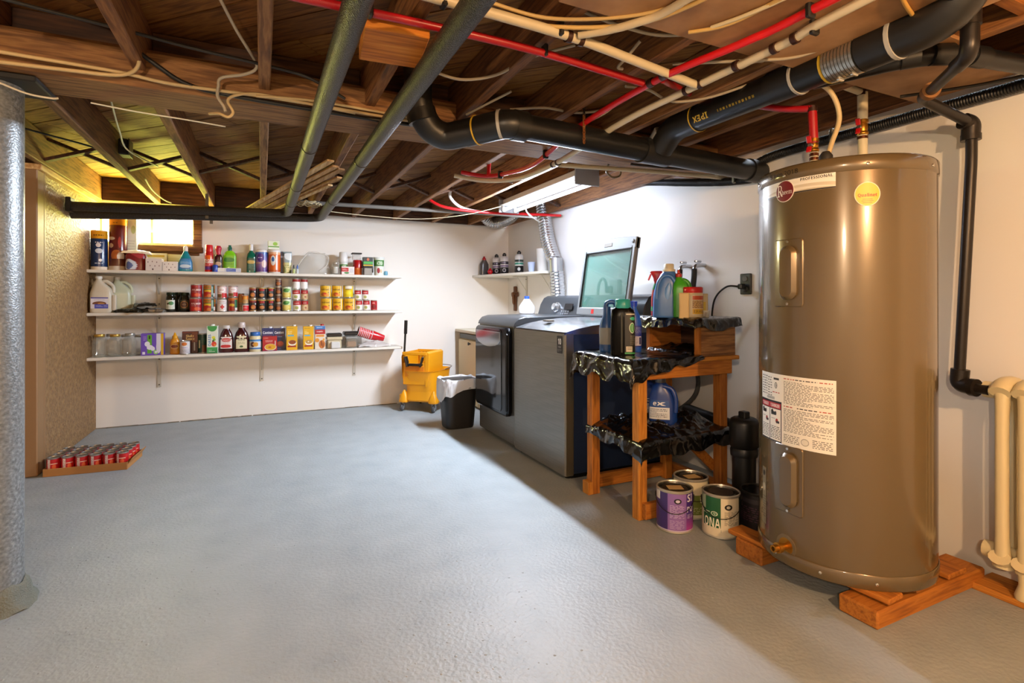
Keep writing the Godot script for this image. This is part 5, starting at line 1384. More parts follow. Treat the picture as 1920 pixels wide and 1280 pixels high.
	print_tex("soupred", 256, 128, "b5161c", [["r", .385, 0, .085, 1, "e3d9d2"], ["n", .39, .1, .075, .8, "b8707a", 9], ["r", .47, .72, .2, .28, "2a1210"], ["e", .56, .55, .05, .18, "d85a2a"], ["r", .47, .3, .18, .06, "e8c8b0"], ["r", .80, 0, .1, 1, "e3d9d2"], ["r", 0, .0, 1, .03, "8a1216"]])
	var rn := ["front", "second", "third", "back"]
	var cn := ["leftmost", "second from the left", "third from the left", "third from the right", "second from the right", "rightmost"]
	for r in 4:
		for c in 6:
			var p := T + Vector3(-.177 + .0708 * c, .0065, .108 - .072 * r).rotated(Vector3.UP, yaw)
			can("soup_can", "red and white soup can in the tray's %s row, %s" % [rn[r], cn[c]], "can", "soup cans in the cardboard tray", p, .033, .1, "soupred", rng.randf_range(-.5, .5), "1d1c1b")

func can(called: String, label: String, cat: String, group: String, p: Vector3, r: float, h: float, tex: String, turn := 0.0, top := "c9c6be") -> Node3D:
	var t := thing(called, label, cat, p, turn, group)
	var key := "can%.3f_%.3f" % [r, h]
	if not shapes.has(key):
		shapes[key] = [mb().lathe([Vector2(.001, .001), Vector2(r * .93, 0), Vector2(r, .003), Vector2(r * .965, .007), Vector2(r * .965, h - .007), Vector2(r, h - .004), Vector2(r, h)], 24).mesh(),
			mb().lathe([Vector2(r * .985, .007), Vector2(r * .985, h - .007)], 24).mesh(),
			mb().lathe([Vector2(r, h), Vector2(r * .95, h + .001), Vector2(r * .92, h - .004), Vector2(r * .6, h - .003), Vector2(r * .55, h - .004), Vector2(.001, h - .004)], 24).mesh()]
	part(t, "can_body", shapes[key][0], M("b9b6ae", .28, .85))
	part(t, "paper_label", shapes[key][1], label_mat(tex, .35))
	part(t, "lid", shapes[key][2], M(top if top != "1d1c1b" else "8d8a86", .28, .85))
	return t

func build_bucket() -> void:
	var yel := M("e2990e", .42)
	var blk := M("161412", .4)
	var t := thing("mop_bucket", "yellow wheeled mop bucket with wringer and black lever against the back wall", "mop bucket", V(1.49, 0, 5.08), -.74)
	# local: x across the front (0.36), z towards the viewer, length along -z
	var Y := [[.10, .165, .215], [.115, .175, .225], [.20, .155, .20], [.36, .172, .222], [.385, .178, .228]]
	var S := []
	for q in Y: S.append([q[0], q[1], q[2], 5.0])
	part(t, "bucket_body", mb().loft(S, 36, -PI, PI, false).fan(ring_of(.10, .165, .215, 5.0), Vector3.DOWN), yel)
	var inn := []
	for q in [[.386, .182, .232], [.388, .170, .220], [.36, .164, .214], [.14, .15, .2]]: inn.append([q[0], q[1], q[2], 5.0])
	part(t, "bucket_rim", mb().loft(inn, 36, -PI, PI, false), yel)
	part(t, "base_skirt", mb().extrude(rounded(.42, .07, .02, 4), -.2, .2, .01), yel, Vector3(0, .125, 0))
	for s in [-1.0, 1.0]:
		for z in [-1.0, 1.0]:
			part(t, "corner_foot", mb().loft([[.085, .045, .045, 3], [.10, .05, .05, 3], [.145, .035, .035, 3], [.2, .008, .01, 2]], 14), yel, Vector3(s * .155, 0, z * .19))
			var w := part(t, "caster", mb().lathe([Vector2(.008, -.011), Vector2(.026, -.012), Vector2(.033, -.006), Vector2(.033, .006), Vector2(.026, .012), Vector2(.008, .011)], 20), M("3f3f40", .5), Vector3(s * .165, .034, z * .195 + .02), Vector3(0, 0, PI / 2))
			part(w, "wheel_disc", mb().lathe([Vector2(.001, -.014), Vector2(.018, -.013), Vector2(.018, .013), Vector2(.001, .014)], 16), M("b4b6b8", .35, .7))
			part(t, "caster_fork", mb().box(Vector3(s * .165 - .018, .06, z * .195 + .01), Vector3(.004, .06, .028), .001).box(Vector3(s * .165 + .018, .06, z * .195 + .01), Vector3(.004, .06, .028), .001).box(Vector3(s * .165, .09, z * .195), Vector3(.045, .008, .04), .002), M("a9abad", .3, .8))
	# wringer sits at the front-left end, its open mouth up
	var wr := part(t, "wringer", mb(), yel)
	var m := mb()
	m.extrude(PackedVector2Array([Vector2(-.145, .26), Vector2(-.165, .34), Vector2(-.175, .52), Vector2(-.16, .565), Vector2(-.155, .565), Vector2(-.155, .26)]), -.10, .215, .004)
	m.extrude(PackedVector2Array([Vector2(.085, .24), Vector2(.115, .34), Vector2(.12, .56), Vector2(.095, .575), Vector2(.075, .565), Vector2(.075, .24)]), -.10, .215, .004)
	m.box(Vector3(-.035, .42, -.10), Vector3(.25, .30, .012), .004)
	m.box(Vector3(-.035, .555, .21), Vector3(.26, .03, .02), .004)
	m.box(Vector3(-.035, .36, .205), Vector3(.25, .21, .012), .004)
	wr.mesh = m.mesh()
	part(wr, "press_plate", mb().box(Vector3(-.035, .385, .212), Vector3(.20, .10, .008), .002), M("cf7a08", .45))
	part(wr, "mechanism", mb().bar(Vector3(-.13, .525, .216), Vector3(-.10, .43, .222), .045, .016, .003).bar(Vector3(.055, .525, .216), Vector3(.03, .43, .222), .045, .016, .003).bar(Vector3(-.12, .45, .220), Vector3(.05, .45, .220), .034, .02, .003), blk)
	var ribs := mb()
	for i in 6: ribs.box(Vector3(-.13 + .038 * i, .50, -.088), Vector3(.012, .10, .008), .002)
	part(wr, "drain_slats", ribs, M("b97a08", .5))
	part(t, "lever", mb().bar(Vector3(-.185, .40, .10), Vector3(-.19, .56, .13), .022, .014, .003).bar(Vector3(-.19, .55, .128), Vector3(-.155, .86, .16), .018, .012, .002), blk)
	part(t, "lever_grip", mb().tube([Vector3(-.166, .74, .148), Vector3(-.154, .87, .161)], .016, 12), blk)
	part(t, "carry_handle", mb().tube(smooth([Vector3(-.175, .385, -.02), Vector3(-.17, .40, -.2), Vector3(0, .405, -.245), Vector3(.17, .40, -.2), Vector3(.18, .385, -.02)], 6), .004, 8), M("8f9092", .3, .85))
	# hazard mark on the side
	part(t, "warning_print", mb().extrude(PackedVector2Array([Vector2(-.02, .02), Vector2(.02, .02), Vector2(0, .09)]), 0, .001).box(Vector3(0, .0, .0005), Vector3(.03, .02, .001)).box(Vector3(0, -.03, .0005), Vector3(.035, .03, .001)), blk, Vector3(.178, .24, .02), Vector3(0, PI / 2, 0))

func ring_of(y: float, rx: float, rz: float, p: float) -> Array:
	var o := []
	for j in 36:
		var a := TAU * j / 36
		o.append(Vector3(rx * signf(sin(a)) * pow(absf(sin(a)), 2.0 / p), y, rz * signf(cos(a)) * pow(absf(cos(a)), 2.0 / p)))
	return o

const T1 := 1.309
const T2 := .967
const T3 := .613

func carton(called: String, label: String, cat: String, p: Vector3, w: float, h: float, dep: float, tex: String, turn := 0.0, group := "", capcol := "") -> Node3D:
	var t := thing(called, label, cat, p, turn, group)
	part(t, "carton", mb().box(Vector3(0, h / 2, 0), Vector3(w, h, dep), .0015), label_mat(tex, .4))
	if capcol: part(t, "cap", mb().lathe([Vector2(.016, h - .001), Vector2(.016, h + .012), Vector2(.014, h + .014), Vector2(.001, h + .014)], 16, Vector3(w * .22, 0, 0)), M(capcol, .4))
	return t

func lofted(called: String, label: String, cat: String, p: Vector3, secs: Array, mat: Material, tex := "", y0 := 0.0, y1 := 0.0, turn := 0.0, wrap := 1.25) -> Node3D:
	var t := thing(called, label, cat, p, turn)
	part(t, "bottle_body", mb().loft(secs, 24), mat)
	if tex:
		# the same sections between y0 and y1, a hair larger
		var L := []
		for y in [y0, lerpf(y0, y1, .33), lerpf(y0, y1, .66), y1]:
			for i in secs.size() - 1:
				if secs[i + 1][0] >= y or i == secs.size() - 2:
					var f: float = clampf((y - secs[i][0]) / maxf(secs[i + 1][0] - secs[i][0], 1e-5), 0, 1)
					L.append([y, lerpf(secs[i][1], secs[i + 1][1], f) + .0008, lerpf(secs[i][2], secs[i + 1][2], f) + .0008, lerpf(secs[i][3] if secs[i].size() > 3 else 2.0, secs[i + 1][3] if secs[i + 1].size() > 3 else 2.0, f)])
					break
		part(t, "label", mb().loft(L, 18, -wrap, wrap, false), label_mat(tex, .35))
	return t

func build_shelves() -> void:
	var wb := M("d8d2c6", .5)
	var k := 0
	for y in [T1, T2, T3]:
		var s := thing("wall_shelf", ["long white shelf on the back wall, topmost of three, holding cleaning supplies", "long white shelf on the back wall, middle of three, holding tinned food", "long white shelf on the back wall, lowest of three, holding jars and cartons"][k], "shelf", V(0, y - .0245, 5.275), 0.0, "pantry shelves")
		part(s, "board", mb().box(Vector3(.005, .012, 0), Vector3(2.49, .024, .27), .003), wb)
		for x in [-.80, .0, .83]: bracket(s, Vector3(x, 0, -.135), 0.0, .22, .27)
		k += 1
	shelf_top()
	shelf_middle()
	shelf_low()
	corner_items()

func roll(label: String, p: Vector3, r: float, h: float, c1: String, tex: String) -> void:
	var t := thing("paper_towel_pack", label, "paper towels", p)
	part(t, "roll", mb().lathe([Vector2(.001, 0), Vector2(r * .97, 0), Vector2(r * .98, .006), Vector2(r * .98, h - .006), Vector2(r * .95, h), Vector2(.02, h), Vector2(.02, h - .01)], 28), M("ddd6c9", .8))
	part(t, "printed_wrap", mb().lathe([Vector2(r * .99, h * .08), Vector2(r, h * .1), Vector2(r, h * .97), Vector2(r * .97, h * .985)], 28), label_mat(tex, .22))

func shelf_top() -> void:
	print_tex("wrapblue", 256, 256, "16305c", [["r", 0, 0, 1, .22, "c8901c"], ["n", .42, .1, .2, .06, "3a2a10", 1], ["e", .52, .4, .05, .06, "d8d4d8"], ["e", .53, .56, .07, .07, "c9d2dc"], ["n", .46, .3, .14, .06, "d4dae4", 1], ["e", .56, .82, .035, .04, "dfe6ee"], ["n", .45, .88, .15, .06, "c0cada", 1], ["r", .62, .3, .012, .6, "aeb9cc"]])
	print_tex("wrapmaroon", 256, 256, "5a1a1a", [["r", 0, 0, 1, .14, "c88420"], ["n", .44, .08, .12, .03, "3a2410", 1], ["e", .40, .42, .08, .035, "b8b0b0"], ["e", .40, .57, .05, .05, "c9a890"], ["e", .5, .78, .10, .12, "b5632c"], ["e", .58, .8, .07, .1, "d8d2cc"], ["e", .56, .5, .03, .12, "a03a34"], ["g", .3, .85, .4, .15, "5a2a1c", "7a4a34"]])
	roll("navy and gold pack of paper towels at the top shelf's left end", V(-1.18, T1, 5.24), .056, .316, "16305c", "wrapblue")
	roll("tall maroon pack of paper towels on the top shelf, in front of the window", V(-1.06, T1, 5.26), .062, .424, "5a1a1a", "wrapmaroon")
	# clear pack behind
	print_tex("clearpack", 128, 256, "dfe2d8", [["g", 0, 0, 1, 1, "e9ecdf", "c9cdc4"], ["r", .0, .02, .3, .1, "9fb45a"], ["e", .75, .2, .2, .08, "b8c88a"], ["n", .1, .4, .8, .3, "b9bcb4", 6]])
	carton("paper_towel_pack", "clear-wrapped white pack standing behind the maroon paper towels", "paper towels", V(-.985, T1, 5.34), .085, .43, .09, "clearpack")
	# toilet paper bag
	print_tex("tpwrap", 128, 128, "7a1a20", [["r", .68, 0, .32, 1, "d4ccc6"], ["e", .42, .68, .1, .12, "c9d0dc"], ["e", .42, .68, .06, .07, "5a6a9c"], ["e", .55, .3, .1, .25, "a8343a"], ["r", 0, .9, 1, .1, "ddd6ce"]])
	var t := thing("toilet_paper_pack", "red and white pack of rolls with crumpled plastic on top, beside the maroon paper towels", "paper pack", V(-.93, T1, 5.22), .1)
	part(t, "pack", mb().loft([[0, .070, .055, 3.2], [.008, .074, .058, 3.4], [.12, .074, .058, 3.2], [.148, .06, .048, 2.6], [.156, .03, .03, 2]], 24), label_mat("tpwrap", .25))
	part(t, "crumpled_wrap", drape(-.07, .07, -.04, .04, .150, .02, 41, .03, [1, 1, 1, 1]), plast("ded8d0", .4, .15))
	# tissues
	print_tex("tissue", 128, 64, "d9d0c8", [["e", .15, .3, .03, .06, "6a4a48"], ["e", .42, .25, .03, .06, "7a5a50"], ["e", .7, .3, .03, .06, "6a4a48"], ["e", .28, .6, .03, .06, "7a5a50"], ["e", .58, .62, .03, .06, "6a4a48"], ["e", .85, .6, .03, .06, "7a5a50"], ["e", .45, .9, .05, .07, "3a2a2a"]])
	carton("tissue_box", "white dotted tissue box, taller of the pair on the top shelf", "tissue box", V(-.80, T1, 5.20), .112, .100, .11, "tissue", 0.0, "dotted tissue boxes")
	carton("tissue_box", "white dotted tissue box, lower of the pair, beside the teal soap bottle", "tissue box", V(-.688, T1, 5.20), .106, .078, .11, "tissue", 0.0, "dotted tissue boxes")
	print_tex("yellowstripe", 64, 64, "ddd6b4", [["r", .0, .1, .9, .12, "c9a832"], ["r", .05, .4, .9, .12, "c9a832"], ["r", 0, .7, 1, .12, "c9a832"]])
	carton("tissue_box", "pale box with yellow stripes standing behind the dotted tissue boxes", "box", V(-.80, T1, 5.34), .14, .155, .09, "yellowstripe")
	print_tex("paleolive", 32, 32, "b9b27c", [["r", 0, 0, 1, .2, "c4bd8a"]])
	carton("storage_box", "pale olive box behind the second tissue box, under the window sill", "box", V(-.66, T1, 5.34), .13, .15, .08, "paleolive")
	# soap bottle
	print_tex("teallab", 96, 96, "2a6a9c", [["e", .5, .35, .36, .28, "3c82b8"], ["e", .5, .72, .3, .16, "b8c8d4"], ["n", .25, .3, .5, .2, "d4e4ee", 3]])
	t = lofted("soap_bottle", "teal dish soap bottle with a white cap below the window sill", "bottle", V(-.583, T1, 5.21), [[0, .046, .026, 3], [.008, .052, .03, 3], [.08, .05, .03, 2.6], [.13, .034, .024, 2.2], [.165, .017, .016, 2], [.175, .015, .015, 2]], M("1c7d8a", .15), "teallab", .02, .11)
	part(t, "cap", mb().lathe([Vector2(.016, .172), Vector2(.018, .176), Vector2(.016, .21), Vector2(.009, .215), Vector2(.001, .222)], 16), M("dcdcd4", .4))
	# spray can and bottles
	print_tex("redspray", 96, 192, "b8141a", [["r", 0, .38, 1, .2, "d8c4b8"], ["s", "Oil", .5, .46, .12, .3, "b8141a"], ["e", .5, .3, .16, .1, "d8601c"], ["r", 0, .74, 1, .16, "5a2a7a"], ["n", .3, .6, .4, .12, "e8d8d0", 3]])
	t = thing("spray_can", "red aerosol can on the top shelf, right of the window", "spray can", V(-.41, T1, 5.2))
	part(t, "can_body", mb().lathe([Vector2(.001, 0), Vector2(.030, 0), Vector2(.032, .004), Vector2(.032, .165), Vector2(.027, .178)], 22), label_mat("redspray", .25))
	part(t, "cap", mb().lathe([Vector2(.029, .176), Vector2(.029, .226), Vector2(.026, .232), Vector2(.001, .232)], 22), M("c2161c", .3))
	print_tex("redlab", 64, 96, "2a1014", [["e", .5, .4, .3, .2, "b89a80"], ["n", .2, .65, .6, .25, "a87a70", 4]])
	t = lofted("shampoo_bottle", "dark bottle with a crimson cap, behind the red aerosol can", "bottle", V(-.342, T1, 5.24), [[0, .028, .022, 3], [.006, .031, .025, 3], [.13, .030, .025, 2.6], [.155, .022, .02, 2.2]], M("3a0c14", .2), "redlab", .02, .11)
	part(t, "cap", mb().lathe([Vector2(.021, .152), Vector2(.017, .172), Vector2(.024, .20), Vector2(.025, .215), Vector2(.016, .232), Vector2(.001, .234)], 18), M("b01838", .35))
	print_tex("greenlab", 64, 96, "6fae1c", [["e", .45, .35, .3, .2, "2f7a24"], ["n", .3, .62, .4, .2, "2f6a1c", 3]])
	t = lofted("shampoo_bottle", "lime green bottle with a dark teal pump neck, behind the flat blue and white box", "bottle", V(-.257, T1, 5.29), [[0, .048, .026, 3.2], [.008, .052, .03, 3.4], [.15, .052, .03, 3.2], [.185, .035, .025, 2.4], [.198, .016, .015, 2]], M("7cc41e", .2), "greenlab", .05, .15)
	part(t, "cap", mb().lathe([Vector2(.017, .196), Vector2(.018, .225), Vector2(.012, .23), Vector2(.011, .245), Vector2(.001, .247)], 16), M("175a4a", .35))
	print_tex("flatbox", 128, 32, "b8bcc8", [["r", .38, .1, .42, .8, "4a64a8"], ["n", .42, .3, .3, .4, "c9d2e8", 2], ["r", 0, 0, .3, .9, "d8d4cc"]])
	carton("flat_box", "flat blue and white box lying before the lime green bottle", "box", V(-.255, T1, 5.185), .178, .036, .06, "flatbox")
	t = thing("round_tin", "small round blue tin beside the red aerosol can", "tin", V(-.362, T1, 5.165))
	part(t, "tin", mb().lathe([Vector2(.001, 0), Vector2(.021, 0), Vector2(.022, .004), Vector2(.022, .05), Vector2(.018, .06), Vector2(.001, .062)], 18), M("1f3f9c", .3))
	print_tex("mouthlab", 64, 96, "1c4a3a", [["e", .5, .3, .35, .14, "b89a50"], ["n", .2, .45, .6, .4, "7aa088", 6]])
	t = lofted("mouthwash_bottle", "dark green mouthwash bottle with a white cap on the top shelf", "bottle", V(-.086, T1, 5.23), [[0, .033, .022, 3.4], [.006, .036, .026, 3.6], [.14, .036, .026, 3.6], [.17, .03, .022, 2.6], [.19, .015, .015, 2], [.2, .014, .014, 2]], M("0f5a44", .12), "mouthlab", .02, .13)
	part(t, "cap", mb().lathe([Vector2(.016, .198), Vector2(.0165, .25), Vector2(.014, .256), Vector2(.001, .256)], 16), M("dcdad8", .4))
	print_tex("wipespurple", 256, 128, "5c3f8a", [["g", 0, 0, 1, .5, "2f5fa8", "8a6aa8"], ["g", 0, .5, 1, .5, "9a7a9a", "4a2a7a"], ["e", .47, .28, .09, .22, "4a2a7c"], ["n", .41, .25, .1, .08, "e8e0ee", 1], ["r", .35, .55, .12, .03, "d8b060"], ["e", .56, .6, .06, .2, "cfb8b0"]])
	print_tex("wipesorange", 256, 128, "cc5a14", [["r", 0, 0, 1, .12, "e0a880"], ["e", .46, .42, .07, .26, "d8d4cc"], ["e", .46, .36, .04, .12, "2f5f9c"], ["r", .53, .15, .05, .75, "d8cfc8"], ["r", 0, .9, 1, .1, "b34a10"]])
	var wk := 0
	for q in [[0.0, 5.24, "wipespurple", "purple and blue tub of wipes beside the mouthwash bottle", .054, .213], [.103, 5.215, "wipesorange", "orange tub of wipes with a small box on its lid", .050, .214]]:
		t = thing("wipes_tub", q[3], "tub", V(q[0], T1, q[1]))
		part(t, "tub_body", mb().lathe([Vector2(.001, 0), Vector2(q[4] - .003, 0), Vector2(q[4], .004), Vector2(q[4], q[5] - .022)], 26), M("d6d2cc", .4))
		part(t, "label", mb().lathe([Vector2(q[4] + .0008, .012), Vector2(q[4] + .0008, q[5] - .026)], 26), label_mat(q[2], .3))
		part(t, "lid", mb().lathe([Vector2(q[4], q[5] - .023), Vector2(q[4] + .001, q[5] - .018), Vector2(q[4] - .002, q[5] - .004), Vector2(q[4] - .008, q[5]), Vector2(.001, q[5])], 26), M("dedad4", .4))
	print_tex("topbox", 64, 64, "d9ddc4", [["r", 0, .65, 1, .12, "4a9a2c"], ["e", .65, .35, .22, .22, "8fbf4a"], ["r", 0, .78, 1, .22, "dde2d2"]])
	carton("small_box", "small white and green box on top of the orange wipes tub", "box", V(.095, T1 + .214, 5.215), .092, .078, .06, "topbox", .05)
	print_tex("navybox", 16, 64, "1c2a4a", [["r", 0, .2, 1, .1, "7a8aa8"]])
	carton("slim_box", "slim navy box between the orange tub and the foil bag", "box", V(.166, T1, 5.25), .026, .200, .07, "navybox")
	print_tex("foilbag", 96, 192, "9aa6a8", [["e", .3, .2, .2, .12, "5a6a70"], ["e", .6, .3, .2, .14, "dfe6e8"], ["e", .8, .25, .12, .18, "4a90b8"], ["r", .0, .5, 1, .5, "c9c48a"], ["e", .3, .7, .18, .12, "7a8a4a"], ["e", .7, .8, .2, .12, "3a4a3a"], ["n", .1, .55, .8, .4, "8a8a5a", 7]])
	t = thing("snack_bag", "shiny silver and yellow bag standing right of the orange wipes tub", "bag", V(.21, T1, 5.21))
	part(t, "bag", mb().loft([[0, .033, .022, 3], [.01, .035, .024, 3], [.1, .035, .026, 2.6], [.18, .036, .012, 3], [.2, .037, .002, 4]], 22), label_mat("foilbag", .2))
	# cloudy plastic bag with droppers
	t = thing("plastic_bag", "cloudy clear plastic bag slumped on the top shelf above the middle bracket", "plastic bag", V(.435, T1, 5.28))
	var cl := glass("d8d4ca", .38)
	part(t, "bag", mb().loft([[0, .17, .06, 2.4], [.015, .175, .062, 2.2], [.06, .15, .055, 2], [.12, .12, .045, 2.2, .01], [.18, .095, .03, 2.4, .02], [.205, .08, .01, 3, .03]], 30), cl)
	part(t, "bag_fold", mb().tube(smooth([Vector3(-.16, .03, .06), Vector3(-.12, .10, .055), Vector3(-.07, .17, .04), Vector3(-.03, .205, .02), Vector3(.06, .20, .02), Vector3(.13, .17, .03), Vector3(.12, .09, .055), Vector3(.05, .03, .065)], 5), .007, 7), cl)
	var dropn := 0
	for q in [[.262, "2a3a34", "small dropper bottle with a dark cap before the plastic bag", .012], [.292, "2f5aa8", "small dropper bottle with a blue cap before the plastic bag", .011]]:
		t = thing("dropper_bottle", q[2], "bottle", V(q[0], T1, 5.165))
		part(t, "bottle_body", mb().lathe([Vector2(.001, 0), Vector2(q[3], 0), Vector2(q[3], .035), Vector2(.006, .045)], 14), plast("b8c27a" if dropn == 0 else "c0c8cc", .4))
		part(t, "cap", mb().lathe([Vector2(.007, .044), Vector2(.007, .062), Vector2(.003, .078), Vector2(.001, .08)], 12), M(q[1], .4))
		dropn += 1
	# jars and tubs
	glass_jar("small glass jar of white pieces right of the plastic bag", V(.626, T1, 5.20), .034, .112, "b9b4a8", "c9c4b8")
	print_tex("yogurt", 256, 128, "d8dccf", [["r", 0, .1, 1, .36, "3f7a34"], ["s", "ACTIVIA", .5, .28, .2, .2, "eef2e6"], ["s", "ACTIVIA", .0, .28, .2, .2, "eef2e6"], ["e", .46, .72, .05, .16, "9c2f3a"], ["e", .55, .75, .04, .12, "c9b090"]])
	yog("green and white yogurt tub under an upturned white tub", V(.712, T1, 5.28), .04, .125, false)
	t = thing("plastic_tub", "white plastic tub standing upturned on a yogurt tub", "tub", V(.709, T1 + .126, 5.28))
	part(t, "tub_body", mb().lathe([Vector2(.043, 0), Vector2(.044, .006), Vector2(.036, .092), Vector2(.033, .095), Vector2(.001, .095)], 24), M("d6d4d0", .4))
	print_tex("redwhite", 128, 64, "d4cfc8", [["r", .0, .15, .55, .5, "b01c24"], ["n", .05, .25, .4, .25, "e8dcd8", 2], ["e", .4, .8, .2, .12, "3a7a34"], ["n", .62, .2, .3, .6, "8a86a0", 5]])
	carton("small_box", "low red and white box in front of the yogurt tubs", "box", V(.735, T1, 5.185), .118, .076, .07, "redwhite")
	t = thing("red_canister", "red lidded canister holding orange spice under a clear box", "canister", V(.838, T1, 5.25))
	part(t, "canister", mb().lathe([Vector2(.001, 0), Vector2(.04, 0), Vector2(.042, .004), Vector2(.042, .07)], 24), M("b3561c", .2))
	part(t, "lid", mb().lathe([Vector2(.043, .068), Vector2(.043, .138), Vector2(.038, .146), Vector2(.001, .147)], 24), M("a01418", .25))
	t = thing("clear_box", "small clear box with a black lid balanced on the red canister", "box", V(.828, T1 + .148, 5.25))
	part(t, "box_body", mb().box(Vector3(0, .028, 0), Vector3(.075, .054, .06), .004), glass("d0ccc4", .3))
	part(t, "lid", mb().box(Vector3(0, .061, 0), Vector3(.095, .014, .075), .004), M("1c1a1a", .35))
	print_tex("stackbox", 96, 96, "1a1c1a", [["r", 0, .5, 1, .3, "2f9a34"], ["e", .5, .25, .14, .18, "b85a2c"], ["r", 0, .88, 1, .12, "d8b020"]])
	carton("tea_box", "small black and green box with a yellow edge stacked on a dark container", "box", V(.927, T1 + .088, 5.21), .092, .086, .06, "stackbox")
	t = thing("dark_container", "dark-lidded clear container under the black and green box", "container", V(.927, T1, 5.21))
	part(t, "container", mb().box(Vector3(0, .036, 0), Vector3(.08, .07, .065), .006), plast("8f8a80", .3))
	part(t, "lid", mb().box(Vector3(0, .079, 0), Vector3(.094, .016, .076), .004), M("1c1b1a", .4))
	for s in [-.044, .044]: part(t, "clip", mb().box(Vector3(s, .05, .03), Vector3(.006, .05, .02), .002), M("1c1b1a", .4))
	yog("green and white yogurt cup at the right end of the top shelf", V(1.035, T1, 5.21), .052, .176, true)
	t = thing("small_bottle", "tiny blue and white bottle at the top shelf's right end", "cap", V(1.10, T1, 5.2))
	part(t, "cap", mb().lathe([Vector2(.001, 0), Vector2(.018, 0), Vector2(.02, .02), Vector2(.016, .042), Vector2(.001, .046)], 16), M("5a92a8", .4))

func yog(label: String, p: Vector3, r: float, h: float, lid: bool) -> void:
	var t := thing("yogurt_tub", label, "tub", p)
	part(t, "tub_body", mb().lathe([Vector2(.001, 0), Vector2(r * .82, 0), Vector2(r * .84, .003), Vector2(r * .98, h - .012)], 24), label_mat("yogurt", .35))
	part(t, "lid", mb().lathe([Vector2(r, h - .014), Vector2(r * 1.04, h - .01), Vector2(r * 1.03, h), Vector2(.001, h)], 24), plast("d2d8d4", .4))

func glass_jar(label: String, p: Vector3, r: float, h: float, fill := "", lidcol := "c2a868", group := "") -> void:
	var t := thing("glass_jar", label, "jar", p, 0.0, group)
	part(t, "jar_body", mb().lathe([Vector2(.001, .003), Vector2(r * .9, 0), Vector2(r, .008), Vector2(r, h * .70), Vector2(r * .93, h * .78), Vector2(r * .72, h * .85), Vector2(r * .70, h * .9)], 24), glass("c8d0c4", .09))
	part(t, "jar_base", mb().lathe([Vector2(.001, .006), Vector2(r * .88, .008), Vector2(r * .8, .013), Vector2(.001, .012)], 20), glass("aab4a6", .25))
	if fill: part(t, "contents", mb().lathe([Vector2(.001, .008), Vector2(r * .93, .01), Vector2(r * .93, h * .66), Vector2(.001, h * .68)], 18), M(fill, .7))
	part(t, "lid", mb().lathe([Vector2(r * .74, h * .88), Vector2(r * .78, h * .89), Vector2(r * .78, h * .985), Vector2(r * .74, h), Vector2(.001, h)], 22), M(lidcol, .3, .7))

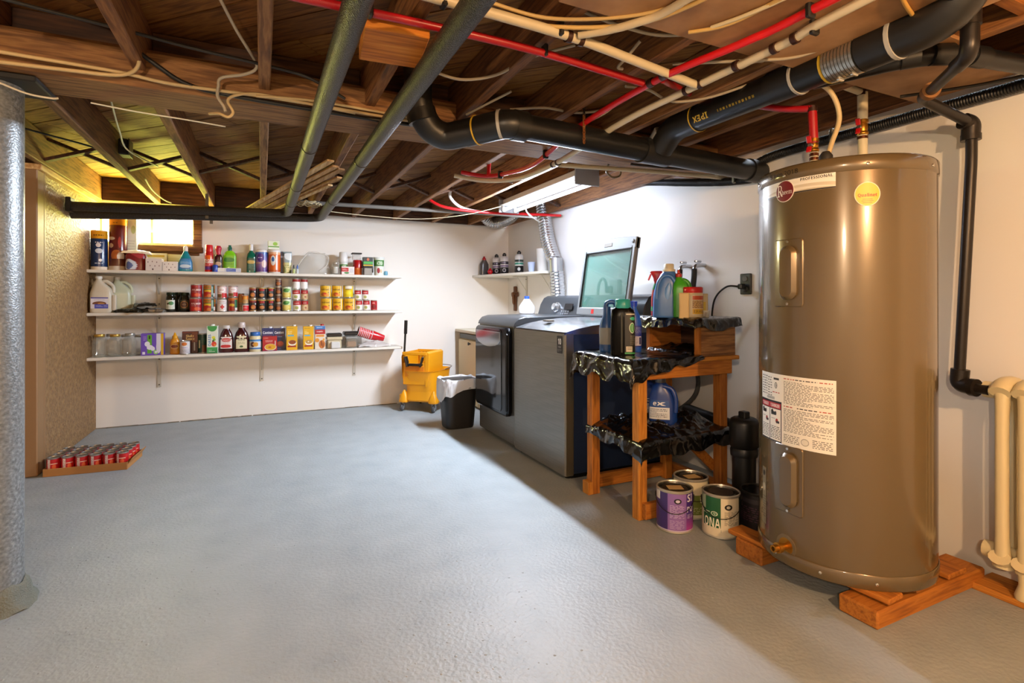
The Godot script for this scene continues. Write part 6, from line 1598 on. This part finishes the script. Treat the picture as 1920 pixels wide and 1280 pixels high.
func shelf_middle() -> void:
	# vinegar jugs
	var k := 0
	print_tex("vinegar", 192, 128, "d4d0d8", [["r", 0, 0, 1, .1, "3a3a9c"], ["n", .2, .18, .6, .12, "8a88a0", 2], ["e", .5, .56, .4, .2, "6a3a20"], ["e", .6, .58, .2, .12, "a8743a"], ["r", 0, .62, 1, .38, "3f46a8"], ["n", .3, .72, .4, .16, "c9cce8", 2], ["r", 0, .62, .22, .38, "cfcad0"], ["n", .76, .7, .2, .2, "c9cce8", 3]])
	for q in [[-1.155, 5.21, "cloudy plastic gallon jug of vinegar with a blue label at the middle shelf's left end", .0], [-1.06, 5.33, "second plastic gallon jug, standing behind the blue-labelled one", .25]]:
		var t := thing("vinegar_jug", q[2], "jug", V(q[0], T2, q[1]), q[3])
		var jm := plast("cfc6b2" if k == 0 else "c2c2a2", .35, .3)
		part(t, "jug_body", mb().loft([[0, .066, .054, 4], [.008, .074, .06, 4.4], [.15, .074, .06, 4.4], [.19, .066, .054, 3.4], [.235, .038, .034, 2.4, -.018], [.262, .020, .020, 2, -.022], [.275, .019, .019, 2, -.022]], 28), jm)
		part(t, "handle", mb().tube(smooth([Vector3(-.01, .245, 0), Vector3(.03, .25, 0), Vector3(.07, .21, 0), Vector3(.074, .16, 0)], 5), .014, 12), jm)
		part(t, "cap", mb().lathe([Vector2(.023, .27), Vector2(.023, .288), Vector2(.02, .291), Vector2(.001, .291)], 18, Vector3(-.022, 0, 0)), M("dad6cc", .4))
		if k == 0: part(t, "label", patch(.112, .088, 2), label_mat("vinegar", .35), Vector3(-.004, .078, .060))
		part(t, "grip_post", mb().loft([[.02, .017, .016, 3], [.13, .017, .016, 3], [.14, .014, .014, 3]], 12), jm, Vector3(.085, 0, .03))
		k += 1
	# foil packets
	k = 0
	for q in [[-1.0, 5.22, .3], [-.93, 5.18, -.5], [-.86, 5.2, .9], [-.79, 5.19, -.2], [-.875, 5.24, 1.9]]:
		var t := thing("foil_packet", ["dark foil packet, leftmost of the heap beside the vinegar jugs", "dark foil packet, second from the left in the heap on the middle shelf", "dark foil packet in the middle of the heap on the middle shelf", "silver and black foil packet, rightmost of the heap beside the olive jars", "dark foil packet lying on top of the heap on the middle shelf"][k], "packet", V(q[0], T2 + (.016 if k < 4 else .062), q[1]), q[2], "foil packets on the middle shelf")
		part(t, "packet", drape(-.045, .045, -.04, .04, .002, .022, 60 + k, .05, [1, 1, 1, 1]), M("2e2a22" if k != 3 else "8a8680", .22, .5))
		part(t, "seal_strip", mb().box(Vector3(.0, .001, .052), Vector3(.09, .002, .016), .0005), M("a9a498", .3, .6))
		k += 1
	# dark jars
	print_tex("olivelab", 96, 96, "cfd2c4", [["e", .6, .35, .26, .2, "3a7a44"], ["e", .3, .4, .12, .1, "4a3a24"], ["n", .1, .65, .8, .25, "7a7a6a", 3]])
	print_tex("picklelab", 96, 96, "3a3420", [["e", .5, .5, .36, .4, "9c6a3a"], ["e", .5, .5, .28, .3, "4a2418"], ["n", .3, .4, .4, .2, "c9a880", 2]])
	for q in [[-.69, 5.205, .035, .168, "dark jar with a white and green label, left of the stacked cans", "olivelab"], [-.645, 5.31, .035, .17, "dark jar standing behind the white-labelled one", ""], [-.595, 5.25, .040, .168, "wide dark jar with an oval brown label beside the red cans", "picklelab"]]:
		var t := thing("dark_jar", q[4], "jar", V(q[0], T2, q[1]))
		part(t, "jar_body", mb().lathe([Vector2(.001, 0), Vector2(q[2] * .92, 0), Vector2(q[2], .006), Vector2(q[2], q[3] * .62), Vector2(q[2] * .92, q[3] * .74), Vector2(q[2] * .78, q[3] * .82), Vector2(q[2] * .78, q[3] * .86)], 24), M("1c1a10", .08))
		if q[5]: part(t, "label", mb().lathe([Vector2(q[2] + .0006, q[3] * .15), Vector2(q[2] + .0006, q[3] * .6)], 18, Vector3(), -1.1, 1.1), label_mat(q[5]))
		part(t, "lid", mb().lathe([Vector2(q[2] * .82, q[3] * .84), Vector2(q[2] * .86, q[3] * .86), Vector2(q[2] * .86, q[3] * .98), Vector2(.001, q[3])], 22), M("1f2a1a", .3, .5))
	# tinned food
	var P := {
		"aylmer": ["8f1420", [["g", 0, 0, 1, .3, "b02a30", "7a1018"], ["s", "AYLMER", .5, .38, .14, .27, "eadfd4"], ["n", .38, .52, .24, .08, "d8b8b0", 1], ["e", .42, .78, .07, .16, "b5241c"], ["e", .54, .8, .09, .14, "c9502c"]]],
		"primo": ["a8501a", [["r", 0, 0, 1, .26, "c46a18"], ["s", "PRIMO", .44, .14, .14, .2, "3a6a2c"], ["r", 0, .32, 1, .06, "3a8a3c"], ["e", .46, .48, .12, .1, "d8b028"], ["e", .44, .72, .10, .2, "a8241c"], ["e", .5, .86, .07, .12, "c46a2c"], ["r", .55, 0, .1, 1, "1c4434"], ["r", .56, .1, .05, .7, "8fa090"], ["r", .62, .65, .07, .3, "d8d4cc"]]],
		"whitered": ["d8d0cc", [["r", .36, .30, .28, .05, "b8a8a4"], ["n", .4, .15, .2, .1, "9a4a4a", 1], ["r", .475, .45, .05, .4, "c01c22"], ["r", .43, .58, .14, .14, "c01c22"], ["r", 0, 0, 1, .05, "a8a29c"]]],
		"whiteredtop": ["d8b8b4", [["e", .5, .3, .12, .24, "e4dcd8"], ["n", .42, .25, .16, .16, "b03a3c", 2], ["r", .5, .6, .2, .4, "b81c20"], ["r", .3, .68, .2, .3, "7a5a2c"]]],
		"ogreen": ["7a2a1c", [["r", 0, 0, 1, .2, "b8601c"], ["e", .45, .55, .1, .12, "c9a024"], ["e", .42, .8, .1, .18, "9c2418"], ["r", .54, .12, .12, .7, "1f5a34"], ["r", .56, .75, .1, .2, "d4d0c4"]]],
		"chili": ["241210", [["r", 0, 0, 1, .06, "c9902c"], ["r", .34, .08, .3, .16, "7a1418"], ["e", .5, .66, .10, .2, "b5642a"], ["e", .46, .72, .05, .1, "c98a3c"], ["r", .56, .3, .06, .12, "c9c4bc"], ["r", 0, .94, 1, .06, "a8782c"]]],
		"chiliblack": ["171412", [["r", 0, 0, 1, .07, "c9a02c"], ["r", .40, .1, .2, .2, "9c1418"], ["n", .42, .36, .16, .1, "d8d4cc", 1], ["e", .5, .68, .1, .16, "b5703a"], ["r", 0, .94, 1, .06, "3a342c"]]],
		"darkred": ["3a1614", [["r", 0, 0, 1, .1, "9c7a5a"], ["n", .3, .2, .4, .2, "c9a890", 2], ["e", .5, .65, .12, .25, "a8602c"]]],
		"corn": ["c9cc9a", [["g", 0, 0, 1, .5, "d4dcc4", "b8cc90"], ["e", .48, .3, .12, .18, "3a7a34"], ["e", .55, .25, .08, .1, "5a9a44"], ["g", 0, .52, 1, .44, "cfb85a", "b8a040"], ["e", .5, .72, .13, .18, "d8c468"]]],
		"soup": ["d8d2c8", [["r", 0, 0, 1, .42, "a8181e"], ["s", "Campbell's", .48, .24, .15, .22, "eadfd8"], ["e", .48, .72, .08, .18, "b5a060"], ["e", .49, .74, .05, .1, "8a9a50"]]],
		"soupflip": ["d8d2cc", [["r", 0, .0, 1, .26, "8f1a1c"], ["n", .4, .34, .2, .1, "c9b8b0", 1], ["r", .5, .3, .14, .6, "e2ddd6"]]],
		"stew": ["b8966a", [["r", 0, 0, 1, .38, "a0181e"], ["n", .42, .16, .16, .12, "e8d8d0", 1], ["e", .5, .68, .1, .22, "c9b088"], ["e", .54, .72, .05, .12, "9c5a34"]]],
		"habitant": ["d6a40e", [["s", "Habitant", .47, .32, .17, .24, "2a1c0c"], ["n", .40, .16, .14, .05, "6a4a10", 1], ["e", .44, .76, .09, .17, "a8501c"], ["e", .52, .8, .08, .14, "d8842c"], ["e", .48, .7, .04, .08, "c03a1c"], ["r", .60, 0, .04, 1, "c9bda0"], ["e", .575, .6, .012, .06, "3a2a10"], ["r", 0, .95, 1, .05, "a8841c"]]],
		"habitantflip": ["d2b40c", [["r", .4, .02, .24, .24, "d4cbb8"], ["e", .5, .3, .1, .05, "8a6a20"], ["e", .5, .62, .12, .14, "e0c81c"]]],
		"redcan": ["a8141c", [["n", .4, .15, .2, .2, "e4ccc8", 1], ["e", .5, .65, .12, .25, "7a1014"]]],
		"tomato": ["c8202a", [["r", 0, 0, 1, .12, "d8c8c0"], ["n", .4, .3, .2, .3, "e8c8c4", 3], ["r", .3, .0, .1, 1, "d4cfc8"]]],
		"orangecan": ["c46c1c", [["r", 0, .5, 1, .5, "b8905a"], ["e", .5, .3, .1, .2, "d8942c"], ["n", .4, .6, .2, .2, "6a3a1c", 2]]],
	}
	for key in P: print_tex("tin_" + key, 256, 128, P[key][0], P[key][1])
	# [x, row d, level, radius, height, print, label]
	var L := [
		[-.508, 5.205, 0, .047, .117, "aylmer", "large red can at the bottom of the stack beside the dark jars"],
		[-.504, 5.21, 1, .044, .115, "aylmer", "large red can on top of the other red can"],
		[-.408, 5.205, 0, .047, .117, "primo", "orange and green can below its twin, right of the red cans"],
		[-.410, 5.21, 1, .045, .115, "primo", "orange and green can stacked on its twin, right of the red cans"],
		[-.312, 5.205, 0, .038, .113, "whitered", "white can with a red cross mark on the middle shelf"],
		[-.312, 5.21, 1, .038, .111, "whiteredtop", "pinkish can stacked on the white one with a red cross mark"],
		[-.228, 5.205, 0, .039, .125, "ogreen", "maroon and green can standing under a pinkish can"],
		[-.228, 5.21, 1, .038, .098, "whiteredtop", "pinkish can on top of the maroon and green one"],
		[-.168, 5.30, 0, .026, .16, "orangecan", "slim orange tin standing behind the two small stacked tins"],
		[-.131, 5.185, 0, .027, .066, "tomato", "small bright red tin under a small orange tin"],
		[-.133, 5.185, 1, .026, .078, "orangecan", "small orange tin on top of the bright red one"],
		[-.070, 5.21, 0, .034, .108, "chili", "brown chili can, bottom left of the dark six-can stack"],
		[-.070, 5.21, 1, .034, .106, "chili", "brown chili can, top left of the dark six-can stack"],
		[.001, 5.20, 0, .036, .108, "chiliblack", "black chili can, bottom middle of the dark six-can stack"],
		[.001, 5.20, 1, .036, .106, "chiliblack", "black chili can, top middle of the dark six-can stack"],
		[.072, 5.21, 0, .033, .109, "chiliblack", "black chili can, bottom right of the dark six-can stack"],
		[.072, 5.21, 1, .033, .106, "chiliblack", "black chili can, top right of the dark six-can stack"],
		[.138, 5.23, 0, .028, .073, "darkred", "small dark red tin, lowest of the slim four-tin tower"],
		[.138, 5.23, 1, .028, .073, "darkred", "small dark red tin, second up in the slim four-tin tower"],
		[.138, 5.23, 2, .028, .073, "darkred", "small dark red tin, third up in the slim four-tin tower"],
		[.138, 5.23, 3, .028, .073, "darkred", "small dark red tin, top of the slim four-tin tower"],
		[.204, 5.205, 0, .037, .113, "corn", "green and yellow corn can under its twin"],
		[.204, 5.205, 1, .037, .111, "corn", "green and yellow corn can on top of its twin"],
		[.290, 5.20, 0, .034, .099, "soup", "red and white soup can, bottom left of the tall soup stack"],
		[.285, 5.22, 1, .034, .098, "soup", "red and white soup can, middle left of the tall soup stack"],
		[.285, 5.22, 2, .034, .098, "soupflip", "upside-down soup can, top left of the tall soup stack"],
		[.358, 5.225, 0, .032, .099, "stew", "red and beige soup can, bottom right of the tall soup stack"],
		[.356, 5.235, 1, .032, .098, "stew", "red and beige soup can, middle right of the tall soup stack"],
		[.354, 5.235, 2, .032, .098, "soupflip", "upside-down soup can, top right of the tall soup stack"],
		[.545, 5.20, 0, .051, .122, "habitant", "large yellow can, bottom left of the yellow six-can stack"],
		[.541, 5.21, 1, .050, .118, "habitant", "large yellow can, top left of the yellow six-can stack"],
		[.652, 5.21, 0, .048, .122, "habitant", "large yellow can, bottom middle of the yellow six-can stack"],
		[.644, 5.22, 1, .047, .118, "habitant", "large yellow can, top middle of the yellow six-can stack"],
		[.755, 5.20, 0, .052, .122, "habitant", "large yellow can, bottom right of the yellow six-can stack"],
		[.744, 5.21, 1, .047, .118, "habitantflip", "upside-down yellow can, top right of the yellow six-can stack"],
		[.846, 5.215, 0, .032, .1, "soup", "soup can beside the yellow cans, bottom left of five"],
		[.916, 5.215, 0, .032, .1, "soup", "soup can, bottom middle of the five at the middle shelf's right end"],
		[.988, 5.215, 0, .032, .1, "redcan", "all-red can standing alone at the right end of the soup cans"],
		[.836, 5.225, 1, .031, .098, "soup", "soup can, top left of the five at the middle shelf's right end"],
		[.906, 5.225, 1, .031, .098, "soup", "soup can, top right of the five at the middle shelf's right end"],
	]
	var tops := {}
	for q in L:
		var key := "%d" % int(round(q[0] * 14.0))
		var y: float = T2
		if q[2] > 0: y = tops[stack_key(tops, q[0])]
		can("food_can", q[6], "can", "tinned food on the middle shelf", V(q[0], y, q[1]), q[3], q[4], "tin_" + q[5], atan2(-q[0], q[1]) * .6 + rng.randf_range(-.12, .12))
		tops[q[0]] = y + q[4] + .0012

func stack_key(tops: Dictionary, x: float) -> float:
	var best := 0.0
	var bd := INF
	for k in tops:
		if absf(k - x) < bd - 1e-6 or (absf(absf(k - x) - bd) < 1e-6 and tops[k] > tops[best]):
			bd = absf(k - x); best = k
	return best

func shelf_low() -> void:
	var n := ["front-row glass jar with a brass lid, leftmost on the lowest shelf", "front-row glass jar with a brass lid, second on the lowest shelf", "front-row glass jar with a silver lid, third on the lowest shelf", "back-row glass jar behind the leftmost one on the lowest shelf", "back-row glass jar between the first two front jars", "back-row glass jar between the second and third front jars", "back-row glass jar nearest the purple box"]
	var k := 0
	for q in [[-1.17, 5.20, .047, .182], [-1.068, 5.20, .045, .180], [-.972, 5.21, .045, .184], [-1.205, 5.33, .042, .17], [-1.12, 5.32, .042, .178], [-1.02, 5.32, .042, .17], [-.93, 5.32, .042, .165]]:
		glass_jar(n[k], V(q[0], T3, q[1]), q[2], q[3], "", "c2a050" if k < 2 else "b4b2aa", "empty glass jars on the lowest shelf")
		k += 1
	print_tex("purplebox", 192, 192, "6a4ab0", [["r", .28, .06, .2, .86, "5fa82c"], ["r", .34, .1, .07, .16, "1c3a14"], ["e", .28, .48, .12, .12, "e6e2ea"], ["e", .40, .64, .15, .11, "e6e2ea"], ["e", .52, .70, .1, .1, "e6e2ea"], ["e", .66, .86, .11, .11, "8fbf6a"], ["e", .66, .86, .05, .05, "e6e2ea"], ["r", .68, 0, .2, .55, "d8d2dc"], ["e", .78, .62, .11, .3, "d8d2dc"], ["r", .88, 0, .12, 1, "d0a41c"], ["n", .1, .12, .15, .2, "b8a8dc", 4], ["r", .06, .84, .12, .12, "e6e2ea"]])
	carton("bag_box", "purple box with a green stripe and a white swoosh on the lowest shelf", "box", V(-.815, T3, 5.22), .158, .180, .08, "purplebox", .02)
	print_tex("mustlab", 96, 96, "c98a1c", [["e", .5, .45, .36, .3, "d8b06a"], ["e", .5, .42, .26, .16, "7a2a14"], ["n", .25, .64, .5, .2, "a8521c", 3]])
	var t := lofted("mustard_bottle", "yellow squeeze mustard bottle with a pointed cap", "bottle", V(-.663, T3, 5.23), [[0, .033, .022, 2.6], [.008, .037, .026, 2.8], [.05, .034, .025, 2.4], [.09, .038, .027, 2.6], [.125, .028, .022, 2.2], [.135, .018, .017, 2]], M("cf8c10", .3), "mustlab", .02, .10)
	part(t, "cap", mb().lathe([Vector2(.02, .132), Vector2(.02, .15), Vector2(.012, .158), Vector2(.006, .178), Vector2(.001, .182)], 16), M("d99a14", .35))
	print_tex("whitecan", 128, 96, "cfcac8", [["e", .5, .2, .09, .14, "c9702c"], ["n", .4, .45, .2, .12, "6a6ac0", 1], ["g", 0, .6, 1, .4, "c4c0c4", "b0acb4"], ["n", .42, .66, .16, .2, "8a8890", 2]])
	can("drink_can", "white tin with an orange spot in front of the brown sauce packet", "can", "", V(-.583, T3, 5.165), .037, .115, "tin_whitecan" if texs.has("tin_whitecan") else "whitecan")
	print_tex("shake", 128, 160, "4a1c14", [["r", 0, 0, 1, .06, "6a2418"], ["s", "Shake", .5, .2, .13, .5, "d8bc7a", ], ["s", "Sauce", .52, .34, .13, .55, "d8bc7a"], ["r", .6, .0, .4, .5, "7a3a1c"], ["s", "Shake", .48, .2, .13, .5, "d8bc7a"], ["s", "Sauce", .5, .34, .13, .55, "d8bc7a"], ["r", .72, .5, .1, .4, "a8a09a"], ["e", .3, .7, .2, .18, "7a3420"]])
	carton("sauce_packet", "brown packet with cream lettering standing behind the white tin", "packet", V(-.556, T3, 5.29), .120, .185, .05, "shake")
	print_tex("greencan", 128, 96, "15392c", [["r", .38, .32, .06, .45, "c9b88a"], ["r", .5, .6, .14, .4, "6a3a20"], ["n", .46, .2, .2, .3, "3a6a54", 4]])
	can("cocoa_tin", "dark green and brown tin right of the brown sauce packet", "tin", "", V(-.463, T3, 5.25), .037, .165, "greencan")
	print_tex("oasis", 128, 256, "cfd4c4", [["e", .5, .04, .45, .16, "2c8a3c"], ["v", "OASIS", .24, .52, .26, .42, "1f5fa0"], ["e", .62, .42, .18, .05, "c9c42c"], ["e", .68, .5, .14, .05, "7aa82c"], ["e", .58, .56, .1, .05, "3a3a1c"], ["e", .66, .66, .24, .09, "c8301c"], ["e", .74, .7, .1, .05, "d87a2c"], ["g", 0, .78, 1, .22, "2f9a4c", "15703a"], ["n", .15, .86, .6, .1, "d4e4d4", 2]])
	t = carton("juice_carton", "tall white and green juice carton with fruit on it", "carton", V(-.381, T3, 5.17), .082, .235, .07, "oasis")
	part(t, "cap", mb().lathe([Vector2(.018, .233), Vector2(.018, .248), Vector2(.001, .25)], 16), M("dfe2d8", .4))
	# ketchup
	print_tex("ket1", 96, 96, "d8cfca", [["e", .5, .25, .34, .16, "b01c24"], ["s", "French's", .5, .25, .12, .5, "eadfd8"], ["n", .3, .48, .4, .08, "9a4a44", 1], ["e", .45, .8, .4, .14, "b82028"]])
	t = lofted("ketchup_bottle", "ketchup bottle with a white cap and white label, left of the pair", "bottle", V(-.279, T3, 5.21), [[0, .05, .03, 3], [.01, .056, .034, 3.2], [.12, .056, .034, 3], [.165, .044, .03, 2.4], [.20, .026, .022, 2], [.21, .024, .022, 2]], M("3c0d10", .12), "ket1", .035, .135, 0.0, .75)
	part(t, "cap", mb().lathe([Vector2(.027, .207), Vector2(.028, .212), Vector2(.027, .234), Vector2(.001, .236)], 18), M("cfc6c0", .4))
	print_tex("ket2", 96, 96, "c9c09a", [["r", .06, .06, .88, .88, "d4cca8"], ["s", "HEINZ", .5, .28, .12, .5, "2a3a1c"], ["n", .25, .45, .5, .2, "6a6a4a", 2], ["e", .5, .82, .08, .08, "2f5a2c"]])
	t = lofted("ketchup_bottle", "ketchup bottle with a clear-wrapped cap and keystone label, right of the pair", "bottle", V(-.161, T3, 5.20), [[0, .054, .032, 3], [.01, .06, .036, 3.2], [.12, .06, .036, 3], [.17, .046, .03, 2.4], [.20, .027, .023, 2], [.215, .024, .022, 2]], M("380c10", .12), "ket2", .03, .14, 0.0, .62)
	part(t, "cap", mb().lathe([Vector2(.028, .212), Vector2(.030, .22), Vector2(.029, .252), Vector2(.024, .260), Vector2(.001, .261)], 18), M("c4b8b4", .2))
	print_tex("mayo", 128, 96, "cfd0cc", [["g", 0, 0, 1, .2, "2c6aa8", "5a92c8"], ["e", .44, .5, .07, .26, "5a2f24"], ["e", .52, .5, .08, .22, "c98a2c"], ["n", .40, .46, .12, .1, "e4dcd0", 1], ["r", .58, .3, .1, .4, "c9ccd8"], ["r", 0, .85, 1, .15, "3a6aa8"]])
	t = thing("mayonnaise_jar", "white mayonnaise jar with a blue lid beside the ketchup", "jar", V(-.053, T3, 5.19))
	part(t, "jar_body", mb().lathe([Vector2(.001, 0), Vector2(.044, 0), Vector2(.048, .006), Vector2(.048, .115), Vector2(.042, .135), Vector2(.034, .142)], 26), M("d4c9a2", .2))
	part(t, "label", mb().lathe([Vector2(.0486, .022), Vector2(.0486, .108)], 26), label_mat("mayo"))
	part(t, "lid", mb().lathe([Vector2(.038, .138), Vector2(.04, .142), Vector2(.04, .168), Vector2(.036, .172), Vector2(.001, .172)], 24), M("2a62a8", .35))
	# broth cartons
	print_tex("canton1", 128, 256, "14265c", [["s", "Canton", .5, .19, .12, .86, "eef0f4"], ["r", .1, .31, .8, .012, "b02a34"], ["n", .2, .34, .6, .06, "9aa8d0", 1], ["g", 0, .45, 1, .55, "203a80", "10204c"]])
	print_tex("canton2", 128, 256, "12224e", [["s", "Canton", .46, .19, .12, .8, "eef0f4"], ["r", .1, .31, .8, .012, "b02a34"], ["n", .25, .36, .5, .06, "c0c8e0", 1], ["e", .55, .72, .34, .14, "7a2a18"], ["e", .58, .7, .24, .1, "a8401c"], ["n", .3, .92, .5, .04, "8a90b0", 1]])
	carton("broth_carton", "navy broth carton with white lettering, behind the red soup box", "carton", V(.048, T3, 5.255), .094, .200, .06, "canton1", 0.0, "", "d4d8dc")
	carton("broth_carton", "navy broth carton with an orange bowl, right of its twin", "carton", V(.146, T3, 5.265), .096, .198, .06, "canton2", 0.0, "", "c4ccdc")
	print_tex("redsoupbox", 160, 160, "a8141c", [["n", .08, .08, .3, .06, "e8d0cc", 1], ["n", .2, .25, .5, .16, "e8dcd4", 2], ["e", .55, .74, .42, .24, "d8c8b0"], ["e", .55, .72, .38, .2, "d09a1c"], ["e", .5, .74, .12, .06, "b0561c"], ["r", .86, .3, .05, .3, "d8d4d0"], ["r", 0, .97, 1, .03, "243a7a"]])
	carton("soup_box", "red soup box with a yellow bowl in front of the navy cartons", "box", V(.064, T3, 5.18), .118, .132, .045, "redsoupbox")
	var yc := [["n", .1, .06, .55, .04, "5a4a14", 1], ["n", .12, .18, .4, .16, "f0e0a0", 3], ["r", .1, .36, .6, .06, "5aa0b8"], ["e", .55, .70, .38, .12, "e4dccb"]]
	print_tex("yellow1", 128, 256, "d4a012", yc + [["e", .55, .67, .34, .09, "8a421c"], ["r", .1, .82, .8, .07, "8f1c18"]])
	print_tex("yellow2", 128, 256, "d4a012", yc + [["e", .55, .67, .34, .09, "b08a4a"], ["e", .5, .66, .08, .03, "d8cdb0"], ["r", .1, .82, .8, .07, "8f1c18"]])
	carton("broth_carton", "yellow broth carton with a bowl of brown soup beside the navy cartons", "carton", V(.247, T3, 5.21), .092, .216, .06, "yellow1", 0.0, "", "d0ccc0")
	carton("broth_carton", "yellow broth carton with a bowl of noodles, beside the blue-topped carton", "carton", V(.388, T3, 5.21), .090, .212, .06, "yellow2", 0.0, "", "d8d4c4")
	print_tex("bwr", 128, 256, "d0c4b4", [["g", 0, 0, 1, .16, "3f7cb8", "2c62a0"], ["n", .15, .05, .6, .06, "dce6ee", 1], ["r", 0, .16, 1, .2, "a8181e"], ["s", "Campbell's", .45, .25, .08, .62, "eee4dc"], ["r", .1, .38, .8, .1, "d08a3c"], ["e", .2, .62, .22, .09, "d0882c"], ["e", .68, .8, .32, .18, "b5682c"], ["e", .62, .76, .06, .12, "6a2c14"], ["e", .78, .84, .05, .12, "6a2c14"], ["e", .85, .6, .1, .06, "d89a3c"]])
	carton("broth_carton", "blue, red and white broth carton with a red cap", "carton", V(.49, T3, 5.21), .092, .216, .06, "bwr", 0.0, "", "a8141c")
	# food containers
	t = thing("food_container", "beige plastic food container with a black lid behind a small white dish", "container", V(.618, T3, 5.23))
	part(t, "container", mb().box(Vector3(0, .04, 0), Vector3(.125, .08, .11), .008).box(Vector3(0, .095, 0), Vector3(.14, .03, .12), .006), plast("c2b494", .25))
	part(t, "lid", mb().box(Vector3(0, .127, 0), Vector3(.136, .03, .116), .008), M("1e1b19", .35))
	t = thing("glass_dish", "small white patterned glass dish before the beige food container", "dish", V(.622, T3, 5.162))
	part(t, "dish", mb().box(Vector3(0, .033, 0), Vector3(.082, .064, .045), .008), M("c9c8c4", .3))
	t = thing("food_container", "wide smoky clear food container with a black lid beside the stacked cups", "container", V(.795, T3, 5.27))
	part(t, "container", mb().box(Vector3(0, .06, 0), Vector3(.155, .118, .12), .014), glass("6a6860", .45))
	part(t, "lid", mb().box(Vector3(0, .135, 0), Vector3(.172, .035, .135), .008), M("181616", .35))
	t = thing("food_container", "small clear container of orange food before the wide smoky one", "container", V(.77, T3, 5.185))
	part(t, "container", mb().box(Vector3(0, .045, 0), Vector3(.098, .088, .06), .008), glass("a8a294", .35))
	part(t, "contents", mb().box(Vector3(0, .035, 0), Vector3(.085, .055, .048), .01), M("9c6a3c", .6))
	part(t, "lid", mb().box(Vector3(0, .097, 0), Vector3(.104, .016, .066), .004), glass("c9c9c4", .4))
	# stack of cups lying in a bag
	for i in 8:
		t = thing("party_cup", ["leftmost", "second", "third", "fourth", "fifth", "sixth", "seventh", "red rightmost"][i] + " cup of the stack lying on its side at the lowest shelf's right end", "cup", V(.915 + .016 * i + (.012 if i == 7 else 0.0), T3 + .135 - .006 * i, 5.23), 0.0, "stacked party cups")
		part(t, "cup_wall", mb().lathe([Vector2(.044, -.075), Vector2(.046, -.07), Vector2(.0465, -.066), Vector2(.03, .05), Vector2(.001, .05)], 24), M("bd1822" if i % 2 == 1 or i == 7 else "c03038", .25), Vector3(), Vector3(0, 0, -PI / 2 - .28))
		part(t, "cup_rim", mb().lathe([Vector2(.0455, -.078), Vector2(.049, -.075), Vector2(.0455, -.071)], 24), M("e2d8d6", .3), Vector3(), Vector3(0, 0, -PI / 2 - .28))
	solo("plastic_bag", "crumpled clear plastic bag under the stacked party cups", "plastic bag", drape(.86, 1.10, 5.16, 5.30, T3 + .022, .02, 77, .045, [1, 1, 1, 1]), plast("d4cdc8", .8, .12))

func corner_items() -> void:
	var y := 1.341
	var t := lofted("squeeze_bottle", "dark squeeze bottle with a red cap at the left of the corner shelf", "bottle", V(2.20, y, 5.33), [[0, .045, .03, 3], [.01, .05, .034, 3], [.12, .048, .033, 2.6], [.165, .024, .02, 2]], M("4a4644", .25))
	part(t, "cap", mb().lathe([Vector2(.02, .162), Vector2(.022, .18), Vector2(.012, .19), Vector2(.008, .205), Vector2(.001, .207)], 16), M("a8141a", .35))
	t = thing("red_ball", "small red ball-shaped bottle lying before the dark squeeze bottle", "bottle", V(2.215, y + .03, 5.20))
	part(t, "ball", mb().lathe([Vector2(.001, -.03), Vector2(.018, -.025), Vector2(.03, -.004), Vector2(.028, .012), Vector2(.014, .028), Vector2(.008, .04), Vector2(.001, .041)], 20), M("b8141c", .25))
	print_tex("cleanercan", 192, 192, "d4d0d0", [["r", 0, .3, 1, .16, "2a2630"], ["n", .4, .34, .2, .08, "c9b8d4", 1], ["r", 0, .5, 1, .1, "6a5a7a"], ["r", 0, .62, 1, .38, "18161a"], ["e", .5, .78, .07, .1, "c9c4c8"], ["e", .5, .78, .05, .07, "2a262c"]])
	print_tex("cleanercang", 192, 192, "d4d4d0", [["r", 0, .3, 1, .12, "2a3a34"], ["r", 0, .46, 1, .1, "3a8a78"], ["r", 0, .62, 1, .38, "18181a"], ["e", .5, .8, .06, .09, "c4c8c8"]])
	var k := 0
	for q in [[2.30, 5.22, "cleanercan", "white and black cleaner bottle, left of three on the corner shelf"], [2.315, 5.05, "cleanercan", "white and black cleaner bottle, middle of three on the corner shelf"], [2.345, 4.76, "cleanercang", "white and black cleaner bottle with a teal band, right of three on the corner shelf"]]:
		t = thing("cleaner_bottle", q[3], "bottle", V(q[0], y, q[1]), atan2(-q[0], q[1]), "cleaner bottles on the corner shelf")
		part(t, "bottle_body", mb().lathe([Vector2(.001, 0), Vector2(.042, 0), Vector2(.045, .005), Vector2(.045, .165), Vector2(.036, .185), Vector2(.02, .19)], 24), label_mat(q[2], .3))
		part(t, "cap", mb().lathe([Vector2(.021, .188), Vector2(.021, .212), Vector2(.017, .214), Vector2(.01, .225), Vector2(.001, .226)], 16), M("1c1a1a", .4))
		k += 1
	t = thing("plastic_pitcher", "cloudy white plastic pitcher at the right of the corner shelf", "pitcher", V(2.42, y, 4.40), atan2(-2.42, 4.4) - .3)
	var pm := plast("d8d8d4", .35, .3)
	part(t, "pitcher_body", mb().lathe([Vector2(.001, .002), Vector2(.048, 0), Vector2(.051, .006), Vector2(.064, .215), Vector2(.062, .215), Vector2(.049, .01)], 26), pm)
	part(t, "handle", mb().tube(smooth([Vector3(.058, .195, 0), Vector3(.095, .19, 0), Vector3(.1, .13, 0), Vector3(.085, .06, 0), Vector3(.052, .05, 0)], 5), .009, 10), pm)
	t = thing("folded_cup", "pale blue plastic cup tucked beside the pitcher", "cup", V(2.36, y, 4.52))
	part(t, "cup_wall", mb().lathe([Vector2(.001, 0), Vector2(.026, 0), Vector2(.038, .095), Vector2(.036, .095)], 20), plast("b8c8e4", .4))
